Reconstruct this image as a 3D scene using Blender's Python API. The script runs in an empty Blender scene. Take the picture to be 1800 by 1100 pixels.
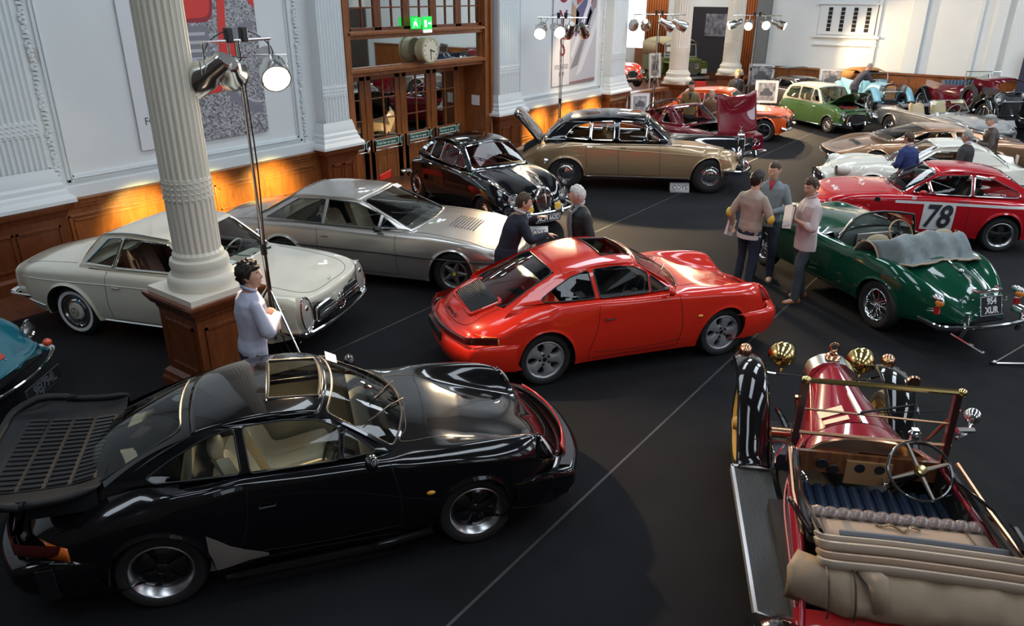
import bpy,bmesh,math,random
import numpy as np
from mathutils import Vector,Matrix
from mathutils.geometry import tessellate_polygon
random.seed(7)
SC=bpy.context.scene
COL=SC.collection
R_=math.radians
cam_d=bpy.data.cameras.new('camera');cam=bpy.data.objects.new('camera',cam_d);COL.objects.link(cam)
cam_d.sensor_width=36;cam_d.lens=1327/1800*36;cam_d.clip_start=.05;cam_d.clip_end=200
CY,CP,CR,CH=R_(36.36),R_(23.1),R_(.27),4.06
_h=Vector((-math.sin(CY),math.cos(CY),0));_r=Vector((math.cos(CY),math.sin(CY),0));_z=Vector((0,0,1))
_F=_h*math.cos(CP)-_z*math.sin(CP);_U=_h*math.sin(CP)+_z*math.cos(CP)
_R2=_r*math.cos(CR)+_U*math.sin(CR);_U2=_U*math.cos(CR)-_r*math.sin(CR)
_m=Matrix((_R2,_U2,-_F)).transposed().to_4x4();_m.translation=(0,0,CH)
cam.matrix_world=_m
SC.camera=cam
SC.view_settings.view_transform='Standard';SC.view_settings.look='None'
SC.view_settings.exposure=0.2;SC.view_settings.gamma=1;SC.view_settings.use_curve_mapping=False
W_=bpy.data.worlds.new('world');SC.world=W_;W_.use_nodes=True
W_.node_tree.nodes['Background'].inputs[0].default_value=(.55,.68,.9,1)
W_.node_tree.nodes['Background'].inputs[1].default_value=.25
def area(name,loc,sx,sy,power,col,rot=(0,0,0)):
 d=bpy.data.lights.new(name,'AREA');d.shape='RECTANGLE';d.size=sx;d.size_y=sy;d.energy=power;d.color=col
 o=bpy.data.objects.new(name,d);COL.objects.link(o);o.location=loc;o.rotation_euler=rot
 return o
DAY=(.80,.90,1.0)
for _x,_y in((-16,27),(-16,34)):area('annex_fill_light',(_x,_y,9.2),3,4,420,(1,.95,.88))  # fill lights added to brighten the dim annex, hung under a closed ceiling
for _x in(-8.2,-2.2,3.8):
 for _y in(-2.5,6,14.5,23):
  area('skylight',(_x,_y,9.3),1.5,6.0,(200 if _x<3 else 260)*(.6 if _y<0 else .7 if _y<10 else 1 if _y<20 else 1.5),DAY)
for _y in(0,7,14,21):
 area('tall_window_light',(8.3,_y,5.2),4.2,2.6,45 if _y<8 else 170,DAY,(0,R_(90),0))
def spot(name,loc,tgt,power,deg,col=(1,.72,.42),blend=.5,rad=.08):
 d=bpy.data.lights.new(name,'SPOT');d.energy=power;d.spot_size=R_(deg);d.spot_blend=blend;d.color=col;d.shadow_soft_size=rad
 o=bpy.data.objects.new(name,d);COL.objects.link(o);o.location=loc
 o.rotation_euler=(Vector(tgt)-Vector(loc)).to_track_quat('-Z','Y').to_euler()
 return o
MATS={}
def nmat(name):
 m=bpy.data.materials.new(name);m.use_nodes=True
 return m,m.node_tree.nodes,m.node_tree.links,m.node_tree.nodes['Principled BSDF']
def P(name,col,rough=.5,metal=0,coat=0,bump=0,bscale=60,vary=0,vscale=4,spec=.5,sheen=0,emit=None,es=0,aniso=None):
 if name in MATS:return MATS[name]
 m,N,L,b=nmat(name)
 b.inputs['Base Color'].default_value=(*col,1);b.inputs['Roughness'].default_value=rough;b.inputs['Metallic'].default_value=metal
 b.inputs['Coat Weight'].default_value=coat;b.inputs['Coat Roughness'].default_value=.02;b.inputs['Specular IOR Level'].default_value=spec
 if sheen:b.inputs['Sheen Weight'].default_value=sheen
 if emit:b.inputs['Emission Color'].default_value=(*emit,1);b.inputs['Emission Strength'].default_value=es
 tc=N.new('ShaderNodeTexCoord')
 if vary:
  n=N.new('ShaderNodeTexNoise');n.inputs['Scale'].default_value=vscale;n.inputs['Detail'].default_value=5
  L.new(tc.outputs['Object'],n.inputs['Vector'])
  mx=N.new('ShaderNodeMix');mx.data_type='RGBA';mx.blend_type='MULTIPLY';mx.inputs['Factor'].default_value=vary
  mx.inputs[6].default_value=(*col,1);L.new(n.outputs['Color'],mx.inputs[7])
  cr=N.new('ShaderNodeValToRGB');cr.color_ramp.elements[0].color=(1-vary,)*3+(1,);cr.color_ramp.elements[1].color=(1+vary,)*3+(1,)
  cr.color_ramp.elements[0].position=.3;cr.color_ramp.elements[1].position=.7
  L.new(n.outputs['Fac'],cr.inputs[0]);L.new(cr.outputs[0],mx.inputs[7]);mx.inputs['Factor'].default_value=1
  L.new(mx.outputs[2],b.inputs['Base Color'])
 if bump:
  n2=N.new('ShaderNodeTexNoise');n2.inputs['Scale'].default_value=bscale;n2.inputs['Detail'].default_value=4
  L.new(tc.outputs['Object'],n2.inputs['Vector'])
  bp=N.new('ShaderNodeBump');bp.inputs['Strength'].default_value=bump;bp.inputs['Distance'].default_value=.01
  L.new(n2.outputs['Fac'],bp.inputs['Height']);L.new(bp.outputs[0],b.inputs['Normal'])
 MATS[name]=m
 return m
def paint(name,col,metal=0,rough=.25,coat=1):
 return P(name,col,rough,metal,coat,0,spec=.15 if not metal else .5)
def wood(name,c1,c2,rough=.3,sc=(3,3,.5)):
 if name in MATS:return MATS[name]
 m,N,L,b=nmat(name)
 tc=N.new('ShaderNodeTexCoord');mp=N.new('ShaderNodeMapping');mp.inputs['Scale'].default_value=sc
 w=N.new('ShaderNodeTexNoise');w.inputs['Scale'].default_value=6;w.inputs['Detail'].default_value=6;w.inputs['Distortion'].default_value=.6
 cr=N.new('ShaderNodeValToRGB');cr.color_ramp.elements[0].color=(*c1,1);cr.color_ramp.elements[1].color=(*c2,1)
 cr.color_ramp.elements[0].position=.3;cr.color_ramp.elements[1].position=.72
 L.new(tc.outputs['Object'],mp.inputs[0]);L.new(mp.outputs[0],w.inputs['Vector']);L.new(w.outputs['Fac'],cr.inputs[0]);L.new(cr.outputs[0],b.inputs['Base Color'])
 b.inputs['Roughness'].default_value=rough;b.inputs['Coat Weight'].default_value=.35;b.inputs['Coat Roughness'].default_value=.15
 MATS[name]=m
 return m
def glassm(name,tint=(.85,.93,.9),ior=1.5,rough=0.0,boost=1.0):
 if name in MATS:return MATS[name]
 m,N,L,b=nmat(name);N.remove(b)
 t=N.new('ShaderNodeBsdfTransparent');t.inputs[0].default_value=(*tint,1)
 g=N.new('ShaderNodeBsdfGlossy');g.inputs['Roughness'].default_value=rough
 fr=N.new('ShaderNodeFresnel');fr.inputs[0].default_value=ior
 ml=N.new('ShaderNodeMath');ml.operation='MULTIPLY';ml.inputs[1].default_value=boost;ml.use_clamp=True
 mx=N.new('ShaderNodeMixShader');L.new(fr.outputs[0],ml.inputs[0]);L.new(ml.outputs[0],mx.inputs[0]);L.new(t.outputs[0],mx.inputs[1]);L.new(g.outputs[0],mx.inputs[2])
 L.new(mx.outputs[0],N['Material Output'].inputs[0])
 MATS[name]=m
 return m
CHROME=P('chrome',(.86,.87,.88),.06,1);BRASS=P('brass',(.83,.62,.25),.14,1);ALU=P('brushed_alloy',(.62,.62,.63),.28,1)
RUBBER=P('tyre_rubber',(.018,.017,.017),.6,bump=.15,bscale=90);BLACK=P('satin_black',(.012,.012,.013),.4);MATT=P('matt_black',(.010,.010,.011),.8)
GLASS=glassm('car_glass',(.86,.92,.90),1.45,0,.9);CLEAR=glassm('clear_lens',(.95,.95,.95),1.5,0,1.6);TINT=glassm('tinted_glass',(.34,.40,.40),1.5,0,1.6)
WHITE=P('white_card',(.8,.79,.77),.6);AMBER=P('amber_lens',(.9,.25,.02),.12,coat=1);REDL=P('red_lens',(.45,.012,.01),.12,coat=1)
REFL=P('lamp_reflector',(.72,.72,.70),.3,.55);SEAM=P('shut_line',(.004,.004,.004),.6)
def frames(path,closed=False):
 P_=[Vector(p)for p in path];n=len(P_);T=[]
 for i in range(n):
  a=P_[i-1]if(i>0 or closed)else P_[i];b=P_[(i+1)%n]if(i<n-1 or closed)else P_[i]
  t=(b-a);T.append(t.normalized()if t.length>1e-9 else Vector((0,0,1)))
 u=T[0].orthogonal().normalized();out=[]
 for i in range(n):
  if i:
   u=T[i-1].rotation_difference(T[i])@u
   u=(u-T[i]*u.dot(T[i])).normalized()
  out.append((P_[i],T[i],u,T[i].cross(u)))
 return out
class MB:
 def __init__(s):s.v=[];s.f=[];s.m=[];s.c=0
 def add(s,vs,fs,c=None):
  o=len(s.v);s.v+=[tuple(v)for v in vs];s.f+=[tuple(i+o for i in f)for f in fs];s.m+=[s.c if c is None else c]*len(fs)
  return s
 def box(s,a,b,M=None,c=None):
  vs=[Vector((x,y,z))for x in(a[0],b[0])for y in(a[1],b[1])for z in(a[2],b[2])]
  if M:vs=[M@v for v in vs]
  return s.add(vs,[(0,1,3,2),(4,6,7,5),(0,4,5,1),(2,3,7,6),(0,2,6,4),(1,5,7,3)],c)
 def obox(s,cen,size,rot=(0,0,0),c=None):
  from mathutils import Euler
  M=Matrix.Translation(cen)@Euler(rot).to_matrix().to_4x4()
  h=[q/2 for q in size]
  return s.box([-q for q in h],h,M,c)
 def grid(s,G,cu=False,cv=False,c=None,flip=False):
  G=np.asarray(G);n,m=G.shape[:2];fs=[]
  for i in range(n if cu else n-1):
   for j in range(m if cv else m-1):
    a,b,c_,d=i*m+j,i*m+(j+1)%m,((i+1)%n)*m+(j+1)%m,((i+1)%n)*m+j
    fs.append((a,d,c_,b)if flip else(a,b,c_,d))
  return s.add(G.reshape(-1,3),fs,c)
 def tube(s,path,r,n=8,closed=False,cap=True,c=None,sq=(1,1)):
  fr=frames(path,closed);k=len(fr);rr=r if hasattr(r,'__len__')else[r]*k;vs=[]
  for(p,t,u,w),q in zip(fr,rr):
   for j in range(n):
    a=2*math.pi*j/n;vs.append(p+u*(math.cos(a)*q*sq[0])+w*(math.sin(a)*q*sq[1]))
  fs=[]
  for i in range(k if closed else k-1):
   for j in range(n):
    i2=(i+1)%k;fs.append((i*n+j,i*n+(j+1)%n,i2*n+(j+1)%n,i2*n+j))
  if cap and not closed:fs+=[tuple(range(n))[::-1],tuple((k-1)*n+j for j in range(n))]
  return s.add(vs,fs,c)
 def cyl(s,a,b,r,n=16,r2=None,c=None):return s.tube([a,b],[r,r if r2 is None else r2],n,c=c)
 def lathe(s,prof,n=32,M=None,c=None,arc=None):
  vs=[];k=len(prof);tot=n if arc is None else n+1
  for i in range(tot):
   a=2*math.pi*i/n if arc is None else arc[0]+(arc[1]-arc[0])*i/n
   for(r,z)in prof:
    v=Vector((r*math.cos(a),r*math.sin(a),z));vs.append(M@v if M else v)
  fs=[]
  for i in range(n):
   i2=(i+1)%n if arc is None else i+1
   for j in range(k-1):fs.append((i*k+j,i2*k+j,i2*k+j+1,i*k+j+1))
  return s.add(vs,fs,c)
 def ball(s,cen,r,n=16,c=None,M=None):
  r=r if hasattr(r,'__len__')else(r,r,r);vs=[];m=n//2
  for i in range(m+1):
   th=math.pi*i/m
   for j in range(n):
    ph=2*math.pi*j/n;v=Vector((r[0]*math.sin(th)*math.cos(ph),r[1]*math.sin(th)*math.sin(ph),r[2]*math.cos(th)))
    vs.append((M@v if M else v)+Vector(cen))
  fs=[(i*n+j,(i+1)*n+j,(i+1)*n+(j+1)%n,i*n+(j+1)%n)for i in range(m)for j in range(n)]
  return s.add(vs,fs,c)
 def poly(s,outer,fn,holes=(),c=None,thick=None):
  """flat polygon (2d points) with holes, mapped by fn(a,b[,side]) to 3d"""
  loops=[[Vector((p[0],p[1],0))for p in outer]]+[[Vector((p[0],p[1],0))for p in h]for h in holes]
  tr=tessellate_polygon(loops);flat=[p for l in loops for p in l]
  return s.add([fn(p.x,p.y)for p in flat],[tuple(t)for t in tr],c)
 def prism(s,pts,h0,h1,M=None,c=None):
  """2d outline extruded from z=h0 to z=h1, then M"""
  n=len(pts);vs=[Vector((x,y,h0))for x,y in pts]+[Vector((x,y,h1))for x,y in pts]
  if M:vs=[M@v for v in vs]
  tr=tessellate_polygon([[Vector((x,y,0))for x,y in pts]])
  fs=[tuple(t)for t in tr]+[tuple(i+n for i in t[::-1])for t in tr]+[(i,(i+1)%n,n+(i+1)%n,n+i)for i in range(n)]
  return s.add(vs,fs,c)
 def mirror(s,sgn_axis=1):
  n=len(s.v);vs=[(x,-y,z)for x,y,z in s.v];fs=[f[::-1]for f in s.f];m=list(s.m)
  o=n;s.v+=vs;s.f+=[tuple(i+o for i in f)for f in fs];s.m+=m
  return s
def obj(name,mb,mats,parent=None,ang=38,bevel=0,solid=0,label=None,loc=None,sub=0,recalc=True,bseg=2):
 me=bpy.data.meshes.new(name);me.from_pydata([tuple(map(float,v))for v in mb.v],[],[tuple(int(i)for i in f)for f in mb.f])
 mats=mats if isinstance(mats,(list,tuple))else[mats]
 for m in mats:me.materials.append(m)
 if len(mats)>1:me.polygons.foreach_set('material_index',[int(q)for q in mb.m])
 bm=bmesh.new();bm.from_mesh(me)
 if not bevel:bmesh.ops.remove_doubles(bm,verts=bm.verts,dist=2e-5)
 if recalc:bmesh.ops.recalc_face_normals(bm,faces=bm.faces)
 bm.to_mesh(me);bm.free()
 me.polygons.foreach_set('use_smooth',[True]*len(me.polygons))
 if ang<179:me.set_sharp_from_angle(angle=R_(ang))
 me.update()
 o=bpy.data.objects.new(name,me);COL.objects.link(o)
 if parent:o.parent=parent
 if loc:o.location=loc
 if label:o['label']=label
 if bevel:
  b=o.modifiers.new('bevel','BEVEL');b.width=bevel;b.segments=bseg;b.limit_method='ANGLE';b.angle_limit=R_(40)
 if solid:
  b=o.modifiers.new('solid','SOLIDIFY');b.thickness=solid;b.offset=-1
 if sub:
  b=o.modifiers.new('sub','SUBSURF');b.levels=sub;b.render_levels=sub
 return o
def tag(o,label,cat,group=None):
 o['label']=label;o['category']=cat
 if group:o['group']=group
 return o
def struct(o):
 o['kind']='structure';return o
def thing(name,label,cat,loc=(0,0,0),rz=0,group=None):
 o=bpy.data.objects.new(name,None);COL.objects.link(o);o.location=loc;o.rotation_euler=(0,0,rz);o.empty_display_size=.1
 return tag(o,label,cat,group)
def copy_tree(o,loc=None,rz=None,label=None,parent=None):
 c=o.copy();COL.objects.link(c)
 if parent:c.parent=parent
 if loc is not None:c.location=loc
 if rz is not None:c.rotation_euler=(0,0,rz)
 if label:c['label']=label
 for ch in list(o.children):copy_tree(ch,parent=c)
 return c
def text_mb(mb,txt,M,size=1,ext=.002,c=None,sx=1,align='CENTER',bold=0):
 cu=bpy.data.curves.new('t','FONT');cu.body=txt;cu.size=size;cu.extrude=ext;cu.align_x=align;cu.align_y='CENTER';cu.offset=bold
 cu.resolution_u=3
 o=bpy.data.objects.new('t',cu);COL.objects.link(o);dg=bpy.context.evaluated_depsgraph_get();me=bpy.data.meshes.new_from_object(o.evaluated_get(dg))
 S=Matrix.Diagonal((sx,1,1,1))
 mb.add([M@(S@v.co)for v in me.vertices],[tuple(p.vertices)for p in me.polygons],c)
 bpy.data.objects.remove(o);bpy.data.curves.remove(cu);bpy.data.meshes.remove(me)
 return mb
def basis(o,x,y):
 """matrix with origin o, x axis x, y axis y (z = x cross y)"""
 x=Vector(x).normalized();y=Vector(y);y=(y-x*y.dot(x)).normalized();z=x.cross(y)
 M=Matrix((x,y,z)).transposed().to_4x4();M.translation=o
 return M
def ip(pts):
 if not hasattr(pts,'__len__'):return lambda x:pts+0*np.asarray(x,float)
 X=np.array([p[0]for p in pts],float);Y=np.array([p[1]for p in pts],float)
 h=np.diff(X);d=np.diff(Y)/h;n=len(X);m=np.zeros(n)
 if n>2:
  for i in range(1,n-1):
   if d[i-1]*d[i]>0:
    w1,w2=2*h[i]+h[i-1],h[i]+2*h[i-1];m[i]=(w1+w2)/(w1/d[i-1]+w2/d[i])
 m[0]=d[0];m[-1]=d[-1]
 def f(x):
  x=np.clip(np.asarray(x,float),X[0],X[-1]);i=np.clip(np.searchsorted(X,x)-1,0,n-2)
  t=(x-X[i])/h[i]
  return(2*t**3-3*t**2+1)*Y[i]+(t**3-2*t**2+t)*h[i]*m[i]+(-2*t**3+3*t**2)*Y[i+1]+(t**3-t**2)*h[i]*m[i+1]
 return f
def cr(pts,n=8,closed=False):
 """catmull-rom through 2d/3d points"""
 P_=[np.array(p,float)for p in pts];k=len(P_);out=[]
 for i in range(k if closed else k-1):
  p0=P_[i-1]if(i or closed)else 2*P_[0]-P_[1];p1=P_[i];p2=P_[(i+1)%k]
  p3=P_[(i+2)%k]if(i+2<k or closed)else 2*P_[-1]-P_[-2]
  for j in range(n):
   t=j/n;out.append(.5*((2*p1)+(p2-p0)*t+(2*p0-5*p1+4*p2-p3)*t*t+(3*p1-p0-3*p2+p3)*t**3))
 if not closed:out.append(P_[-1])
 return out
def rpoly(pts,r=.05,n=4):
 """round the corners of a 2d polygon"""
 out=[];k=len(pts)
 for i in range(k):
  a,b,c=(np.array(pts[(i+j)%k],float)for j in(-1,0,1))
  rr=min(r,np.linalg.norm(a-b)*.45,np.linalg.norm(c-b)*.45)
  p=b+(a-b)/np.linalg.norm(a-b)*rr;q=b+(c-b)/np.linalg.norm(c-b)*rr
  for j in range(n+1):
   t=j/n;out.append((1-t)**2*p+2*t*(1-t)*b+t*t*q)
 return out
XW=-12.1;YB=31.0
WALL=P('white_plaster',(.72,.745,.74),.85,bump=.1,bscale=25,vary=.05,vscale=.7)
TRIMW=P('white_gloss_trim',(.70,.74,.75),.35)
OAK=wood('oak_panelling',(.19,.058,.015),(.30,.100,.026),.3,(2,2,.5))
OAKD=wood('dark_oak',(.11,.030,.009),(.18,.052,.016),.28,(5,5,.6))
CARPET=P('charcoal_carpet',(.010,.0097,.0110),.88,bump=.2,bscale=260,vary=.25,vscale=1.3,spec=.2)
floor=MB();floor.box((-22,-4,-.1),(9.5,42,0));struct(obj('floor',floor,wood('floorboards',(.07,.022,.010),(.16,.055,.025),.45,(.4,6,6))))
cp=MB();cp.box((-10.75,-3.5,0),(8.4,30.2,.008));tag(obj('carpet',cp,CARPET),'near black carpet covering the hall floor','carpet')['kind']='structure'
for i,(x,y0,y1)in enumerate(((-6.66,-3,30),(-2.70,-3,30),(1.26,-3,30))):
 m=MB();m.box((x-.012,y0,.008),(x+.012,y1,.0105));o=obj('trim_%d'%(40+i),m,P('seam_tape',(.045,.043,.042),.6,vary=.4,vscale=3));struct(o)
cl=MB();
xs=[-22,-8.95,-7.45,-2.95,-1.45,3.05,4.55,9.5];ys=[-4,-5.5+0,0.5,3,9,11.5,17.5,20,26,42]
for i in range(7):
 if i%2==0:cl.box((xs[i],-4,9.4),(xs[i+1],42,9.6))
 else:
  for(a,b)in((.5,3),(9,11.5),(17.5,20),(26,42)):cl.box((xs[i],a,9.4),(xs[i+1],b,9.6))
struct(obj('ceiling',cl,P('ceiling_grey',(.20,.21,.22),.8)))
def wallbox(name,a,b,m=WALL):q=MB();q.box(a,b);return struct(obj(name,q,m))
wl=MB();wl.box((XW-.3,-4,0),(XW,10.55,9.4));wl.box((XW-.3,10.55,5.0),(XW,15.5,9.4));wl.box((XW-.3,15.5,0),(XW,22.0,9.4));wl.box((XW-.3,22.0,6.2),(XW,YB,9.4));struct(obj('wall_left',wl,WALL))
wallbox('wall_back',(-10.55,YB,0),(9.5,YB+.3,9.4));wallbox('wall_annex',(-22,38.5,0),(-10.55,38.8,9.4));wallbox('wall_annex_left',(-22,22.0,0),(-21.7,38.6,9.4));wallbox('wall_annex_near',(-22,22.0,0),(XW-.3,22.3,9.4));wallbox('wall_annex_right',(-10.85,YB+.3,0),(-10.55,38.6,9.4))
wallbox('wall_right_lower',(8.55,-4,0),(8.9,YB,3.2),P('dark_gallery',(.05,.04,.035),.7));wr=MB();wr.box((8.6,-4,7.6),(8.9,YB,9.4))
for i in range(6):wr.box((8.6,-4+i*7-.9,3.2),(8.9,-4+i*7+.9+(1 if i==5 else 0),7.6))
struct(obj('wall_right',wr,WALL));wallbox('wall_near',(-22,-4.3,0),(9.5,-4,9.4),P('dark_gallery',(.05,.04,.035),.7))
def dado(name,y0,y1,x,h=1.13,npan=2,mat=OAK,ledge=True):
 T=struct(obj(name,MB().box((x-.06,y0,0),(x,y1,h)),mat));m=MB()
 m.box((x-.02,y0,0),(x+.045,y1,.20));m.box((x-.02,y0,.20),(x+.025,y1,.24));m.box((x-.02,y0,h-.1),(x+.05,y1,h-.03));m.box((x-.02,y0,h-.03),(x+.085,y1,h));m.box((x-.02,y0,h-.15),(x+.025,y1,h-.1))
 w=(y1-y0)/npan
 for i in range(npan):
  a,b=y0+i*w+.10,y0+(i+1)*w-.10
  for k,(t,e)in enumerate(((.0,.028),(.07,.014))):
   z0,z1=.34+t,h-.25-t;aa,bb=a+t,b-t;s=.035
   m.box((x,aa,z0),(x+e,aa+s,z1));m.box((x,bb-s,z0),(x+e,bb,z1));m.box((x,aa,z0),(x+e,bb,z0+s));m.box((x,aa,z1-s),(x+e,bb,z1))
 obj('panel_mouldings',m,mat,T,bevel=.006)
 if ledge:obj('white_ledge',MB().box((x-.06,y0,h),(x+.03,y1,h+.19)),TRIMW,T,bevel=.01)
 return T
dado('trim_1',4.85,9.85,XW+.06,npan=2);dado('trim_2',16.45,21.0,XW+.06,npan=3);dado('trim_3',-3.9,3.25,XW+.06,npan=3)
def pilaster(name,y0,y1,top=9.4,ph=1.16):
 x=XW+.26;T=struct(obj(name,MB().box((XW-.05,y0+.05,ph),(x-.03,y1-.05,top)),TRIMW))
 n=int((y1-y0-.12)/.075);w=(y1-y0-.12)/n;G0=[]
 for i in range(n):
  a=y0+.06+i*w
  for q,d in((0,0),(.14,0),(.22,-.012),(.5,-.024),(.78,-.012),(.86,0)):G0.append((x+d,a+q*w))
 G0.append((x,y1-.06))
 m=MB();zs=[(ph+.5,1),(2.12,1),(2.13,.2),(2.34,.2),(2.35,1.25),(top,1.25)]
 m.grid([[(x+(p[0]-x)*f,p[1],z)for p in G0]for z,f in zs])
 for sg,yy in((0,y0+.06),(1,y1-.06)):m.grid([[(x-.3,yy,z),(x,yy,z)]for z in(ph+.5,top)])
 obj('fluting',m,TRIMW,T,ang=25)
 b=MB()
 for i in range(n):
  for k in range(3):b.ball((x-.002,y0+.06+(i+.5)*w,2.17+k*.065),(.018,w*.33,.018),6)
 obj('bead_bands',b,TRIMW,T)
 m=MB();pr=[(0,.30),(.05,.30),(.10,.25),(.12,.19),(.17,.17),(.20,.13),(.26,.12),(.30,.07),(.36,.06),(.42,.03),(.5,.0)]
 rows=[]
 for dz,e in pr:
  e*=.55;rows.append([(XW-.02,y0-e,ph+dz),(x+e,y0-e,ph+dz),(x+e,y1+e,ph+dz),(XW-.02,y1+e,ph+dz)])
 m.grid(rows);obj('plinth_moulding',m,TRIMW,T,ang=20)
 m=MB();rows=[[(XW-.02,y0-e,z),(x+.03+e,y0-e,z),(x+.03+e,y1+e,z),(XW-.02,y1+e,z)]for z,e in((0,.06),(.18,.06),(.22,.01),(ph-.22,.01),(ph-.18,.03),(ph-.12,.05),(ph-.10,.10),(ph-.03,.12),(ph,.12))]
 m.grid(rows);q=rows[-1];m.add(q,[(0,1,2,3)]);xx=x+.04
 for a,b_ in((y0+.1,(y0+y1)/2-.02),((y0+y1)/2+.02,y1-.1)):
  for k,t in enumerate((0,)):m.box((xx,a,.32),(xx+.02,a+.03,ph-.32));m.box((xx,b_-.03,.32),(xx+.02,b_,ph-.32));m.box((xx,a,.32),(xx+.02,b_,.35));m.box((xx,a,ph-.35),(xx+.02,b_,ph-.32))
 obj('wooden_pedestal',m,OAKD,T,ang=20)
 return T
pilaster('trim_4',3.35,4.82);pilaster('trim_5',9.86,10.60);pilaster('trim_6',15.46,16.42);pilaster('trim_7',21.05,22.05)
def wallframe(name,y0,y1,z0,z1,x=XW):
 m=MB();
 for d,t,e in((0,.05,.035),(.05,.02,.06),(.07,.04,.02)):
  a,b,c,f=y0+d,y1-d,z0+d,z1-d;m.box((x-.01,a,c),(x+e,a+t,f));m.box((x-.01,b-t,c),(x+e,b,f));m.box((x-.01,a,c),(x+e,b,c+t))
 T=struct(obj(name,m,TRIMW,bevel=.006));m=MB()
 rnd=random.Random(3)
 for yy in(y0-.11,y1+.11):
  z=z0-.02
  while z<5.2:
   m.ball((x+.01,yy+rnd.uniform(-.015,.015),z),(.045,.055,.034),7);m.ball((x+.03,yy+rnd.uniform(-.04,.04),z+.03),(.03,.026,.022),6);z+=.062
 obj('bead_ornament',m,TRIMW,T);return T
wallframe('trim_8',5.08,9.50,1.36,7.5);wallframe('trim_9',16.62,20.85,1.36,7.5)
o=obj('wall_box',MB().box((XW,4.93,3.1),(XW+.03,5.06,3.3)),P('grey_plate',(.48,.45,.42),.6),bevel=.005);tag(o,'small grey box on the white wall at the top left','junction box')
MIR=P('old_mirror_glass',(.80,.84,.82),.02,1);DG=P('dark_reflective_glass',(.42,.46,.45),.02,1)
D=MB();XD=-12.72
D.box((XW-.75,10.60,0),(XW+.10,10.86,5.2));D.box((XW-.75,15.16,0),(XW+.10,15.44,5.2));D.box((XW-.05,10.66,0),(XW+.16,10.74,5.2));D.box((XW-.05,15.30,0),(XW+.16,15.38,5.2))
D.box((XW-.1,10.8,3.14),(XW+.03,15.2,3.30));D.box((XW-.1,10.8,3.22),(XW+.10,15.2,3.28));D.box((XW-.1,10.8,2.42),(XW+.03,15.2,2.60));D.box((XW-.1,10.8,2.50),(XW+.11,15.2,2.57))
D.box((XW-.75,10.8,2.42),(XW,15.2,2.48));D.box((XW-.1,10.8,4.9),(XW+.05,15.2,5.1))
frame=struct(obj('door_1',D,OAK,bevel=.008))
obj('mirror_panel',MB().box((XW-.06,10.86,2.60),(XW-.045,15.16,3.14)),MIR,frame,label='long mirrored panel over the doors')
m=MB()
for yy in(10.86,15.10):m.box((XW-.05,yy,2.6),(XW+.0,yy+.06,3.14))
m.box((XW-.05,12.9,2.6),(XW+.05,13.05,2.75));obj('mirror_stile',m,OAK,frame)
for i in range(5):
 a=10.90+i*.855;m=MB();m.box((XW-.08,a,3.30),(XW-.02,a+.10,4.9));m.box((XW-.08,a+.755,3.30),(XW-.02,a+.855,4.9));m.box((XW-.07,a+.415,3.30),(XW-.03,a+.445,4.9));m.box((XW-.07,a,3.72),(XW-.03,a+.85,3.75));m.box((XW-.08,a,3.30),(XW-.02,a+.85,3.36))
 s=obj('window_%d'%(i+1),m,OAKD,bevel=.004);struct(s);obj('pane',MB().box((XW-.06,a+.02,3.3),(XW-.055,a+.84,4.9)),MIR,s)
leaf=[(10.95,11.78),(11.84,12.86),(12.94,13.90),(13.98,14.92)]
for i,(a,b)in enumerate(leaf):
 m=MB();x0,x1=XD-.03,XD+.03;m.box((x0,a,0),(x1,a+.14,2.42));m.box((x0,b-.14,0),(x1,b,2.42));m.box((x0,a,2.25),(x1,b,2.42));m.box((x0,a,.0),(x1,b,.98));mid=(a+b)/2
 m.box((x0+.01,mid-.02,.98),(x1-.01,mid+.02,2.25));
 for z in(1.4,1.85):m.box((x0+.015,a,z-.012),(x1-.01,b,z+.012))
 for q in(.2,.5,.8):m.box((x1,a+(b-a)*q-.012,.1),(x1+.012,a+(b-a)*q+.012,.72))
 d=struct(obj('door_%d'%(i+2),m,OAK,bevel=.006));obj('pane',MB().box((XD-.008,a+.1,.95),(XD,b-.1,2.3)),DG,d)
 sg=MB();sg.box((XD+.03,a+.13,.80),(XD+.038,b-.13,.92),c=0);sg.box((XD+.036,a+.11,.78),(XD+.0375,b-.11,.94),c=1)
 text_mb(sg,'Push bar to open',basis((XD+.0405,mid,.86),(0,1,0),(0,0,1)),.088,.001,1,sx=(b-a-.3)/.75,bold=.001);obj('push_bar_sign',sg,[P('sign_green',(.01,.10,.06),.4),P('sign_white',(.75,.8,.75),.5)],d,recalc=False)
 bm=MB();bm.tube([(XD+.10,a+.06,.73),(XD+.10,b-.06,.73)],.014,8)
 for q in(a+.06,b-.06):bm.box((XD+.03,q-.03,.70),(XD+.12,q+.03,.98))
 obj('panic_bar',bm,CHROME,d,bevel=.004)
m=MB();m.box((XD-.05,14.92,0),(XD+.03,15.16,2.42));m.box((XD-.05,10.8,0),(XD+.03,10.95,2.42));m.box((XD-.06,11.78,0),(XD+.05,11.84,2.42));m.box((XD-.06,12.86,0),(XD+.05,12.94,2.42));m.box((XD-.06,13.90,0),(XD+.05,13.98,2.42));m.box((XD-.05,10.8,2.40),(XD+.05,15.2,2.5));obj('door_posts',m,OAK,frame,bevel=.006)
o=obj('notice',MB().box((XD+.28,15.14,1.42),(XD+.52,15.158,1.66)),WHITE);tag(o,'white paper notice pinned on the brown door reveal','notice')
for k in range(5):pass
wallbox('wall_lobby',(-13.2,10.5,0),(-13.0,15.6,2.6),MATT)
T=thing('wall_clock','round two sided clock with cream dial over the doors','clock',(XW+.05,12.97,2.86));M=Matrix.Rotation(math.pi/2,4,'Y')
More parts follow.
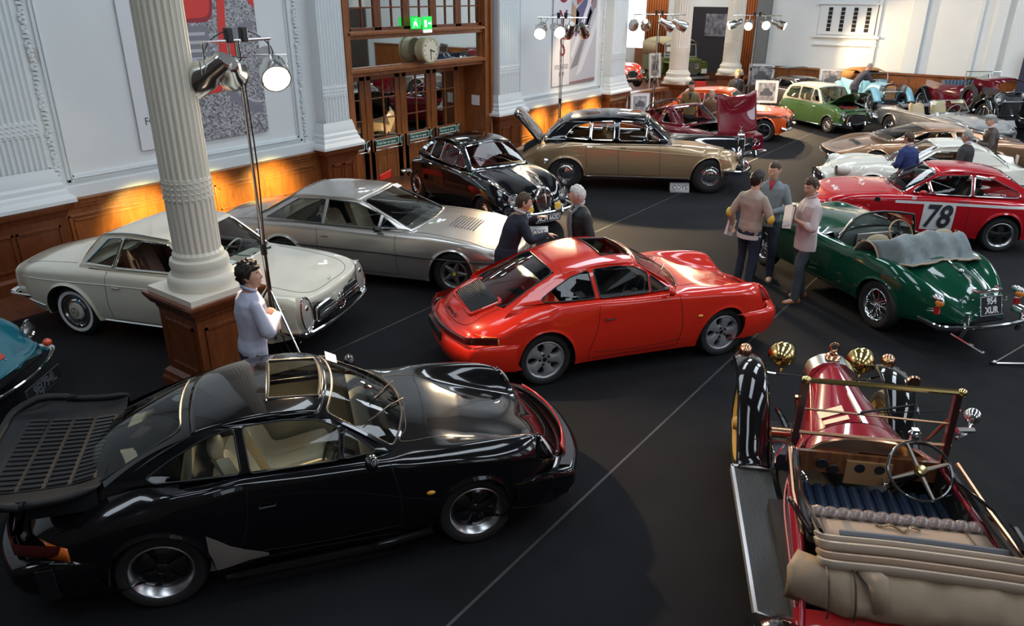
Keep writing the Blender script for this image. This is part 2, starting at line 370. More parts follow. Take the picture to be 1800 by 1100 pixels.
m=MB();m.lathe([(0,0),(.24,0),(.255,.03),(.255,.20),(.275,.22),(.275,.26),(.24,.27)],40,M);obj('case',m,P('clock_case',(.42,.36,.22),.4),T)
m=MB();m.lathe([(0,.262),(.245,.262)],40,M);dl=obj('dial',m,P('clock_dial',(.72,.66,.50),.4),T)
m=MB()
for k in range(12):
 a=k*math.pi/6;c,s=math.cos(a),math.sin(a);text_mb(m,str(k if k else 12),basis((.266,s*.20,c*.20),(0,1,0),(0,0,1)),.055,.001)
for a,L,w in((R_(180),.19,.007),(R_(105),.13,.010)):m.tube([(.272,-math.sin(a)*.03,-math.cos(a)*.03),(.272,math.sin(a)*L,math.cos(a)*L)],w,4)
obj('hands_and_numerals',m,BLACK,dl,recalc=False)
T=thing('exit_sign','green illuminated exit sign with white running man on the window sill','exit sign',(XW+.12,12.9,3.40));g_=P('exit_green',(.02,.55,.08),.4,emit=(.02,.9,.12),es=.55)
m=MB();m.box((-.02,-.31,-.10),(.02,-.02,.13),c=0);m.box((-.02,.05,-.12),(.02,.33,.14),c=0);m.box((-.015,.07,-.19),(.015,.33,-.125),c=1)
X=.023
def q2(pts):m.prism(pts,0,.004,basis((X,0,0),(0,1,0),(0,0,1)),c=1)
q2([(.08,-.08),(.16,-.08),(.16,.07),(.08,.07)]);q2([(.20,.02),(.29,.02),(.29,.06),(.31,.0),(.29,-.06),(.29,-.02),(.20,-.02)]);q2([(-.27,-.07),(-.25,-.07),(-.20,0),(-.15,-.06),(-.12,-.06),(-.17,.05),(-.24,.05)])
m.ball((X,-.18,.085),.018,8,c=1);obj('sign_panel',m,[g_,P('exit_white',(.8,.85,.8),.4,emit=(.8,1,.85),es=.6)],T,recalc=False)
GRAV=nmat('gravel_print');m_,N,L,b=GRAV
tc=N.new('ShaderNodeTexCoord');v=N.new('ShaderNodeTexVoronoi');v.inputs['Scale'].default_value=38;n=N.new('ShaderNodeTexNoise');n.inputs['Scale'].default_value=60
crp=N.new('ShaderNodeValToRGB');crp.color_ramp.elements[0].color=(.02,.02,.03,1);crp.color_ramp.elements[1].color=(.62,.60,.62,1);crp.color_ramp.elements[0].position=.25;crp.color_ramp.elements[1].position=.75
L.new(tc.outputs['Object'],v.inputs['Vector']);mx=N.new('ShaderNodeMix');mx.data_type='RGBA';mx.inputs[0].default_value=.5;L.new(tc.outputs['Object'],n.inputs['Vector']);L.new(v.outputs['Color'],mx.inputs[6]);L.new(n.outputs['Fac'],mx.inputs[7]);L.new(mx.outputs[2],crp.inputs[0]);L.new(crp.outputs[0],b.inputs['Base Color']);b.inputs['Roughness'].default_value=.5
GRAV=m_
MAROON=P('maroon_ink',(.23,.01,.03),.5);INK=P('black_ink',(.03,.03,.035),.5)
def poster(name,label,y0,ys,y1,z0,z1,letters,found):
 T=thing(name,label,'poster',(XW+.03,y0,z0));w=y1-y0
 m=MB();m.box((0,0,0),(.012,ys-y0,z1-z0));obj('white_banner',m,P('banner_white',(.70,.70,.72),.5),T)
 yc=(ys-y0)/2+.05;t=MB()
 for ch,z in letters:text_mb(t,ch,basis((.014,yc,z-z0),(0,1,0),(0,0,1)),.74,.001,sx=.95,bold=.004)
 obj('large_lettering',t,MAROON,T,recalc=False);t=MB()
 for s,z in found:text_mb(t,s,basis((.014,yc-.03,z-z0),(0,1,0),(0,0,1)),.17,.001,sx=.85)
 obj('small_lettering',t,INK,T,recalc=False)
 return T
T=poster('motorcycle_poster','tall poster of a red motorcycle on gravel behind the nearest column',6.3,7.2,8.75,1.66,5.2,(('C',4.5),('O',3.86),('Y',3.2),('S',2.55)),(('FOUNDED',2.10),('1919',1.9)))
ph=MB();ph.box((0,.9,0),(.013,2.45,3.54));pp=obj('motorcycle_photograph',ph,GRAV,T)
def flat(par,name,pts,mat,lvl=1,x0=.013):
 m=MB();m.prism([(a,b)for a,b in pts],0,.001,Matrix.Translation((x0+lvl*.0015,0,0))@basis((0,0,0),(0,1,0),(0,0,1)));return obj(name,m,mat,par)
RED=P('print_red',(.70,.035,.025),.4);RED2=P('print_dark_red',(.32,.015,.03),.4);GREY=P('print_grey',(.22,.22,.25),.4);LG=P('print_light_grey',(.50,.50,.54),.4)
def ringp(cy,cz,r,w,n=40,a0=0,a1=2*math.pi):
 o=[(cy+r*math.cos(a),cz+r*math.sin(a))for a in np.linspace(a0,a1,n)];return o+[(cy+(r-w)*math.cos(a),cz+(r-w)*math.sin(a))for a in np.linspace(a1,a0,n)]
def clipb(pts):return[(min(max(a,.905),2.445),min(max(b,.01),3.53))for a,b in pts]
flat(pp,'printed_wheel',clipb(ringp(2.38,1.12,.78,.15,40,math.pi*.5,math.pi*1.5)),GREY,1);flat(pp,'printed_wheel',clipb(ringp(2.38,1.12,.60,.04,40,math.pi*.5,math.pi*1.5)),LG,1)
flat(pp,'printed_tank',rpoly([(.92,1.95),(1.55,1.98),(1.62,2.6),(1.3,2.75),(.92,2.72)],.15),RED,3);flat(pp,'printed_tank_shade',rpoly([(.92,1.9),(1.6,1.9),(1.72,2.9),(.92,2.9)],.2),RED2,2)
flat(pp,'printed_frame',[(1.62,1.2),(1.75,1.2),(2.02,3.5),(1.84,3.5)],RED,3);flat(pp,'printed_fork',[(2.05,2.6),(2.25,2.3),(2.44,2.1),(2.44,2.6),(2.1,3.5),(1.9,3.5)],RED,3)
flat(pp,'printed_fender',rpoly([(1.75,.75),(1.98,.78),(2.05,1.5),(1.85,1.7),(1.74,1.4)],.06),RED,4);flat(pp,'printed_engine',rpoly([(1.0,.95),(1.45,.95),(1.5,1.85),(1.0,1.85)],.08),GREY,1)
for k in range(6):flat(pp,'printed_engine_fin',[(1.02,1.05+k*.13),(1.42,1.05+k*.13),(1.42,1.1+k*.13),(1.02,1.1+k*.13)],LG,2)
flat(pp,'printed_footrest',rpoly([(.95,.72),(1.6,.78),(1.62,.95),(.95,.9)],.03),RED,3)
t=MB();text_mb(t,'Indian 4',basis((.021,1.28,2.38),(0,1,.05),(0,0,1)),.24,.001);obj('printed_tank_script',t,P('print_gold',(.65,.45,.18),.4),pp,recalc=False)
T=poster('sailing_poster','tall poster of a red and grey flowing sail on the far white wall',18.2,19.08,20.5,1.60,5.2,(('C',4.7),('O',4.0),('Y',3.3),('S',2.62)),(('FOUNDED',2.1),('1919',1.9)))
ph=MB();ph.box((0,.88,0),(.013,2.3,3.6));pp=obj('sail_photograph',ph,LG,T)
flat(pp,'printed_red_cloth',[(1.2,2.1),(1.6,2.3),(2.2,2.0),(2.29,2.4),(2.29,3.6),(1.0,3.6),(1.0,2.6)],P('print_brick_red',(.50,.06,.04),.4));flat(pp,'printed_navy_cloth',[(1.1,1.3),(1.5,1.2),(2.0,1.9),(1.7,2.35),(1.15,2.0)],P('print_navy',(.10,.10,.22),.4),2)
flat(pp,'printed_fold',[(.9,.8),(1.0,.7),(1.9,2.1),(2.2,3.2),(2.1,3.2),(1.7,2.1)],P('print_pale',(.66,.66,.70),.4),3);flat(pp,'printed_fold',[(.9,.4),(1.3,.5),(2.29,2.3),(2.29,2.7),(1.4,1.1)],GREY,2);flat(pp,'printed_fold',[(1.2,.2),(1.5,.3),(2.29,1.5),(2.29,1.9),(1.5,.7)],P('print_pale',(.6,.6,.6)),3)
flat(pp,'printed_skin_tone',[(.9,1.5),(1.2,1.4),(1.3,1.9),(.9,2.2)],P('print_tan',(.45,.30,.2),.4),2);flat(pp,'printed_foot_strip',[(.89,.01),(2.29,.01),(2.29,.10),(.89,.06)],P('print_brown',(.25,.15,.15),.4),3)
def column(label,x,y,r=.26,ph=1.13,rz=0,hw=.41,top=9.4):
 T=thing('fluted_column',label,'column',(x,y,0),rz,None);n=24
 def ringz(z,R,d):
  out=[]
  for i in range(n):
   for q,e in((0,0),(.12,0),(.25,.6),(.5,1),(.75,.6),(.88,0)):
    a=2*math.pi*(i+q)/n;rr=R-e*d;out.append((rr*math.cos(a),rr*math.sin(a),z))
  return out
 z0=ph+.42;R=r
 m=MB();prof=[(z0,R*1.08,.0),(z0+.03,R*1.0,.012),(2.10,R,.013),(2.11,R,.004),(2.33,R*.998,.004),(2.34,R*.998,.022),(4.0,R*.97,.024),(6.5,R*.90,.024),(top,R*.84,.024)]
 m.grid([ringz(*p)for p in prof],cv=True);obj('shaft',m,P('column_paint',(.76,.71,.60),.45),T,ang=30)
 b=MB()
 for i in range(n):
  a=2*math.pi*(i+.5)/n
  for k in range(4):b.ball((R*.985*math.cos(a),R*.985*math.sin(a),2.135+k*.055),(.018,.018,.010),6)
 obj('bead_bands',b,MATS['column_paint'],T)
 m=MB();m.lathe([(R*1.42,ph+.06),(R*1.47,ph+.10),(R*1.45,ph+.16),(R*1.36,ph+.20),(R*1.28,ph+.21),(R*1.22,ph+.25),(R*1.24,ph+.28),(R*1.27,ph+.31),(R*1.22,ph+.36),(R*1.1,ph+.38),(R*1.08,ph+.42)],48);h=hw*.98;m.box((-h,-h,ph),(h,h,ph+.06));obj('base_moulding',m,MATS['column_paint'],T)
 m=MB();rows=[]
 for z,e in((0,.07),(.12,.07),(.15,.05),(.20,.045),(.24,0),(ph-.2,0),(ph-.17,.015),(ph-.14,.02),(ph-.12,.05),(ph-.05,.09),(ph-.03,.10),(ph,.10)):
  h=hw-.06+e;rows.append([(-h,-h,z),(h,-h,z),(h,h,z),(-h,h,z)])
 m.grid(rows,cv=True);m.add(rows[-1],[(0,1,2,3)]);h=hw-.06
 for k in range(4):
  M=Matrix.Rotation(k*math.pi/2,4,'Z')
  for a,b_ in((-h+.08,h-.08),):
   for(p0,p1)in(((h,a,.32),(h+.014,a+.03,ph-.28)),((h,b_-.03,.32),(h+.014,b_,ph-.28)),((h,a,.32),(h+.014,b_,.35)),((h,a,ph-.31),(h+.014,b_,ph-.28))):m.box(p0,p1,M)
 obj('wooden_pedestal',m,wood('pedestal_oak',(.13,.034,.010),(.21,.058,.016),.25,(3,3,.6)),T,ang=20)
 return T
column('cream fluted column on wooden pedestal beside the white hardtop coupe',-7.10,4.10,.236)
column('white fluted column in front of the olive green off roader',-11.60,25.4,.33);column('white fluted column at the foot of the far steps behind the man in black',-11.30,29.45,.33)
def balus(name,label,a,b,z0a=0,z0b=0,n=14,h=1.05):
 T=thing(name,label,'balustrade',(a[0],a[1],0));d=Vector((b[0]-a[0],b[1]-a[1],z0b-z0a));u=Vector((d.x,d.y,0)).normalized();w=Vector((-u.y,u.x,0))*.11
 for nm,z,t,k in(('handrail',h-.09,.09,1.4),('bottom_rail',.10,.10,1.2)):
  m=MB();q=w*k;m.grid([[p-q+Vector((0,0,z)),p+q+Vector((0,0,z)),p+q+Vector((0,0,z+t)),p-q+Vector((0,0,z+t))]for p in(Vector((0,0,z0a)),d+Vector((0,0,z0a)))],cv=True);obj(nm,m,OAK,T)
 for i in range(n):
  p=d*((i+.5)/n)+Vector((0,0,z0a));m=MB();m.lathe([(.05,.18),(.05,.25),(.03,.28),(.045,.34),(.06,.44),(.05,.55),(.028,.66),(.035,.70),(.028,.74),(.05,.82),(.05,h-.08)],12,Matrix.Translation(p));obj('baluster',m,OAKD,T)
 return T
balus('balustrade','oak balustrade running from the far wall to the white column',(-12.0,22.3),(-11.75,24.8),n=11)
balus('stair_balustrade','oak balustrade of the far steps behind the framed photographs',(-11.0,29.75),(-10.6,30.75),n=7,z0b=-.0)
m=MB()
for k in range(3):m.box((-12.6,26.0,0),(-12.5+(k+1)*.25,28.8,.14*(3-k)))
struct(obj('trim_19',m,OAKD));m=MB();m.box((-20,38.1,0),(-11,38.5,1.5));struct(obj('trim_20',m,OAK));dado('trim_21',22.3,22.32,XW,npan=1,ledge=False)
m=MB();m.box((-10.5,YB-.06,0),(8,YB,1.42));m.box((-10.5,YB-.12,1.36),(8,YB,1.42))
for k in range(22):m.box((-10.4+k*.85,YB-.08,.3),(-10.37+k*.85,YB,1.3))
struct(obj('trim_22',m,OAK))
for i,(x0,x1,e)in enumerate(((-6.72,-6.56,.06),(-5.6,-5.1,.14),(-3.55,-3.4,.08),(-3.05,-2.7,.16),(-2.5,-1.7,.28))):
 struct(obj('trim_%d'%(23+i),MB().box((x0,YB-e,1.42),(x1,YB,9.4)),TRIMW,bevel=.02))
T=struct(obj('trim_30',MB().box((-8.7,YB-.06,2.62),(-6.65,YB,3.68)),TRIMW,bevel=.02));m=MB();m.box((-8.78,YB-.12,3.66),(-6.6,YB,3.72));m.box((-8.85,YB-.12,2.52),(-6.5,YB,2.6));m.box((-8.8,YB-.08,2.25),(-6.55,YB,2.3));obj('mouldings',m,TRIMW,T)
m=MB()
for k in range(4):
 for j in range(6):m.box((-8.38+k*.44,YB-.075,2.74+j*.14),(-8.24+k*.44,YB-.05,2.86+j*.14))
obj('vent_slots',m,MATT,T)
def board(name,label,cat,a,b,z0,z1,mat,th=.05):
 d=Vector((b[0]-a[0],b[1]-a[1],0));n=Vector((-d.y,d.x,0)).normalized()*th;m=MB();v=[Vector((*a,0)),Vector((*b,0)),Vector((*b,0))+n,Vector((*a,0))+n]
 m.add([(p.x,p.y,z)for z in(z0,z1)for p in v],[(0,1,2,3),(4,7,6,5),(0,4,5,1),(1,5,6,2),(2,6,7,3),(3,7,4,0)]);o=obj(name,m,mat);tag(o,label,cat);return o
board('display_screen','tall navy screen at the far right against the back wall','screen',(-1.95,30.4),(-.3,30.1),.30,2.45,P('navy_board',(.02,.024,.06),.6))
board('display_screen','large black display screen behind the olive off roader','screen',(-17.2,36.8),(-11.4,36.8),.42,3.4,P('black_board',(.012,.012,.018),.6))
o=board('photographic_backdrop','grey photographic print hung on the black screen behind the off roader','photograph',(-15.6,36.76),(-13.4,36.76),2.1,3.1,P('bw_print',(.14,.14,.17),.5,vary=.8,vscale=5),.02)
cu=P('rust_curtain',(.42,.13,.03),.7)
def curtain(label,a,b,z0,z1,n=9):
 m=MB();d=Vector((b[0]-a[0],b[1]-a[1],0));u=Vector((-d.y,d.x,0)).normalized();G=[]
 for z in(z0,z1):G.append([Vector((*a,z))+d*t+u*(.07*math.sin(t*n*2*math.pi))for t in np.linspace(0,1,n*8)])
 m.grid(G);o=obj('curtain',m,cu,solid=.01);tag(o,label,'curtain')
curtain('rust orange curtain beside the red open sports car',(-17.9,35.0),(-16.9,35.3),.1,6);curtain('rust orange curtain hanging left of the grey pillar at the steps',(-11.9,31.6),(-11.0,31.3),.1,6,8)
struct(obj('trim_31',MB().box((-11.05,30.85,0),(-10.5,31.4,9.4)),P('grey_pillar',(.16,.17,.17),.6)))
m=MB();m.box((-19.2,35.4,1.5),(-18.1,35.5,5));struct(obj('window_9',m,P('window_daylight',(.8,.85,.9),.4,emit=(.85,.92,1),es=1.2)))
T=thing('podium','low podium with white top and black skirt under the far cars','podium',(0,0,0));obj('skirt',MB().box((-7.2,28.15,0),(3,30.85,.27)),MATT,T);obj('deck',MB().box((-7.22,28.1,.27),(3.02,30.87,.30)),P('podium_white',(.75,.74,.75),.5),T)
def framed(label,cen,w,h,face,mat,legs=True,zb=None):
 T=thing('framed_photograph',label,'framed photograph',(cen[0],cen[1],0),face);z=cen[2];tl=.12
 def Q(y,zz,x=0):return Vector((x-zz*tl,y,z+zz))
 m=MB();
 for(y0,y1,z0,z1)in((-w/2,w/2,-h/2,-h/2+.03),(-w/2,w/2,h/2-.03,h/2),(-w/2,-w/2+.03,-h/2,h/2),(w/2-.03,w/2,-h/2,h/2)):m.grid([[Q(y,zz,x)for x,y in((.02,y0),(.02,y1),(-.02,y1),(-.02,y0))]for zz in(z0,z1)],cv=True);m.add([Q(y,zz,.02)for y,zz in((y0,z0),(y1,z0),(y1,z1),(y0,z1))],[(0,1,2,3)])
 obj('frame',m,mat,T)
 m=MB();m.add([Q(y,zz,.005)for y,zz in((-w/2,-h/2),(w/2,-h/2),(w/2,h/2),(-w/2,h/2))],[(0,1,2,3)]);obj('mount',m,WHITE,T)
 m=MB();a,b=w/2-.09,h/2-.08;m.add([Q(y,zz,.009)for y,zz in((-a,-b),(a,-b),(a,b),(-a,b))],[(0,1,2,3)]);o=obj('print',m,P('photo_print',(.30,.29,.30),.3,vary=.85,vscale=6),T)
 m=MB();m.add([Q(y*a,zz*b-.03,.011)for y,zz in((-.7,-.35),(.7,-.35),(.75,.05),(.45,.15),(.25,.5),(-.25,.5),(-.45,.15),(-.75,.05))],[tuple(range(8))]);obj('printed_car',m,P('print_car_grey',(.09,.09,.10),.3),o)
 if legs:
  for y,x in((-.32,.1),(.32,.1),(0,-.55)):m=MB();m.tube([(x,y,0),(-.08,y*.12,z+h*.45)],.016,6);obj('easel_leg',m,ALU,T)
 return T
F1=R_(-62);SIL=P('silver_frame',(.55,.55,.57),.35,.5)
framed('framed picture of a low sports car, on the upper easel by the far steps',(-10.3,30.1,1.12),.95,.82,F1,SIL)
framed('white framed dark car picture on the easel beside the green saloon',(-8.95,26.9,.90),.76,.74,F1,WHITE)
framed('tall framed picture on an easel left of the off roader',(-12.75,25.9,1.62),.50,.85,R_(-30),SIL)
framed('framed picture leaning below the balustrade',(-11.2,21.9,.85),.62,.6,R_(-45),SIL)
framed('framed vintage car picture between black coupe and pale blue car',(-7.75,30.45,1.12),.95,.72,F1,SIL)
framed('framed picture leaning against the black screen right of the off roader',(-12.9,34.6,1.5),.60,.8,F1,SIL)
o=obj('fire_point_sign',MB().box((0,0,0),(.05,.40,.75)),P('fire_red',(.70,.03,.02),.4));o.location=(-11.9,27.6,.25);o.rotation_euler=(0,0,R_(-55));tag(o,'red fire point board beside the far white column','sign')
m=MB();m.tube([(0,0,0),(0,0,.55),(.0,.4,.6),(0,.42,0)],.015,6);m.box((-.01,.02,.46),(.01,.4,.58));o=obj('red_stand_sign',m,MATS['fire_red']);o.location=(-11.3,10.75,0);o.rotation_euler=(0,0,R_(10));tag(o,'small red sign stand by the wooden door frame behind silver coupe','sign')
o=obj('red_seat_back',MB().ball((0,0,.25),(.14,.22,.25),16),MATS['fire_red']);o.location=(-11.45,9.75,0);tag(o,'red rounded object by the panelled wall behind the silver coupe','fire point')
STEEL=P('polished_steel',(.70,.69,.66),.18,1);HOT=P('lamp_glow',(1,.9,.7),.5,emit=(1,.80,.52),es=26)
def par(T,p,dirv,lit,s=1.3,power=0,deg=60,col=(1,.74,.45)):
 M=basis(p,*(lambda z:(z.orthogonal(),z.cross(z.orthogonal())))(Vector(dirv).normalized()))
 m=MB();m.lathe([(.0,-.22*s),(.05*s,-.22*s),(.07*s,-.19*s),(.075*s,-.05*s),(.115*s,0),(.118*s,.17*s),(.108*s,.17*s),(.105*s,.02*s)],24,M);o=obj('spotlight_can',m,STEEL,T)
 m=MB();
 if lit:m.lathe([(.104*s,.145*s),(.07*s,.155*s),(0,.16*s)],24,M)
 else:m.lathe([(.104*s,.06*s),(.05*s,.0),(0,-.02*s)],24,M)
 obj('lens',m,HOT if lit else CHROME,o)
 up=Vector((0,0,1));m=MB();c=Vector(p)+Vector((0,0,.0));w=M.to_3x3()@Vector((1,0,0));w.z=0;w.normalize()
 m.tube([c+w*.13*s,c+w*.13*s+up*.12,c-w*.13*s+up*.12,c-w*.13*s],.007,5);m.tube([c+up*.12,c+up*.26],.012,6)
 for k in range(3):a=k*2.1;m.tube([M@Vector((.118*math.cos(a),.118*math.sin(a),.15)),M@Vector((.15*math.cos(a),.15*math.sin(a),.15))],.012,5)
 obj('yoke',m,STEEL,o)
 if power:
  P0=Vector(p)+Vector(dirv).normalized()*.22;spot('spotlight_beam',P0,P0+Vector(dirv),power,deg,col,.6,.06)
def stand(label,base,H,ang,lamps,half=.55):
 T=thing('lamp_stand',label,'light stand',(base[0],base[1],0),0)
 m=MB();m.tube([(0,0,.35),(0,0,1.5)],.022,10);m.tube([(0,0,1.4),(0,0,H)],.015,10);obj('pole',m,STEEL,T)
 m=MB();m.cyl((0,0,1.38),(0,0,1.5),.035,12);m.tube([(0,.0,1.44),(0,.09,1.44)],.014,8);obj('collar_clamp',m,BLACK,T);m=MB();m.cyl((0,0,.5),(0,0,.6),.04,12);m.ball((0,.0,.62),(.04,.04,.04),8);obj('collar_clamp',m,BLACK,T)
 for k in range(3):a=k*2*math.pi/3+ang+.4;m=MB();m.tube([(0,0,1.0 if H>3 else .9),(.62*math.cos(a),.62*math.sin(a),.02)],.013,6);m.tube([(0,0,.45),(.36*math.cos(a),.36*math.sin(a),.45)],.009,6);m.ball((.62*math.cos(a),.62*math.sin(a),.02),.02,8);obj('leg',m,STEEL if True else BLACK,T)
 u=Vector((math.cos(ang),math.sin(ang),0));m=MB();m.tube([u*-half+Vector((0,0,H)),u*half+Vector((0,0,H))],.018,8);obj('crossbar',m,STEEL,T)
 for k in(-1,1):m=MB();m.obox(u*(.09*k)+Vector((0,0,H+.05)),(.07,.07,.14));obj('cable_clamp',m,BLACK,T,bevel=.01)
 m=MB()
 for k in(-1,1):
  m.tube(cr([u*(.1*k)+Vector((0,0,H+.1)),u*(.3*k)+Vector((0,0,H+.02)),u*(.42*k)+Vector((0,.02,H-.12)),u*(.36*k)+Vector((0,0,H-.3))],6),.006,5)
 m.tube(cr([(0.03,0,H),(.05,.02,2.4),(.035,0,1.5),(.05,.02,.6),(.2,.1,.02)],8),.008,5);m.tube(cr([(-.03,0,H),(-.045,.02,2.2),(-.035,0,1.3),(-.04,.04,.4),(-.15,.2,.02)],8),.007,5)
 obj('cable',m,BLACK,T)
 for(t,dirv,lit,pw,deg)in lamps:
  p=u*(half*t)+Vector((0,0,H-.28));T2=T
  par(T2,p,dirv,lit)
  if pw:P0=Vector((base[0],base[1],0))+p+Vector(dirv).normalized()*.2;spot('spotlight_beam',P0,P0+Vector(dirv),pw,deg)
 return T
stand('tall lamp stand with one glowing spotlight beside the nearest column',(-6.88,4.74),3.60,R_(95),[(.95,(.78,-.36,-.45),True,2600,90),(-.25,(-.7,.5,-.3),False,0,0),(-.95,(-.9,-.25,-.55),False,120,80)],.42)
stand('lamp stand with four spotlights in front of the sailing poster',(-11.0,17.0),3.45,R_(36),[(-.85,(.40,-.80,-.42),True,5000,75),(-.2,(.77,-.58,-.28),True,9000,60),(.3,(-.6,.55,-.5),False,0,0),(.85,(-.3,.85,-.45),False,150,90)],.62)
stand('lamp stand with unlit spotlights beside the balustrade',(-11.05,22.5),3.42,R_(36),[(-.95,(-.5,.8,-.3),False,0,0),(-.5,(-.4,.8,-.3),False,0,0),(.3,(.5,.6,-.4),False,0,0),(.8,(.6,.5,-.4),False,900,90)],.8)
stand('lamp stand with four glowing spotlights by the far steps',(-10.25,28.75),3.28,R_(30),[(-.9,(-.7,-.5,-.35),True,1200,80),(-.3,(.25,-.9,-.38),True,4500,60),(.35,(.53,-.85,-.22),True,7000,60),(.95,(.9,.1,-.3),True,1800,90)],.85)
for p in((0,6.1),(0,7.3),(0,8.6),(0,17.5),(0,18.9),(0,20.3)):
 spot('uplight',(-11.15,p[1],1.0),(-12.1,p[1],.45),300,88,(1,.80,.22),1,.1)
def sstep(a,b,x):
 t=np.clip((np.asarray(x,float)-a)/(b-a),0,1);return t*t*(3-2*t)
class Body:
 def __init__(s,d):
  s.d=d;g=lambda k,v:ip(d.get(k,v))
  s.W=g('W',.8);s.ZS=g('ZS',.8);s.ZC=g('ZC',.8);s.ZB=g('ZB',.2);s.YC=g('YC',.84);s.ZV=g('ZV',0.0)
  s.ZW=g('ZW',-1. );s.SH=g('SH',.985);s.KB=g('KB',.93);s.DS=g('DS',.07)
  s.x0,s.x1=d['W'][0][0],d['W'][-1][0];s.hole=d.get('hole');s.arch=d['arch'];s.bow=d.get('bow',(.12,.2));s.rin=d.get('rin',.12)
  s.lean=d.get('lean',(0,0));s.n=(5,5,5,5,4,4,4);s._c={}
 def rows(s,x):
  W=float(s.W(x));zs=float(s.ZS(x));zc=float(s.ZC(x));zb=float(s.ZB(x));zw=float(s.ZW(x));kb=float(s.KB(x));yc=float(s.YC(x))
  if zw<0:zw=zb+.52*(zs-zb)
  ds=float(s.DS(x));zw=min(zw,zs-ds-.01)
  y5=W*yc*.66
  if s.hole:
   h0,h1=s.hole[:2];w=float(sstep(h0-.22,h0-.02,x)*(1-sstep(h1+.02,h1+.22,x)));y5=y5*(1-w)+(W-s.rin)*w
   ycy=min(W*yc,W-.035);ycy=ycy*(1-w)+max(ycy,W-s.rin*.55)*w
  else:w=0;ycy=W*yc
  f5=1-(y5/ycy);z5=zs+(zc-zs)*min(1,f5*1.5)-float(s.ZV(x))*(1-w)
  return np.array([(W*kb,zb),(W*(1+kb)/2+.004,zb+.3*(zw-zb)),(W,zw),(W*float(s.SH(x)),zs-ds),(ycy,zs),(y5,z5),(y5*.45,z5+(zc-z5)*.75),(0,zc)])
 def curve(s,x):
  k=round(float(x),5)
  if k in s._c:return s._c[k]
  r=s.rows(x);d=np.sqrt(np.linalg.norm(np.diff(r,axis=0),axis=1))+1e-4;u=np.concatenate([[0],np.cumsum(d)])
  fy=ip(list(zip(u,r[:,0])));fz=ip(list(zip(u,r[:,1])))
  def f(t):
   t=np.asarray(t,float);i=np.clip(t.astype(int),0,6);q=u[i]+(t-i)*(u[i+1]-u[i]);return fy(q),fz(q)
  s._c[k]=f
  return f
 def warp(s,x,y,z):
  x=np.asarray(x,float);Wm=.8
  wf=sstep(s.x1-.75,s.x1,x);wr=sstep(s.x0+.75,s.x0,x)if False else(1-sstep(s.x0,s.x0+.75,x))
  return x-wf*(s.bow[1]*(np.abs(y)/Wm)**2.2-s.lean[1]*(z-.5))+wr*(s.bow[0]*(np.abs(y)/Wm)**2.2-s.lean[0]*(z-.5))
 def side(s,x,z,off=0.0,sgn=1):
  y_,z_=s.curve(x)(np.linspace(0,4,60));y=float(np.interp(z,z_,y_))+off
  return Vector((float(s.warp(x,y,z)),sgn*y,z))
 def top(s,x,y,off=0.0):
  y_,z_=s.curve(x)(np.linspace(3.2,7,70));z=float(np.interp(abs(y),y_[::-1],z_[::-1]))+off
  return Vector((float(s.warp(x,y,z)),y,z))
 def mesh(s):
  d=s.d;xs=list(np.arange(s.x0,s.x1+.001,.045));xs[-1]=s.x1
  for(xc,R,za)in s.arch:
   xs=[x for x in xs if abs(x-xc)>R+.012]
   xs+=[xc-R*math.cos(math.pi*i/26)for i in range(27)]
  xs=sorted(xs)
  tt=np.concatenate([np.linspace(i,i+1,n+1)[:-1]for i,n in enumerate(s.n)]+[[7. ]])
  cols=[];bot=[]
  lip=d.get('lip',.012)
  for x in xs:
   f=s.curve(x);t=tt.copy();L=0
   for(xc,R,za)in s.arch:
    q=1-((x-xc)/R)**2
    if q>=0:
     zb=float(s.ZB(x));zz=zb+(za-zb)*math.sqrt(max(q,0))**.9
     tf=np.linspace(0,4,240);z_=f(tf)[1];ts=float(np.interp(zz,z_,tf));ts=min(ts,3.6)
     cap=4 if ts>2.6 else 3;mm=t<cap;t[mm]=ts+(cap-ts)*(t[mm]/cap);L=1
   y,z=f(t)
   if L or any(abs(abs(x-xc)-R)<.05 for xc,R,za in s.arch):
    y=y.copy();y[:3]+=lip*np.array([1,.7,.3])
   cols.append(np.stack([s.warp(x,y,z),y,z],-1))
  G=np.array(cols)
  def cap(end,sg):
   ln,ry,rz,zm=d['nose' if sg>0 else 'tail'];out=[]
   base=G[end].copy()
   for k in range(1,8):
    th=math.pi/2*k/7;c=base.copy();c[:,0]+=sg*ln*math.sin(th)
    c[:,1]*=1-ry*(1-math.cos(th));c[:,2]=zm+(c[:,2]-zm)*(1-rz*(1-math.cos(th)));out.append(c)
   for q in(.75,.4,0.0):
    c=out[6].copy();c[:,1]*=q if q else 0;c[:,2]=zm+(c[:,2]-zm)*(q if q else .0);out.append(c)
   return out
  nose=cap(-1,1);tail=cap(0,-1)
  A=np.array(tail[::-1]+list(G)+nose);s.G=A;off=len(tail)
  mb=MB();n,m=A.shape[:2];X=[None]*off+xs+[None]*len(nose)
  r5=sum(s.n[:5])
  twt=d.get('twotone')
  fs=[];ms=[]
  for i in range(n-1):
   for j in range(m-1):
    c=0
    if s.hole and X[i]is not None and X[i+1]is not None and X[i]>=s.hole[0]-.001 and X[i+1]<=s.hole[1]+.001 and j>=r5:continue
    if d.get('hole2')and X[i]is not None and X[i+1]is not None and X[i]>=d['hole2'][0]and X[i+1]<=d['hole2'][1]and abs(A[i,j,1]+A[i+1,j+1,1])/2<d['hole2'][2]:continue
    if twt and twt(A[i:i+2,j:j+2].reshape(-1,3).mean(0)):c=2
    fs.append((i*m+j,(i+1)*m+j,(i+1)*m+j+1,i*m+j+1));ms.append(c)
  mb.v=[tuple(p)for p in A.reshape(-1,3)];mb.f=fs;mb.m=ms
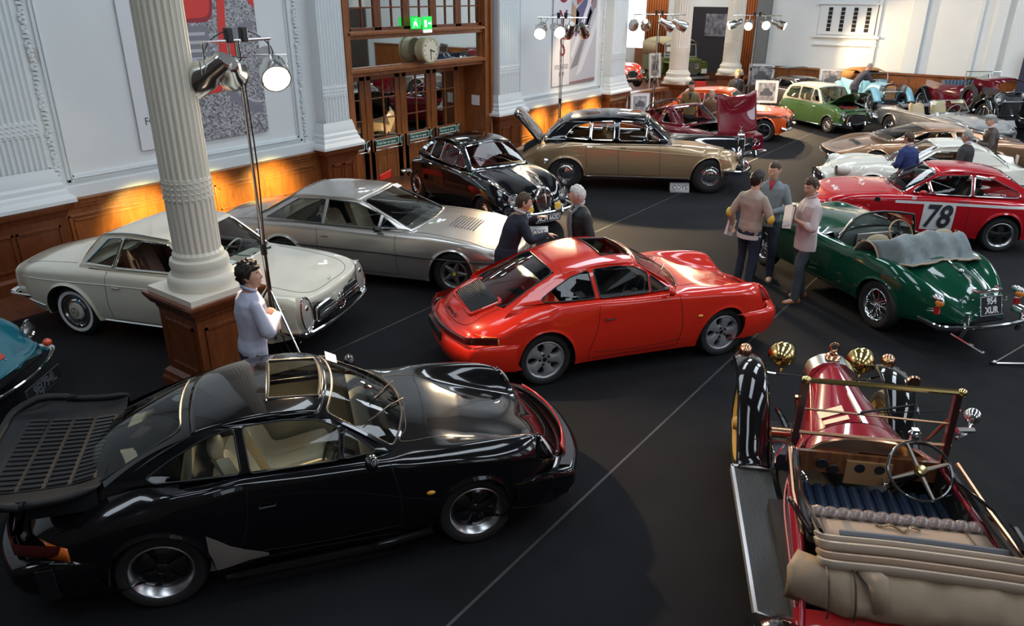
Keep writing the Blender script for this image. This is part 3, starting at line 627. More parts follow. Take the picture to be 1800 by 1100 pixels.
  U=np.array([[(p[0][0],p[0][1]*q,max(p[0][2],0))for q in(1,.55,0)]for p in A]);
  mb.grid(U,c=1)
  mb.mirror()
  return mb
def seat_mb(mb,x,y,z,w=.5,h=.62,tilt=.32,hr=True,d=.5):
 cs=[]
 for(px,pz,hw,th)in((.28,.10,.9,.06),(.24,.17,1,.07),(.05,.15,1,.08),(-.18,.12,1,.09),(-.24,.22,1,.08),(-.24-tilt*.25,.42,.95,.07),(-.24-tilt*.5,.62,.85,.06),(-.26-tilt*.58,.68,.6,.04)):
  cs.append((px*d/.5,pz*h/.62,hw*w/2,th))
 for sg in(1,):
  prof=cr([(c[0],c[1])for c in cs],3);wd=np.interp(np.linspace(0,7,len(prof)),range(8),[c[2]for c in cs])
  G=[]
  for(p,q)in zip(prof,wd):
   G.append([(x+p[0]+.05*(abs(t)**3),y+q*t,z+p[1]+.05*abs(t)**2.5-(.012 if abs(t)>.4 and abs(t)<.5 else 0))for t in np.linspace(-1,1,15)])
  G=np.array(G);mb.grid(G)
  G2=G.copy();c=np.array([0,0,-.09]);
  G2[:,:,0]-=.09*np.clip(np.linspace(-.6,1.3,len(G2)),0,1)[:,None];G2[:,:,2]-=.1*np.clip(np.linspace(1.4,.1,len(G2)),0,1)[:,None]
  mb.grid(G2,flip=True)
  mb.grid(np.array([G[:,0],G2[:,0]]));mb.grid(np.array([G2[:,-1],G[:,-1]]));mb.grid(np.array([G[-1],G2[-1]]));mb.grid(np.array([G2[0],G[0]]))
  if hr:
   mb.ball((x+prof[-1][0]-.05,y,z+prof[-1][1]+.07),(.06,w*.26,.09),14)
 return mb
def rim_mb(style,rr,w,two=0):
 """wheel disc in local coords: z outward; returns list of (MB, material)"""
 o=w/2;A=MB();out=[]
 A.lathe([(rr*1.0,o-.012),(rr*1.04,o),(rr*1.0,o+.004),(rr*.95,o-.004),(rr*.90,o-.03),(rr*.88,-o),(rr*.2,-o)],40)
 D=MB();D.lathe([(0,o-.095),(rr*.9,o-.095)],24)
 def spokes(n,prof,thick,ph=0,mb=A,crown=.012):
  for k in range(n):
   a=2*math.pi*k/n+ph;M=Matrix.Rotation(a,4,'Z');G=[]
   for(r,hw,z)in prof:G.append([M@Vector((r,hw*t,z+crown*(1-t*t)))for t in(-1,-.6,0,.6,1)])
   mb.grid(G);B=[[p+Vector((0,0,-thick))-Vector((0,0,crown*(1-t*t)))for p,t in zip(g,(-1,-.6,0,.6,1))]for g in G]
   mb.grid([[g[0]for g in G],[g[0]for g in B]]);mb.grid([[g[-1]for g in B],[g[-1]for g in G]])
 if style=='cup':
  spokes(5,[(rr*.12,.045,o-.03),(rr*.3,.046,o-.022),(rr*.5,.044,o-.016),(rr*.7,.055,o-.014),(rr*.84,.095,o-.014),(rr*.93,.125,o-.02)],.05)
  A.lathe([(0,o-.018),(.045,o-.018),(.075,o-.016),(.095,o-.03)],24)
  for k in range(5):
   a=2*math.pi*(k+.5)/5;D.cyl((.058*math.cos(a),.058*math.sin(a),o-.02),(.058*math.cos(a),.058*math.sin(a),o-.008),.014,10)
  D.cyl((0,0,o-.02),(0,0,o-.012),.026,12)
  out=[(A,P('silver_wheel',(.42,.42,.43),.32,.45)),(D,BLACK)]
 elif style=='fuchs':
  B=MB();spokes(5,[(.03,.03,o-.05),(rr*.3,.035,o-.045),(rr*.52,.06,o-.045),(rr*.68,.07,o-.055),(rr*.80,.06,o-.07)],.03,mb=B)
  B.lathe([(0,o-.03),(.035,o-.032),(.05,o-.045),(.07,o-.06)],20)
  A=MB();A.lathe([(rr*1.0,o-.012),(rr*1.04,o),(rr*1.0,o+.004),(rr*.96,o-.004),(rr*.84,o-.055),(rr*.78,o-.08),(rr*.77,-o),(rr*.2,-o)],44)
  for k in range(5):
   a=2*math.pi*(k+.5)/5;B.cyl((.065*math.cos(a),.065*math.sin(a),o-.06),(.065*math.cos(a),.065*math.sin(a),o-.035),.011,8)
  out=[(A,ALU),(B,P('gloss_black_centre',(.008,.008,.008),.12,coat=1)),(D,MATT)]
 elif style=='star':
  spokes(5,[(.03,.05,o-.03),(rr*.35,.04,o-.028),(rr*.6,.028,o-.028),(rr*.82,.02,o-.03),(rr*.92,.022,o-.03)],.04)
  A.lathe([(rr*.93,o-.03),(rr*.80,o-.028),(rr*.79,o-.06)],40);A.lathe([(0,o-.015),(.05,o-.018),(.07,o-.03)],20)
  out=[(A,P('grey_alloy',(.28,.28,.29),.35,.8)),(D,MATT)]
  E_=MB();E_.cyl((0,0,o-.016),(0,0,o-.008),.026,14);out.append((E_,P('yellow_badge',(.8,.6,.05),.4)))
 elif style=='mini':
  spokes(8,[(.03,.02,o-.02),(rr*.4,.018,o-.03),(rr*.8,.016,o-.035),(rr*.93,.02,o-.035)],.03)
  A.lathe([(0,o),(.03,o),(.045,o-.02)],16);out=[(A,P('silver_paint',(.5,.5,.5),.3,.6)),(D,MATT)]
 elif style=='four':
  A=MB();A.lathe([(rr*1.0,o-.012),(rr*1.05,o),(rr*1.0,o+.004),(rr*.9,o-.01),(rr*.8,o-.06),(rr*.78,-o)],40)
  B=MB();spokes(4,[(.02,.05,o-.03),(rr*.4,.045,o-.035),(rr*.65,.06,o-.045),(rr*.8,.08,o-.05)],.03,mb=B);B.lathe([(0,o-.01),(.03,o-.012),(.05,o-.03)],16)
  out=[(A,ALU),(B,P('dark_spokes',(.03,.03,.03),.3,.5)),(D,MATT)]
 elif style=='wire':
  for k in range(36):
   a=2*math.pi*k/36;b=a+(.35 if k%2 else-.35);zi=o-.01 if k%4<2 else o-.06
   A.tube([(.035*math.cos(a),.035*math.sin(a),zi),(rr*.93*math.cos(b),rr*.93*math.sin(b),o-(.03 if k%3 else .06))],.0028,5)
  A.lathe([(0,o+.02),(.02,o+.02),(.03,o),(.036,o-.07)],16)
  A.tube([(0.06,0,o+.014),(-.06,0,o+.014)],.012,8)
  out=[(A,CHROME),(D,MATT)]
 elif style=='hub':
  A=MB();A.lathe([(rr*1.0,o-.012),(rr*1.04,o),(rr*1.0,o+.002),(rr*.93,o-.02),(rr*.80,o-.02),(rr*.74,o-.008),(rr*.6,o-.004),(rr*.55,o-.02)],40)
  H=MB();H.lathe([(rr*.56,o-.015),(rr*.5,o+.008),(rr*.2,o+.018),(0,o+.02)],32)
  if two is None:out=[(A,CHROME),(H,CHROME)]
  else:out=[(A,CHROME),(H,two or CHROME)]
 elif style=='steel':
  A=MB();A.lathe([(rr*1.0,o-.012),(rr*1.04,o),(rr*.95,o-.01),(rr*.85,o-.05),(rr*.5,o-.035),(rr*.45,o-.01),(0,o+.01)],36);out=[(A,two or ALU)]
 return out
WM={}
def wheel(parent,x,y,R,w,rr,style,sgn,two=0,white=False,tyre=RUBBER):
 key=(R,w,rr,style,two.name if two else None,white)
 if key not in WM:
  T=MB();o=w/2
  T.lathe([(rr*.98,o-.02),(rr*1.03,o-.002),(rr+(R-rr)*.35,o+.012),(rr+(R-rr)*.7,o+.008),(R-.018,o-.012),(R-.003,o-.03),(R,0),(R-.003,-o+.03),(R-.018,-o+.012),(rr+(R-rr)*.5,-o-.012),(rr,-o),(rr*.8,-o)],56)
  for q in(-.5,-.17,.17,.5):T.lathe([(R+.0012,q*o-.004),(R-.006,q*o),(R+.0012,q*o+.004)],56,c=0)
  if white:T.lathe([(rr+(R-rr)*.2,o+.0105),(rr+(R-rr)*.5,o+.0145)],48,c=1)
  WM[key]=(T,rim_mb(style,rr,w,two))
 T,rims=WM[key]
 M=Matrix.Rotation(-sgn*math.pi/2,4,'X')
 def app(mb):
  q=MB();q.v=[tuple(M@Vector(v))for v in mb.v];q.f=mb.f;q.m=mb.m;return q
 t=obj('wheel',app(T),[tyre,WHITE]if white else tyre,parent,loc=(x,sgn*y,R));t['label']='black rubber tyre'
 comb=MB();ms=[]
 for i,(mb,mat)in enumerate(rims):q=app(mb);comb.add(q.v,q.f,i);ms.append(mat)
 r=obj('rim',comb,ms,t)
 return t
def panel(bot,top,nt=20,ns=8,ins=None,bulge=0,bdir=(1,0,0)):
 """surface between two curves over t in -1..1; returns (frame MB or None, glass MB, P)"""
 bd=Vector(bdir)
 def Pf(s,t):return bot(t).lerp(top(t),s)+bd*(bulge*4*s*(1-s))
 ts=list(np.linspace(-1,1,nt+1));ss=list(np.linspace(0,1,ns+1));fr=MB();gl=MB()
 if ins:
  t0,t1,s0,s1=ins;ts=sorted(set([round(t,5)for t in ts if min(abs(t-t0),abs(t-t1))>.03]+[t0,t1]));ss=sorted(set([round(q,5)for q in ss if min(abs(q-s0),abs(q-s1))>.03]+[s0,s1]))
 V=[[Pf(q,t)for t in ts]for q in ss];m=len(ts);flat=[p for r in V for p in r]
 ff=[];gf=[]
 for i in range(len(ss)-1):
  for j in range(m-1):
   f=(i*m+j,i*m+j+1,(i+1)*m+j+1,(i+1)*m+j);tc,sc=(ts[j]+ts[j+1])/2,(ss[i]+ss[i+1])/2
   if ins and ins[0]<tc<ins[1]and ins[2]<sc<ins[3]:gf.append(f)
   else:ff.append(f)
 if not ins:gf=ff;ff=[]
 fr.add(flat,ff);gl.add(flat,gf)
 return fr,gl,Pf
def loop_on(Pf,ins,n=10,r=.12,off=Vector((0,0,0))):
 t0,t1,s0,s1=ins;asp=(t1-t0)/(s1-s0)
 pts=[]
 cs=rpoly([(t0,s0),(t1,s0),(t1,s1),(t0,s1)],r,4)
 for i in range(len(cs)):
  a,b=cs[i],cs[(i+1)%len(cs)];k=max(1,int(abs(b[0]-a[0])/.12))
  for q in range(k):p=a+(b-a)*q/k;pts.append(Pf(p[1],p[0])+off)
 return pts
def clean(mb):
 used=sorted({i for f in mb.f for i in f});mp={a:b for b,a in enumerate(used)}
 mb.v=[mb.v[i]for i in used];mb.f=[tuple(mp[i]for i in f)for f in mb.f];return mb
def greenhouse(T,B,g,pm,gm=GLASS,trim=CHROME,roofm=None,framem=None):
 """roof, side windows, windscreen and back window; all in car coordinates"""
 yb,yr,zb,zr=ip(g['yb']),ip(g['yr']),ip(g['zb']),ip(g['zr']);e=g.get('tum',1.25);roofm=roofm or pm;framem=framem or trim
 def Y(x,z,off=0.0):
  a,b=float(zb(x)),float(zr(x));t=min(max((z-a)/max(b-a,.05),0),1.05);return float(yb(x))+(float(yr(x))-float(yb(x)))*t**e+.012*math.sin(math.pi*min(t,1))+off
 xa,xh,xr,xc=g['xa'],g['xh'],g['xr'],g['xc']
 topc=cr(g['side'],8)
 xs=np.linspace(xc,xa,24);bottom=[(x,float(zb(x))-g.get('sink',.02))for x in xs]
 ztail=B.top(min(xc,B.hole[0]-.03),float(yb(xc)),-.01).z;topc=topc[:-1]+[(xc,ztail)]
 outline=[tuple(p)for p in topc]+[(x,z if x>B.hole[0]else min(z,B.top(min(x,B.hole[0]-.03),float(yb(x)),-.01).z))for x,z in bottom[1:-1]]
 wins=[rpoly(w,g.get('wr',.05),5)for w in g['wins']]
 for sg in(1,-1):sp=MB();sp.poly(outline,lambda a,b:(a,sg*Y(a,b),b),wins);obj('roof_pillars',sp,g.get('pillm',pm),T,ang=30)
 for w in wins:
  for sg in(1,-1):
   gm_=MB();xs_=[p[0]for p in w];lo,hi=min(xs_),max(xs_);
   gm_.poly(w,lambda a,b:(a,sg*Y(a,b,-.006),b));go=obj('side_window',gm_,gm,T,ang=180)
   fr=MB();fr.tube([(p[0],sg*Y(p[0],p[1],.001),p[1])for p in w],g.get('fr',.007),6,closed=True);obj('window_frame',fr,framem,go)
 rail=[p for p in topc if xr-.02<=p[0]<=xh+.02 and p[1]>=float(zr(p[0]))-.06]
 rx=np.linspace(xh,xr,22);crown=ip(g.get('crown',.06));bh,br=g.get('bowh',.06),g.get('bowr',.04)
 railz=lambda x:float(np.interp(x,[p[0]for p in topc[::-1]],[p[1]for p in topc[::-1]]))if True else 0
 def Rp(x,t,off=0.0):
  u=(x-xr)/(xh-xr);z=railz(x)+(float(crown(x))+off)*(1-abs(t)**g.get('ce',2.6))
  return Vector((x+(1-t*t)*(bh*u**3-br*(1-u)**3),Y(x,railz(x))*t*(1+.0*u),z+off*(1 if abs(t)<.98 else 0)*0))
 rf=MB();sr=g.get('sunroof')
 V=[[Rp(x,t)for t in np.linspace(-1,1,25)]for x in rx];tl=np.linspace(-1,1,25)
 if sr:
  rx=sorted(list(rx)+[sr[0],sr[1]]);tl=sorted(list(tl)+[-sr[2],sr[2]]);V=[[Rp(x,t)for t in tl]for x in rx]
 m=len(V[0]);fs=[(i*m+j,i*m+j+1,(i+1)*m+j+1,(i+1)*m+j)for i in range(len(V)-1)for j in range(m-1)if not(sr and sr[0]<(rx[i]+rx[i+1])/2<sr[1]and abs((tl[j]+tl[j+1])/2)<sr[2])]
 rf.add([p for r in V for p in r],fs)
 ro=obj('roof',rf,roofm,T,ang=60,solid=.02)
 if sr:
  fr=MB();c=[Rp(x,t)+Vector((0,0,.002))for x,t in[(sr[0],t)for t in np.linspace(-sr[2],sr[2],8)]+[(sr[1],t)for t in np.linspace(sr[2],-sr[2],8)]]
  fr.tube(c,.012,6,closed=True);obj('sunroof_opening_trim',fr,BLACK,ro)
 za=float(zb(xa))-g.get('sink',.02);bow,dz=g['bow'],g.get('cowl',.04)
 bot=lambda t:Vector((xa+bow*(1-t*t),Y(xa,za)*t,za+dz*(1-abs(t)**2.5)))
 top=lambda t:Rp(xh,t)
 ins=g.get('wins_ins',(-.94,.94,.05,.95))
 fr,gl,Pf=panel(bot,top,24,8,ins,g.get('wb',.02))
 obj('windscreen_surround',clean(fr),pm,T,ang=60);wo=obj('windscreen',clean(gl),g.get('wgm',gm),T,ang=180)
 ft=MB();ft.tube(loop_on(Pf,ins,r=g.get('wcr',.1)),g.get('wfr',.009),6,closed=True);obj('windscreen_seal',ft,g.get('sealm',framem),wo)
 B.Pf=Pf
 wp=MB()
 for s0 in g.get('wipers',((.0,-.75),(.55,-.2))):
  a,b=Pf(.02,s0[0]*.9),Pf(.42,s0[1]*.9);n=Vector((.02,0,.03));wp.tube([a+n,a.lerp(b,.6)+n*1.6,b+n*.8],[.007,.005,.004],6);q=Pf(.25,s0[1]*.9-.1);wp.tube([b.lerp(a,.3)+n*.7,b+(b-a)*.25+n*.5],.006,5)
 if g.get('wipers',1):obj('wiper',wp,BLACK,T)
 zc_=float(zb(xc))-g.get('sink',.02);bw=g.get('rbow',.12);rdz=g.get('rdz',.03)
 bot2=lambda t:B.top(min(xc-bw*(1-t*t),B.hole[0]-.02),Y(xc,zc_)*t*.995,-.006)
 top2=lambda t:Rp(xr,t)
 rins=g.get('rins',(-.8,.8,.18,.88))
 fr,gl,Pr=panel(bot2,top2,24,10,rins,g.get('rb',.03),(-.7,0,.7))
 obj('rear_panel',clean(fr),g.get('rearm',roofm),T,ang=60);bo=obj('rear_window',clean(gl),g.get('rgm',gm),T,ang=180)
 ft=MB();ft.tube(loop_on(Pr,rins,r=g.get('rcr',.1)),g.get('rfr',.010),6,closed=True);obj('rear_window_seal',ft,g.get('sealm',framem),bo)
 B.Pr=Pr;B.Rp=Rp;B.GY=Y
def surf_line(B,pts,r=.0035,kind='side',sgn=1,off=.0,m=12):
 out=[]
 for p in cr(pts,m):out.append(B.side(p[0],p[1],off,sgn)if kind=='side' else B.top(p[0],p[1]*sgn,off))
 return out
def seams(T,B,side=(),top=(),name='shut_lines',mat=SEAM,r=.004):
 for sg in(1,-1):
  mb=MB()
  for L in side:mb.tube(surf_line(B,L,sgn=sg,off=-r*.3),r,5)
  if side:obj(name,mb,mat,T)
 mb=MB()
 for L in top:mb.tube(surf_line(B,L,kind='top',off=-r*.2),r,5)
 return obj(name,mb,mat,T)if top else None
def tubpart(T,mb,name,mat,**k):return obj(name,mb,mat,T,**k)
def lamp(T,name,pos,dirv,r,ring=CHROME,lens=CLEAR,depth=.05,bowl=REFL,rw=.012):
 M=basis(pos,*(lambda z:(z.orthogonal(),z.cross(z.orthogonal())))(Vector(dirv).normalized()))
 a=MB();a.lathe([(r*.15,-depth*.9),(r*.6,-depth*.6),(r*.97,0)],24,M,c=0);a.lathe([(r*.97,-.01),(r+rw,-.004),(r+rw*.7,rw*.7),(r*.96,.002)],28,M,c=1)
 a.lathe([(r*.97,.001),(r*.7,r*.18),(r*.35,r*.26),(0,r*.29)],24,M,c=2)
 return obj(name,a,[bowl,ring,lens],T)
def plate(T,txt,pos,xdir,ydir,w,h,fg=(.75,.75,.75),bg=(.015,.015,.015),size=None,yellow=False,name='number_plate',two=None):
 M=basis(pos,xdir,ydir);mb=MB();mb.box((-w/2,-h/2,-.006),(w/2,h/2,0),M,c=0);mb.box((-w/2-.006,-h/2-.006,-.008),(w/2+.006,h/2+.006,-.002),M,c=1)
 ls=txt.split('\n');n=len(ls);sz=size or h*.95/n
 for i,l in enumerate(ls):text_mb(mb,l,M@Matrix.Translation((0,(n-1-2*i)*h/n/2,.002)),sz*1.1,.001,1,sx=.85,bold=.004*sz/.1)
 k='plate_%d'%int(bg[0]*100)
 return obj(name,mb,[P(k,bg,.4),P('plate_fg_%d'%int(fg[0]*100),fg,.4)],T)
def steering(T,pos,r=.19,tilt=60,rimm=BLACK,spm=BLACK,n=3,hub=.04,yaw=0,tube=.011):
 M=Matrix.Translation(pos)@Matrix.Rotation(R_(-tilt),4,'Y')@Matrix.Rotation(math.pi/2*0,4,'Z');mb=MB()
 mb.tube([M@Vector((r*math.cos(a),r*math.sin(a),0))for a in np.linspace(0,2*math.pi,33)[:-1]],tube,8,closed=True,c=0)
 for k in range(n):
  a=2*math.pi*k/n+(math.pi/n if n==4 else 0)+yaw;mb.tube([M@Vector((0,0,-.02)),M@Vector((r*math.cos(a),r*math.sin(a),0))],.012,6,c=1,sq=(1.3,.4))
 mb.lathe([(0,.012),(hub*.7,.01),(hub,-.02),(hub*.6,-.06),(.02,-.3)],16,M,c=1)
 return obj('steering_wheel',mb,[rimm,spm],T)
def interior(T,B,seatm,floorm=MATT,seats=((.05,.37),(.05,-.37)),zf=.24,sz=.24,dashm=BLACK,dash=None,bench=None,hr=True,sw=.5,sh=.66,swpos=None,sm=None):
 h0,h1=B.hole[:2];xs=np.linspace(h0,h1,12);mb=MB();S=[]
 for x in xs:
  f=B.curve(x);y5,z5=f(5.0);yi=float(y5)-.004;S.append([(x,q*yi,zz)for q,zz in((1,float(z5)-.002),(1,zf),(0,zf),(-1,zf),(-1,float(z5)-.002))])
 mb.grid(S);mb.grid([[S[0][0],S[0][4]],[S[0][1],S[0][3]]]);mb.grid([[S[-1][0],S[-1][4]],[S[-1][1],S[-1][3]]])
 obj('cabin_tub',mb,floorm,T)
 for(x,y)in seats:
  mb=MB();seat_mb(mb,x,y,sz,sw,sh,hr=hr);obj('seat',mb,seatm,T)
 if bench:
  mb=MB();seat_mb(mb,bench[0],0,bench[2]if len(bench)>2 else sz+.04,bench[1],sh*.85,hr=False);obj('rear_bench',mb,seatm,T)
 if dash:
  x,z=dash;y=float(B.W(x))-.14;mb=MB();mb.grid([[(x+.02,y*t,z-.3),(x-.03,y*t,z-.1),(x,y*t,z-.01),(x+.05,y*t*.97,z-.01),(x+.24,y*t*.78,z-.05)]for t in np.linspace(-1,1,9)]);obj('dashboard',mb,dashm,T,ang=60)
 if swpos:steering(T,swpos,rimm=sm or BLACK)
def bar(T,name,pts,r,mat,sq=(1,1),n=8,label=None,closed=False):
 mb=MB();mb.tube(cr(pts,6,closed),r,n,sq=sq,closed=closed);return obj(name,mb,mat,T,label=label,ang=50)
def mirror_pair(T,name,pos,mat,s=(.04,.075,.05),sides=(1,-1),arm=.06,face=CHROME):
 for sg in sides:
  mb=MB();x,y,z=pos;mb.ball((x,sg*y,z),s,14,c=0);mb.tube([(x+.02,sg*(y-arm),z-s[2]*1.2),(x,sg*y,z)],.012,6,c=0)
  mb.lathe([(0,0),(s[1]*.75,0)],16,Matrix.Translation((x-s[0]*.95,sg*y,z))@Matrix.Rotation(-math.pi/2,4,'Y'),c=1);obj(name,mb,[mat,face],T)
def handle(T,B,x,z,mat=CHROME,L=.11):
 for sg in(1,-1):
  mb=MB();mb.tube([B.side(x-L/2,z,.0,sg),B.side(x-L/2,z,.022,sg),B.side(x+L/2,z,.022,sg),B.side(x+L/2,z,.0,sg)],.008,6);obj('door_handle',mb,mat,T)
def pose(front,rear):
 f,r=Vector(front),Vector(rear);return math.atan2((f-r).y,(f-r).x),(f+r)/2
def coupe911(name,label,loc,rz,pm,turbo,seatm,wst):
 T=thing(name,label,'car',loc,rz)
 if turbo:
  W=[(-2.08,.70),(-1.95,.78),(-1.7,.86),(-1.136,.893),(-.75,.875),(-.5,.815),(0,.80),(.7,.815),(1.136,.845),(1.6,.82),(1.85,.76),(1.98,.70)]
 else:
  W=[(-2.05,.70),(-1.95,.76),(-1.65,.815),(-1.136,.838),(-.6,.812),(0,.80),(.6,.80),(1.136,.826),(1.6,.80),(1.85,.745),(1.98,.69)]
 B=Body(dict(W=W,ZB=[(-2.08,.30),(-1.5,.22),(1.5,.19),(1.98,.22)],ZS=[(-2.08,.60),(-1.95,.70),(-1.7,.80),(-1.4,.885),(-1.136,.925),(-.7,.93),(0,.905),(.7,.895),(1.0,.895),(1.25,.885),(1.5,.87),(1.72,.845),(1.82,.805),(1.90,.68),(1.98,.57)],ZC=[(-2.08,.62),(-1.95,.755),(-1.75,.86),(-1.45,.95),(-1.1,1.0),(-.8,.95),(.5,.93),(.85,.905),(1.1,.845),(1.4,.755),(1.7,.66),(1.92,.56),(1.98,.53)],YC=[(-2.08,.78),(-1.2,.80),(0,.9),(.9,.84),(1.3,.785),(1.9,.77)],ZV=[(-2,0),(.8,0),(1.15,.05),(1.6,.085),(1.8,.05),(1.98,0)],DS=[(-2.08,.10),(-1.136,.13),(0,.06),(1.3,.09),(1.98,.12)],ZW=[(-2.08,.45),(-1.136,.56),(0,.55),(1.136,.54),(1.98,.42)],arch=[(1.136,.352,.665),(-1.136,.362,.68)],hole=(-.95,.47),bow=(.22,.26),nose=(.08,.10,.32,.42),tail=(.07,.1,.3,.46),lip=.016 if turbo else .008))
 bm=B.mesh();obj('body',bm,[pm,MATT],T,ang=45)
 g=dict(yb=[(-1.62,.66),(-1.1,.715),(-.5,.715),(.2,.70),(.54,.655)],yr=[(-1.3,.47),(-.8,.50),(-.2,.52),(.1,.505)],zb=[(-1.62,.855),(-1.2,.905),(-.6,.925),(.54,.905)],zr=[(-1.62,1.0),(-1.2,1.10),(-.85,1.185),(-.5,1.25),(-.2,1.265),(.06,1.235),(.30,1.1),(.54,1.0)],xa=.54,xh=.04,xr=-.84,xc=-1.58,side=[(.54,.885),(.30,1.075),(.04,1.225),(-.2,1.262),(-.5,1.252),(-.84,1.185),(-1.2,1.06),(-1.58,.855)],wins=[[(.42,.93),(.20,1.10),(.17,.93)],[(.14,.93),(.17,1.12),(.02,1.20),(-.2,1.235),(-.50,1.225),(-.47,.94)],[(-.53,.945),(-.555,1.22),(-.75,1.17),(-.98,1.07),(-1.15,.985),(-1.10,.955)]],bow=.17,cowl=.05,crown=[(-1.5,.07),(-.8,.055),(.1,.05)],bowh=.09,bowr=.04,rbow=.16,rdz=.10,rins=(-.80,.80,.10,.93),wb=.035,rb=.02,sunroof=(-.32,.0,.62),wr=.035,tum=1.1,rgm=GLASS if turbo else TINT,rcr=.14,ce=2.4,rearm=pm)
 greenhouse(T,B,g,pm,trim=BLACK if turbo else BLACK,framem=BLACK)
 interior(T,B,seatm,MATT if not turbo else P('cream_carpet',(.30,.27,.20),.9),seats=((-.22,.36),(-.22,-.36)),zf=.2,sz=.20,dash=(.30,.93),bench=(-.86,.95,.34),swpos=(.12,-.37,.84))
 seams(T,B,side=[[(.52,.26),(.56,.5),(.53,.74),(.50,.88)],[(-.50,.88),(-.53,.6),(-.60,.4),(-.62,.28)],[(.52,.25),(-.62,.25)]],top=[[(.72,0),(.68,.35),(.62,.54),(.95,.52),(1.45,.44),(1.82,.38),(1.9,.2),(1.92,0),(1.9,-.2),(1.82,-.38),(1.45,-.44),(.95,-.52),(.62,-.54),(.68,-.35),(.72,0)],[(-1.5,.50),(-1.75,.46),(-1.98,.42),(-2.02,0),(-1.98,-.42),(-1.75,-.46),(-1.5,-.50)]])
 seams(T,B,side=[[(.55,.33),(0,.30),(-.55,.33)]],name='sill_moulding_line')
 for sg in(1,-1):
  lamp(T,'headlamp',B.top(1.865,sg*.60,.0)+Vector((.015,0,-.035)),(.86,0,.50),.112,lens=P('milky_lens',(.60,.60,.58),.15,coat=1),ring=pm,depth=.05,rw=.018)
  mb=MB();mb.ball(B.side(.78,.60,.004,sg),(.035,.012,.018),10);obj('side_repeater',mb,P('repeater_orange',(.95,.42,.03),.3,coat=1),T)
 mb=MB();mid=MB()
 z0,z1=(.585,.675)if not turbo else(.56,.66)
 for sg in(1,):
  pts=[]
  for y in np.linspace(-.80,.80,41):
   ay=abs(y);
   if ay<.70:x=-2.16+.0*y;x=float(B.warp(-2.08,y,.6))-.065
   else:x=float(B.warp(-2.08,.70,.6))-.065+(ay-.70)*3.2
   pts.append((x,y))
  G=[[(x-.012,y,z1-.0),(x-.03,y,z1-.02),(x-.03,y,z0+.01),(x-.01,y,z0)]for x,y in pts];mb.grid(G,c=0)
 lb=obj('rear_lamp_band',mb,P('smoked_red_lens',(.09,.010,.008)if not turbo else(.18,.012,.01),.12,coat=1),T)
 for sg in(1,-1):
  mb=MB();mb.grid([[tuple(B.side(x,z,.012,sg))for z in(z0-.01,z1-.01)]for x in np.linspace(-2.0,-1.84,5)])
  obj('rear_indicator',mb,P('orange_lens',(.75,.16,.02),.15,coat=1),T,solid=.01)
 if not turbo:
  for nm,xs,zc,sgn in(('rear_bumper',-2.08,.455,-1),('front_bumper',1.98,.435,1)):
   P_=[]
   for t in np.linspace(-1,1,41):
    y=.80*t if abs(t)<.9 else .72*np.sign(t)+.9*(t-.9*np.sign(t))
    y=.83*math.sin(t*math.pi/2);x=xs+sgn*.09-sgn*(.26*abs(y/.8)**2.4)-sgn*(.42*max(0,abs(t)-.72)/.28)
    P_.append((x,y))
   G=[[(x-sgn*.10,y*.99,zc+.12),(x-sgn*.01,y,zc+.105),(x+sgn*.022,y*1.01,zc+.07),(x+sgn*.025,y*1.01,zc-.02),(x,y,zc-.12),(x-sgn*.05,y*.98,zc-.2),(x-sgn*.2,y*.9,zc-.22)]for x,y in P_]
   mb=MB();mb.grid(G);obj(nm,mb,pm,T,ang=50)
  for sg in(1,-1):mb=MB();mb.ball((2.00-.2,sg*.69,.47),(.05,.07,.035),12);obj('front_indicator',mb,AMBER,T)
  mb=MB();G=[]
  for t in np.linspace(-1,1,21):G.append([tuple(B.Pr(-.12,t*.52)+Vector((-.30*q,0,-.085*q+.028+.0*q)))for q in(0,1.0)])
  gx0,gx1=-1.56,-1.86
  base=lambda x,y,o=.0:B.top(x,y,o)
  fr=MB();loop=rpoly([(gx0+.03,-.40),(gx0+.03,.40),(gx1-.03,.35),(gx1-.03,-.35)],.05)
  fr.tube([base(p[0],p[1],.012)for p in loop],.022,8,closed=True);go=obj('engine_grille_frame',fr,pm,T)
  gr=MB();gr.grid([[base(x,y,.016)for y in np.linspace(-.37,.37,9)]for x in np.linspace(gx0,gx1,6)],c=0)
  for k in range(15):
   x=gx0+(gx1-gx0)*(k+.5)/15;gr.tube([base(x,y,.022)for y in np.linspace(-.355,.355,9)],.0055,4,c=0)
  obj('engine_grille',gr,BLACK,go)
  tx=MB();M=basis(B.top(-1.99,.0,.006),(0,-1,0),(.45,0,.62));text_mb(tx,'Carrera 4',M,.085,.002,sx=1.1);obj('model_script',tx,BLACK,T)
  mirror_pair(T,'door_mirror',(.34,.83,.97),pm,(.05,.085,.055))
  mb=MB();mb.box((-2.2,-.26,.48),(-2.175,.26,.59));obj('number_plate',mb,P('dark_plate',(.02,.02,.02),.4),T)
 else:
  for nm,x0,zc,sgn in(('rear_bumper',-2.13,.42,-1),('front_bumper',2.04,.42,1)):
   P_=[]
   for t in np.linspace(-1,1,49):
    y=.87*math.sin(t*math.pi/2)*(1 if sgn<0 else .95);x=x0+sgn*.10-sgn*(.24*abs(y/.8)**2.4)-sgn*(.46*max(0,abs(t)-.74)/.26)
    P_.append((x,y))
   mb=MB();mb.grid([[(x-sgn*.16,y*.97,zc+.135),(x-sgn*.03,y,zc+.125),(x+sgn*.02,y*1.01,zc+.09),(x+sgn*.03,y*1.01,zc),(x-sgn*.01,y,zc-.09),(x-sgn*.10,y*.97,zc-.17),(x-sgn*.28,y*.9,zc-.18)]for x,y in P_]);bo=obj(nm,mb,pm,T,ang=50)
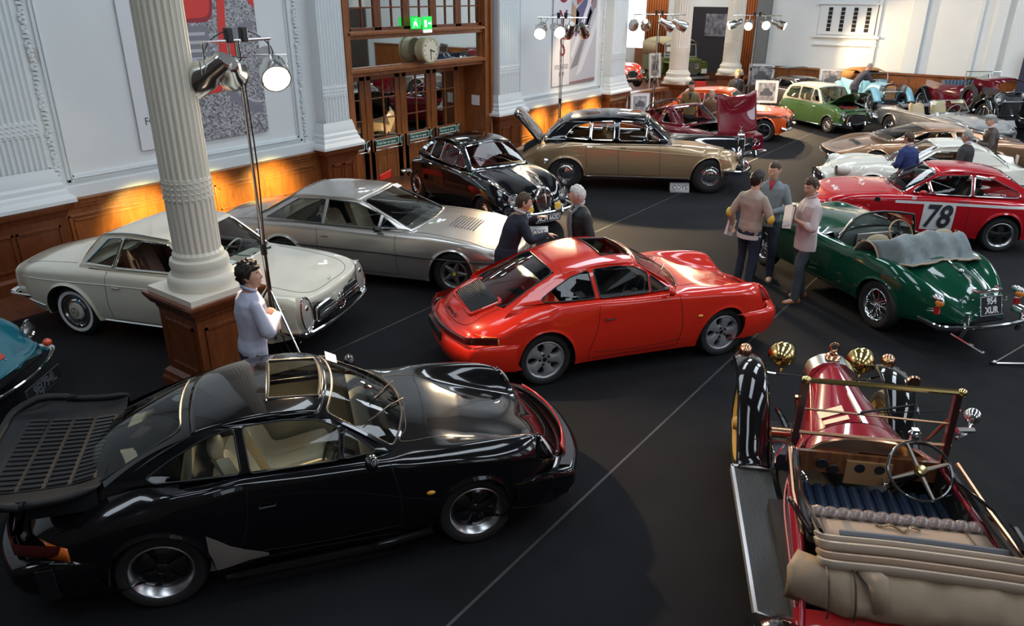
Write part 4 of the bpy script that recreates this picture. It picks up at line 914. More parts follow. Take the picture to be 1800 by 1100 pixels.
   if sgn>0:
    E=lambda z,y,o=0:[(p[0]+o,p[1],z)for p in ends(B,1,z,y,25,o)]
    e0=E(.57,.70,.0);bx=[p[0]for p in P_];by=[p[1]for p in P_]
    mb=MB();mb.grid([[(float(np.interp(y,by,bx))-.02,y,zc+.128),(x-.02,y,z+.0)]for x,y,z in e0]);obj('bumper_top_pad',mb,BLACK,bo)
    mb=MB();mb.grid([[(p[0],p[1],p[2]),(q[0]-.035,q[1]*.97,q[2])]for p,q in zip(E(.575,.58,.005),E(.645,.56,.005))]);obj('red_reflector_strip',mb,REDL,T,label='dark red strip between the headlamps',solid=.01)
   for sg in(1,-1):
    mb=MB()
    for k in range(7):mb.tube([((1.75 if sgn>0 else-1.86)-sgn*k*.016,sg*(.80 if sgn>0 else .865),zc+.12),((1.75 if sgn>0 else-1.86)-sgn*k*.016,sg*(.80 if sgn>0 else .865),zc-.12)],.009,5)
    obj('bumper_bellows',mb,BLACK,bo)
  sp=MB();out=[]
  rows_=[(-1.45,.66,.955),(-1.62,.70,.93),(-1.85,.73,.94),(-2.1,.75,.96),(-2.22,.74,.985),(-2.30,.69,1.0)]
  def tail_pt(x,t,up=0):
   w=np.interp(-x,[-r[0]for r in rows_],[r[1]for r in rows_]);z=np.interp(-x,[-r[0]for r in rows_],[r[2]for r in rows_]);e=max(0,abs(t)-.80)/.20
   xx=x+(.16*e**2 if x<-2 else 0);return Vector((xx,t*w,z-.02+.05*e**1.5+up))
  xs=np.linspace(-1.45,-2.28,13);ts=np.linspace(-1,1,31)
  sp.grid([[tail_pt(x,t)for t in ts]for x in xs]);
  lip=[tail_pt(x,1)for x in xs]+[tail_pt(-2.28,t)for t in ts[::-1][1:-1]]+[tail_pt(x,-1)for x in xs[::-1]]
  sp.tube(lip,[.012]+[.03]*(len(lip)-2)+[.012],8)
  sp.grid([[tail_pt(x,t*.9,-.05)+Vector((.06,0,0))for t in ts]for x in xs],flip=True)
  sp.grid([[tail_pt(x,t)+Vector((0,0,-.01)),tail_pt(x,t)*1+Vector((.12,0,-.09))]for x,t in[(-2.28,t)for t in ts]])
  for sg in(1,-1):sp.grid([[tail_pt(x,sg)+Vector((0,0,-.005)),Vector((x,sg*.70,.84-.1*(x<-1.9)))]for x in xs[:9]])
  so=obj('whale_tail_spoiler',sp,P('spoiler_rubber',(.009,.009,.010),.45,spec=.3),T,ang=50)
  gr=MB();gr.grid([[tail_pt(x,t,.004)for t in(-.66,0,.66)]for x in np.linspace(-1.50,-2.16,5)],c=1)
  for r in range(4):
   for k in range(16):
    t=-.62+1.24*k/15;xa=-1.52-r*.158;gr.tube([tail_pt(xa,t,.014),tail_pt(xa-.13,t,.014)],.013,5,c=0,sq=(1.2,.7))
  obj('spoiler_grille_slats',gr,[P('spoiler_slat',(.012,.011,.011),.4),MATT],so)
  for sg in(1,-1):
   mb=MB();mb.grid([[tuple(B.side(x,z,.006,sg))for z in np.linspace(.27,.27+.32*q,6)]for x,q in((-.80,1.05),(-.74,.9),(-.66,.62),(-.56,.35),(-.42,.1))])
   obj('stone_guard',mb,P('stone_guard_film',(.20,.17,.15),.3,coat=.5),T,label='translucent grey stone guard ahead of the rear wheel')
  mirror_pair(T,'door_mirror',(.36,.84,.96),pm,(.05,.085,.055))
  for sg in(1,-1):sk=MB();sk.tube([(.78,sg*.80,.235),(.3,sg*.83,.20),(-.4,sg*.85,.20),(-.72,sg*.88,.22)],[.03,.035,.035,.02],8);obj('side_skirt',sk,pm,T)
 mb=MB();M=basis(tuple(B.Pf(.85,.86)+Vector((.03,0,.01))),(0,-1,0),tuple(B.Pf(.95,.8)-B.Pf(.7,.8)));mb.box((-.08,-.05,0),(.08,.05,.003),M);obj('windscreen_card',mb,WHITE,T)
 handle(T,B,-.38,.72,BLACK if not turbo else BLACK)
 f=.775 if turbo else .762;r=.80 if turbo else .765
 for sg in(1,-1):
  wheel(T,1.136,f-.10,.315,.20,.21,wst,sg);wheel(T,-1.136,r-.10,.318,.24,.215,wst,sg)
 return T,B
def ends(B,sgn,z,y,n=15,off=.03,wrap=0,amt=.35):
 """points across nose (sgn=1) or tail (-1) at height z following the plan curve; wrap continues round the corner"""
 x=B.x1 if sgn>0 else B.x0;ln=B.d['nose' if sgn>0 else 'tail'][0];out=[]
 for t in np.linspace(-1,1,n):
  yy=y*t;xx=float(B.warp(x,yy,z))+sgn*(ln+off);out.append((xx,yy,z))
 if wrap:
  e=out[-1];out=[(out[0][0]-sgn*wrap,out[0][1]-.06,z),(out[0][0]-sgn*.07,out[0][1]-.045,z)]+out+[(e[0]-sgn*.07,e[1]+.045,z),(e[0]-sgn*wrap,e[1]+.06,z)]
 return out
def bumper(T,B,sgn,z,y,r=.05,wrap=.35,mat=CHROME,off=.06,over=(),sq=(1,.45),name=None):
 b=bar(T,name or('front_bumper' if sgn>0 else 'rear_bumper'),ends(B,sgn,z,y,11,off,wrap),r,mat,sq=(sq[1],sq[0]),n=10)
 for o in over:
  m=MB();x=float(B.warp(B.x1 if sgn>0 else B.x0,o,z))+sgn*(B.d['nose' if sgn>0 else 'tail'][0]+off+.03);m.tube([(x-sgn*.02,o,z-.07),(x+sgn*.02,o,z),(x,o,z+.09)],[.022,.028,.02],8);obj('overrider',m,mat,b)
 return b
def four(T,B,R,rr,w,style,tf,tr=None,two=0,white=False,wb=None):
 tr=tr or tf;(xf,_,_),(xr,_,_)=B.arch
 for sg in(1,-1):wheel(T,xf,tf-w/2,R,w,rr,style,sg,two,white);wheel(T,xr,tr-w/2,R,w,rr,style,sg,two,white)
def strip(T,B,pts,mat=CHROME,r=.008,name='side_trim',sq=(1,1),off=.004):
 for sg in(1,-1):
  m=MB();m.tube(surf_line(B,pts,sgn=sg,off=off),r,6,sq=sq);obj(name,m,mat,T)
def gridgrille(T,cx,y,z0,z1,nv=0,nh=0,mat=CHROME,back=MATT,frame=.012,lean=0,name='radiator_grille',bowx=0,shape=None):
 """grille facing +x centred on y=0, half width y"""
 m=MB();X=lambda yy,zz:cx-bowx*(yy/y)**2-lean*(zz-z0)
 out=shape or rpoly([(-y,z0),(y,z0),(y,z1),(-y,z1)],.04)
 m.prism([(p[0],p[1])for p in out],-.05,0,basis((cx-.005-bowx*.5,0,0),(0,1,0),(-lean,0,1)),c=0)
 m.tube([(X(p[0],p[1]),p[0],p[1])for p in out],frame,6,closed=True,c=1)
 ins=lambda yy,zz:True
 def span(yy):
  zs=[]
  n=len(out)
  for i in range(n):
   a,b=out[i],out[(i+1)%n]
   if(a[0]-yy)*(b[0]-yy)<0:zs.append(a[1]+(b[1]-a[1])*(yy-a[0])/(b[0]-a[0]))
  return(min(zs),max(zs))if len(zs)>1 else None
 for k in range(nv):
  yy=-y+2*y*(k+.5)/nv;s=span(yy)
  if s:m.tube([(X(yy,s[0])+.006,yy,s[0]),(X(yy,(s[0]+s[1])/2)+.012,yy,(s[0]+s[1])/2),(X(yy,s[1])+.006,yy,s[1])],.005,5,c=1)
 for k in range(nh):
  zz=z0+(z1-z0)*(k+.5)/nh;m.tube([(X(yy,zz)+.004,yy,zz)for yy in np.linspace(-y*.95,y*.95,9)],.004,4,c=1)
 return obj(name,m,[back,mat],T)
def place(x,y,deg):return(x,y,0),R_(deg)
def car_silver_gt():
 loc,rz=place(*POSE['gt']);T=thing('grand_tourer','silver angular grand touring coupe between white coupe and black saloon','car',loc,rz);pm=paint('silver_paint',(.50,.47,.43),.75,.3)
 B=Body(dict(W=[(-2.62,.78),(-2.2,.86),(-1.35,.895),(0,.895),(1.35,.89),(1.95,.83),(2.16,.77)],ZB=[(-2.62,.36),(-1.9,.22),(1.8,.20),(2.16,.30)],ZS=[(-2.62,.80),(-1.9,.86),(-1.0,.885),(0,.87),(.8,.86),(1.5,.80),(2.0,.70),(2.16,.61)],ZC=[(-2.62,.83),(-1.9,.90),(-1.2,.92),(.8,.905),(1.5,.83),(2.0,.71),(2.16,.62)],YC=.93,DS=.05,ZW=.60,SH=.975,KB=.94,arch=[(1.35,.37,.70),(-1.35,.37,.69)],hole=(-1.4,.55),bow=(.05,.14),nose=(.03,.03,.35,.5),tail=(.03,.03,.2,.6),lip=.02,rin=.13))
 obj('body',B.mesh(),[pm,MATT],T,ang=30)
 g=dict(yb=[(-1.98,.74),(-0.28,.80),(0.67,.70)],yr=[(-1.48,.56),(-1.18,.57),(-0.18,.57)],zb=[(-1.98,.89),(-0.28,.875),(0.67,.885)],zr=[(-1.98,.98),(-1.48,1.16),(-1.13,1.25),(-0.58,1.265),(-0.23,1.25),(0.22,1.1),(0.67,.98)],xa=0.67,xh=-0.18,xr=-1.23,xc=-1.9,side=[(0.67,.875),(0.27,1.06),(-0.18,1.235),(-0.68,1.262),(-1.23,1.235),(-1.58,1.08),(-1.9,.87)],wins=[[(0.46,.905),(0.22,1.045),(0.2,.90)],[(0.17,.90),(0.17,1.07),(-0.2,1.205),(-0.66,1.225),(-0.68,.90)],[(-0.72,.90),(-0.7,1.222),(-1.16,1.20),(-1.66,.915)]],bow=.12,cowl=.03,crown=.035,bowh=.07,bowr=.03,rbow=.06,rdz=.02,rins=(-.86,.86,.1,.95),wr=.02,tum=1.0,rcr=.06)
 greenhouse(T,B,g,pm,trim=BLACK,framem=P('dark_chrome',(.2,.2,.2),.25,.8))
 interior(T,B,P('beige_leather',(.42,.34,.24),.5),MATT,((-.38,.38),(-.38,-.38)),.22,.22,dash=(.28,.90),bench=(-1.1,1.0,.34),swpos=(.1,-.38,.80))
 seams(T,B,side=[[(.50,.26),(.48,.6),(.48,.86)],[(-.76,.86),(-.76,.4),(-.76,.26)],[(.50,.26),(-.76,.26)]],top=[[(.70,.70),(1.5,.72),(2.0,.66),(2.08,0),(2.0,-.66),(1.5,-.72),(.70,-.70)],[(-1.95,.7),(-2.5,.68),(-2.56,0),(-2.5,-.68),(-1.95,-.7)]])
 strip(T,B,[(-2.2,.60),(0,.575),(2.1,.545)],BLACK,.012,'waist_line')
 gr=MB()
 for k in range(9):gr.tube([B.top(1.1+k*.045,y,.004)for y in(-.28,0,.28)],.010,4)
 obj('bonnet_louvres',gr,P('louvre_grey',(.22,.22,.22),.4,.5),T)
 bumper(T,B,1,.42,.80,.055,.35,CHROME,.04,sq=(1,.4));bumper(T,B,-1,.45,.80,.055,.35,CHROME,.04)
 m=MB();m.grid([[(p[0]-.02,p[1],z)for z in(.30,.52)]for p in ends(B,1,.45,.74,9,.01)]);obj('nose_panel',m,BLACK,T)
 for sg in(1,-1):
  m=MB();m.grid([[B.side(x,z,.004,sg)for z in(.36,.46)]for x in(1.75,1.9,2.02)]);obj('front_indicator',m,AMBER,T)
 mirror_pair(T,'door_mirror',(.24,.90,.93),BLACK,(.05,.08,.045),sides=(-1,));handle(T,B,-.62,.75)
 m=MB();m.box((-.08,-.05,0),(.08,.05,.003),basis(tuple(B.Pf(.9,.8)+Vector((.02,0,.015))),(0,-1,0),tuple(B.Pf(.95,.8)-B.Pf(.7,.8))));obj('windscreen_card',m,WHITE,T)
 four(T,B,.335,.20,.22,'star',.835);return T,B
def star_badge(m,M,r,c=1):
 m.tube([M@Vector((r*math.cos(a),r*math.sin(a),0))for a in np.linspace(0,2*math.pi,25)[:-1]],r*.09,6,closed=True,c=c)
 for k in range(3):a=math.pi/2+k*2*math.pi/3;m.tube([M@Vector((0,0,0)),M@Vector((r*math.cos(a),r*math.sin(a),0))],[r*.14,r*.05],6,c=c)
def car_white_hardtop():
 loc,rz=place(*POSE['pagoda']);T=thing('hardtop_coupe','cream white hardtop coupe with upright oval headlamps behind the column','car',loc,rz);T.scale=(1,1,1.05);pm=paint('ivory_paint',(.74,.70,.58))
 B=Body(dict(W=[(-2.2,.70),(-1.9,.82),(-1.2,.865),(0,.86),(1.2,.865),(1.75,.84),(2.0,.80)],ZB=[(-2.2,.38),(-1.7,.27),(1.6,.25),(2.0,.34)],ZS=[(-2.2,.76),(-1.8,.83),(-1.0,.865),(0,.875),(.8,.87),(1.5,.845),(1.9,.80),(2.0,.77)],ZC=[(-2.2,.80),(-1.8,.88),(-1.2,.91),(.7,.93),(1.2,.92),(1.7,.85),(2.0,.75)],YC=[(-2.2,.86),(0,.92),(1.3,.88),(2.0,.84)],ZV=[(.8,0),(1.3,.01),(2.0,.01)],DS=.06,ZW=.56,SH=.98,arch=[(1.2,.375,.70),(-1.2,.375,.68)],hole=(-.95,.62),bow=(.10,.10),nose=(.04,.05,.25,.5),tail=(.06,.06,.3,.6),lip=.03))
 obj('body',B.mesh(),[pm,MATT],T,ang=35)
 g=dict(yb=[(-1.2,.72),(0,.76),(.75,.68)],yr=[(-.9,.60),(0,.61),(.3,.59)],zb=[(-1.2,.90),(.75,.91)],zr=[(-1.2,1.0),(-.9,1.19),(-.7,1.28),(-.2,1.305),(.2,1.29),(.45,1.15),(.75,1.0)],xa=.72,xh=.20,xr=-.72,xc=-1.08,side=[(.72,.89),(.45,1.10),(.20,1.265),(-.3,1.30),(-.72,1.265),(-.92,1.08),(-1.08,.88)],wins=[[(.56,.92),(.20,1.225),(-.38,1.25),(-.52,.92)],[(-.55,.925),(-.42,1.248),(-.62,1.23),(-.96,.93)]],bow=.13,cowl=.03,crown=[(-.8,.01),(-.2,-.025),(.2,.01)],bowh=.05,bowr=.03,rbow=.10,rins=(-.86,.86,.12,.92),wr=.025,tum=.9,ce=2,fr=.011)
 greenhouse(T,B,g,pm);bar(T,'roof_gutter_trim',[B.GY and Vector((x,-B.GY(x,z)-.004,z+.012))for x,z in((.22,1.262),(-.3,1.298),(-.7,1.268))],.008,CHROME)
 interior(T,B,P('brown_leather',(.16,.05,.03),.4),P('brown_carpet',(.10,.04,.02),.9),((-.12,.36),(-.12,-.36)),.28,.30,dash=(.50,.93),swpos=(.33,.36,.86),sm=P('ivory_plastic',(.7,.65,.5),.3),hr=False)
 pl=MB()
 for sy in(.36,-.36):
  for k in range(5):pl.tube([(-.36-.03*0,sy-.16+k*.08,.50),(-.44,sy-.16+k*.08,.72),(-.50,sy-.15+k*.075,.92)],.02,6)
 obj('seat_pleats',pl,MATS['brown_leather'],T)
 seams(T,B,side=[[(.55,.30),(.55,.6),(.55,.88)],[(-.60,.88),(-.62,.5),(-.6,.30)],[(.55,.30),(-.6,.30)]],top=[[(.85,.66),(1.4,.62),(1.9,.52),(1.96,0),(1.9,-.52),(1.4,-.62),(.85,-.66)],[(-1.2,.62),(-1.7,.62),(-2.1,.55),(-2.14,0),(-2.1,-.55),(-1.7,-.62),(-1.2,-.62)]])
 strip(T,B,[(-2.0,.70),(0,.74),(1.9,.68)],pm,.010,'side_crease',off=-.003);strip(T,B,[(-.75,.27),(.75,.27)],CHROME,.016,'sill_trim');strip(T,B,[(-2.1,.42),(-1.65,.36)],CHROME,.012,'sill_trim')
 xg=2.045;go=gridgrille(T,xg-.005,.50,.44,.62,0,0,frame=.014,bowx=.02);m=MB()
 for z in(.50,.56):m.tube([(xg,-.48,z),(xg+.015,0,z),(xg,.48,z)],.009,6)
 m.tube([(xg+.01,-.48,.53),(xg+.02,0,.53),(xg+.01,.48,.53)],.018,6);obj('grille_bars',m,CHROME,go)
 m=MB();star_badge(m,basis((xg+.03,0,.53),(0,1,0),(0,0,1)),.095,0);obj('grille_star',m,CHROME,go);m=MB();star_badge(m,basis(B.top(1.93,0,.02),(0,1,0),(-.4,0,1)),.03,0);obj('bonnet_badge',m,CHROME,T)
 for sg in(1,-1):
  c=Vector((1.965,sg*.675,.59));M=basis(c,(0,1,0),(-.12,0,1));e=[(.115*math.cos(a),.20*math.sin(a))for a in np.linspace(0,2*math.pi,33)[:-1]]
  m=MB();m.tube([M@Vector((p[0],p[1],.03))for p in e],.009,6,closed=True,c=1);m.prism([(p[0]*1.04,p[1]*1.03)for p in e],-.30,.02,M,c=3);S_=[[M@Vector((p[0]*q,p[1]*q,.02+.03*(1-q*q)))for p in e]for q in(1,.8,.5,.2,0)];m.grid(S_,cv=True,c=2)
  m.ball(M@Vector((0,.06,.03)),(.02,.05,.05),12,c=1);obj('headlamp',m,[P('lamp_grey',(.45,.42,.36),.3,.5),CHROME,P('fluted_lens',(.50,.47,.42),.12,.3,coat=1),pm],T)
 bumper(T,B,1,.37,.72,.055,.30,off=.05);bumper(T,B,-1,.42,.70,.055,.40,off=.05,over=(.4,-.4));handle(T,B,-.46,.72);mirror_pair(T,'door_mirror',(.42,.90,.98),CHROME,(.03,.06,.04),sides=(1,))
 four(T,B,.325,.19,.17,'hub',.80,two=pm,white=True)
 m=MB();star_badge(m,basis((0,0,0),(1,0,0),(0,0,1)),.05,0)
 for x in(1.2,-1.2):
  q=MB();M=basis((x,-.825,.325),(1,0,0),(0,0,1));star_badge(q,M,.05,0);obj('wheel_centre_star',q,P('cap_line',(.2,.17,.12),.4),T)
 return T,B
def round_sal(T,B,g,pm):pass
def car_black_saloon():
 loc,rz=place(*POSE['jag']);T=thing('sports_saloon','black saloon with upright ribbed chrome grille and red leather seats','car',loc,rz);pm=paint('black_cellulose',(.005,.005,.006),rough=.1)
 B=Body(dict(W=[(-2.25,.45),(-2.1,.62),(-1.8,.74),(-1.36,.815),(-.6,.83),(.3,.845),(1.0,.84),(1.4,.83),(1.8,.77),(2.05,.68)],ZB=[(-2.25,.36),(-1.8,.26),(1.7,.24),(2.05,.38)],ZS=[(-2.25,.58),(-2.0,.74),(-1.6,.86),(-1.1,.93),(0,.95),(.8,.95),(1.2,.93),(1.6,.86),(1.85,.76),(2.05,.60)],ZC=[(-2.25,.62),(-2.0,.80),(-1.6,.93),(-1.2,1.0),(.7,1.01),(1.2,.97),(1.7,.90),(2.0,.82),(2.05,.78)],YC=[(-2.25,.7),(0,.90),(1.0,.86),(1.5,.80),(2.05,.76)],ZV=[(.8,0),(1.2,.06),(1.7,.14),(2.05,.14)],DS=[(-2.25,.1),(0,.1),(1.2,.14),(2.05,.14)],ZW=.55,arch=[(1.365,.37,.68),(-1.365,.355,.60)],hole=(-1.1,.55),bow=(.15,.20),nose=(.06,.10,.4,.55),tail=(.08,.1,.4,.5),lip=.014))
 obj('body',B.mesh(),[pm,MATT],T,ang=45)
 g=dict(yb=[(-1.68,.60),(-0.98,.70),(-0.18,.74),(0.67,.64)],yr=[(-1.28,.48),(-0.78,.55),(-0.18,.56),(0.17,.53)],zb=[(-1.68,.95),(-1.08,.97),(0.67,.985)],zr=[(-1.68,1.05),(-1.38,1.2),(-1.08,1.31),(-0.58,1.38),(-0.08,1.385),(0.22,1.34),(0.42,1.2),(0.67,1.1)],xa=0.66,xh=0.18,xr=-1.1,xc=-1.6,side=[(0.66,.97),(0.44,1.17),(0.18,1.335),(-0.18,1.385),(-0.68,1.375),(-1.1,1.29),(-1.38,1.13),(-1.6,.92)],wins=[[(0.52,1.0),(0.24,1.24),(0.2,1.0)],[(0.17,1.0),(0.2,1.265),(-0.08,1.32),(-0.32,1.325),(-0.34,1.0)],[(-0.4,1.0),(-0.38,1.325),(-0.78,1.28),(-0.84,1.0)],[(-0.88,1.0),(-0.82,1.26),(-1.04,1.18),(-1.2,1.04)]],bow=.14,cowl=.03,crown=.07,bowh=.07,rbow=.12,rins=(-.72,.72,.25,.88),wr=.05,tum=1.1,fr=.011,wfr=.015)
 greenhouse(T,B,g,pm)
 interior(T,B,P('red_leather',(.36,.015,.015),.4),P('red_carpet',(.12,.01,.01),.9),((-.2,.36),(-.2,-.36)),.30,.36,dash=(.38,1.0),bench=(-.95,1.1,.42),swpos=(.22,-.36,.98),dashm=wood('walnut',(.08,.02,.008),(.2,.07,.02)),hr=False)
 seams(T,B,side=[[(.52,.3),(.52,.95)],[(-.36,.95),(-.36,.3)],[(-.90,.95),(-.92,.6),(-1.0,.5)]],top=[[(.92,.50),(1.4,.42),(1.9,.30),(2.0,.2)],[(.92,-.50),(1.4,-.42),(1.9,-.30),(2.0,-.2)]])
 m=MB();m.tube([B.top(x,0,.004)for x in np.linspace(.95,1.98,10)],.007,6);obj('bonnet_centre_trim',m,CHROME,T)
 strip(T,B,[(-1.9,.86),(-.9,.93),(.7,.93),(1.5,.80)],CHROME,.007)
 sh=[(.15*math.cos(a)*(1 if math.sin(a)<0 else 1.05),.66+(.22 if math.sin(a)>0 else .25)*math.sin(a))for a in np.linspace(0,2*math.pi,33)[:-1]]
 go=gridgrille(T,2.17,.158,.42,.88,13,0,frame=.022,lean=.12,shape=sh);m=MB();m.tube([(2.20,0,.42),(2.22,0,.66),(2.14,0,.87)],.014,6);obj('grille_spine',m,CHROME,go);m=MB();m.ball((2.04,0,.92),(.05,.02,.03),8);obj('bonnet_mascot',m,CHROME,T)
 for sg in(1,-1):
  lamp(T,'headlamp',(2.0,sg*.53,.68),(1,sg*.1,.05),.10,depth=.09,rw=.025);lamp(T,'fog_lamp',(2.16,sg*.30,.53),(1,0,0),.075,lens=P('yellow_glass',(.85,.55,.05),.1,coat=1),rw=.015)
  lamp(T,'side_lamp',(1.86,sg*.66,.845),(1,0,.1),.03,depth=.1)
 bumper(T,B,1,.43,.70,.055,.35,off=.10,over=(.36,-.36));bumper(T,B,-1,.42,.66,.05,.35,off=.06);plate(T,'MCH 662D',(2.30,-.0,.37),(0,1,0),(0,0,1),.52,.115)
 handle(T,B,-.05,.90);handle(T,B,-.62,.90);mirror_pair(T,'wing_mirror',(1.05,.80,1.08),CHROME,(.03,.05,.035));m=MB();m.tube([(-.1,.3,1.44),(-.25,.34,1.85)],.004,5);obj('aerial',m,CHROME,T)
 four(T,B,.335,.19,.17,'hub',.79,two=BLACK);return T,B
def car_limousine():
 loc,rz=place(*POSE['rolls']);T=thing('limousine','gold and black two tone limousine with its boot open','car',loc,rz);pm=paint('gold_paint',(.46,.31,.17),.45,.28);bk=paint('limo_black',(.008,.008,.010),rough=.1)
 B=Body(dict(W=[(-2.85,.45),(-2.5,.66),(-2.1,.84),(-1.56,.93),(-.9,.93),(0,.92),(1.0,.92),(1.56,.935),(2.1,.90),(2.28,.82)],ZB=[(-2.85,.48),(-2.2,.34),(2.0,.30),(2.28,.45)],ZS=[(-2.85,.62),(-2.4,.84),(-2.0,.99),(-1.5,1.04),(-.9,1.02),(0,1.03),(.8,1.02),(1.4,.99),(1.9,.95),(2.2,.86),(2.28,.70)],ZC=[(-2.85,.66),(-2.5,.84),(-2.2,.98),(-1.6,1.08),(.9,1.12),(1.3,1.13),(1.9,1.12),(2.3,1.10),(2.28,1.09)],YC=[(-2.7,.72),(0,.93),(1.0,.88),(1.4,.80),(2.28,.76)],ZV=[(.8,0),(1.2,.03),(1.8,.12),(2.28,.16)],DS=[(-2.7,.12),(0,.09),(1.5,.15),(2.28,.15)],ZW=.62,arch=[(1.562,.42,.80),(-1.562,.40,.72)],hole=(-1.5,.52),bow=(.16,.22),nose=(.05,.10,.3,.6),tail=(.07,.1,.4,.6),lip=.018,twotone=lambda c:(c[2]>.995 and c[0]>-1.9 and c[0]<.7 and abs(c[1])<.83)or(c[0]>-1.9 and abs(c[1])<.44)))
 obj('body',B.mesh(),[pm,MATT,bk],T,ang=45)
 g=dict(yb=[(-2.12,.70),(-1.22,.78),(-0.42,.79),(0.68,.66)],yr=[(-1.62,.55),(-1.02,.62),(-0.42,.62),(0.13,.58)],zb=[(-2.12,1.05),(-1.32,1.055),(0.68,1.07)],zr=[(-2.12,1.15),(-1.82,1.33),(-1.52,1.46),(-0.92,1.54),(-0.22,1.545),(0.13,1.49),(0.38,1.3),(0.68,1.2)],xa=0.63,xh=0.14,xr=-1.52,xc=-2.04,side=[(0.63,1.05),(0.4,1.27),(0.14,1.48),(-0.32,1.545),(-0.92,1.545),(-1.52,1.455),(-1.84,1.27),(-2.04,1.03)],wins=[[(0.46,1.09),(0.2,1.36),(0.16,1.09)],[(0.13,1.09),(0.16,1.40),(-0.07,1.465),(-0.44,1.475),(-0.44,1.09)],[(-0.54,1.09),(-0.54,1.475),(-1.02,1.455),(-1.04,1.09)],[(-1.07,1.09),(-1.05,1.45),(-1.4,1.36),(-1.62,1.12)]],bow=.12,cowl=.03,crown=.08,bowh=.06,rbow=.12,rins=(-.60,.60,.30,.82),wr=.06,tum=1.1,fr=.013)
 greenhouse(T,B,g,bk)
 interior(T,B,P('tan_leather',(.40,.24,.12),.45),P('tan_carpet',(.2,.12,.06),.9),((-.25,.38),(-.25,-.38)),.38,.42,dash=(.30,1.08),bench=(-1.22,1.2,.46),swpos=(.13,-.38,1.05),dashm=wood('walnut',(.08,.02,.008),(.2,.07,.02)),hr=True)
 seams(T,B,side=[[(.48,.38),(.46,.7),(.44,1.03)],[(-.45,1.02),(-.40,.36)],[(-1.15,1.02),(-1.12,.7),(-1.1,.5)],[(.48,.36),(-1.05,.36)]])
 strip(T,B,[(-1.9,.90),(-1.2,.985),(-.7,.93),(.6,.86),(1.6,.80),(2.1,.74)],P('gold_crease',(.6,.43,.25),.3,.5),.012,'side_crease',off=-.004);strip(T,B,[(-1.1,.32),(1.1,.32)],CHROME,.014,'sill_trim');strip(T,B,[(-1.2,1.01),(0,1.02),(.9,1.02)],CHROME,.007)
 m=MB();x0,x1=2.18,2.32;rg=[(-.27,.45),(.27,.45),(.27,1.10),(.20,1.16),(0,1.20),(-.20,1.16),(-.27,1.10)];m.prism(rg,x0-2.25,x1-2.25,basis((2.25,0,0),(0,1,0),(0,0,1)),c=0)
 for k in range(13):y=-.23+k*.0385;m.box((x1-.004,y-.008,.50),(x1+.012,y+.008,1.08),c=0)
 go=obj('radiator_grille',m,CHROME,T,bevel=.006);m=MB();m.ball((2.26,0,1.22),(.03,.03,.02),8);m.tube([(2.24,0,1.22),(2.28,0,1.30),(2.31,0,1.34)],[.014,.012,.008],6);m.tube([(2.28,0,1.29),(2.22,.06,1.33)],[.008,.004],5);m.tube([(2.28,0,1.29),(2.22,-.06,1.33)],[.008,.004],5);obj('mascot',m,CHROME,go)
 for sg in(1,-1):lamp(T,'headlamp',(2.18,sg*.60,.80),(1,sg*.05,.03),.11,depth=.08,rw=.03);lamp(T,'fog_lamp',(2.30,sg*.42,.58),(1,0,0),.075)
 bumper(T,B,1,.48,.84,.065,.4,off=.14,over=(.35,-.35));bumper(T,B,-1,.52,.78,.06,.4,off=.07,over=(.4,-.4));handle(T,B,-.34,.96);handle(T,B,-1.05,.96)
 m=MB();hx,hz=-2.05,1.02;G=[]
 for k,s in enumerate(np.linspace(0,1,12)):
  d=.95*s;ang=R_(118)+.55*s;px=hx-.05+(-.62*s-.12*math.sin(s*3));pz=hz+.62*math.sin(min(1,s*1.15)*math.pi/2);hw=.62-.10*s*s
  G.append([(px-.02*t*t,hw*t,pz-.07*t*t)for t in np.linspace(-1,1,13)])
 m.grid(G);obj('boot_lid',m,bk,T,ang=60,solid=.05,bevel=.01)
 m=MB();m.grid([[(x,y,B.top(x,y).z+.006)for y in np.linspace(-.56,.56,9)]for x in np.linspace(-2.55,-2.02,8)]);obj('boot_opening',m,MATT,T)
 m=MB();m.box((-2.06,-.5,.9),(-1.98,.5,1.08));obj('boot_shelf',m,P('cream_panel',(.5,.4,.25),.6),T,bevel=.02)
 four(T,B,.385,.20,.20,'hub',.87,two=None);return T,B
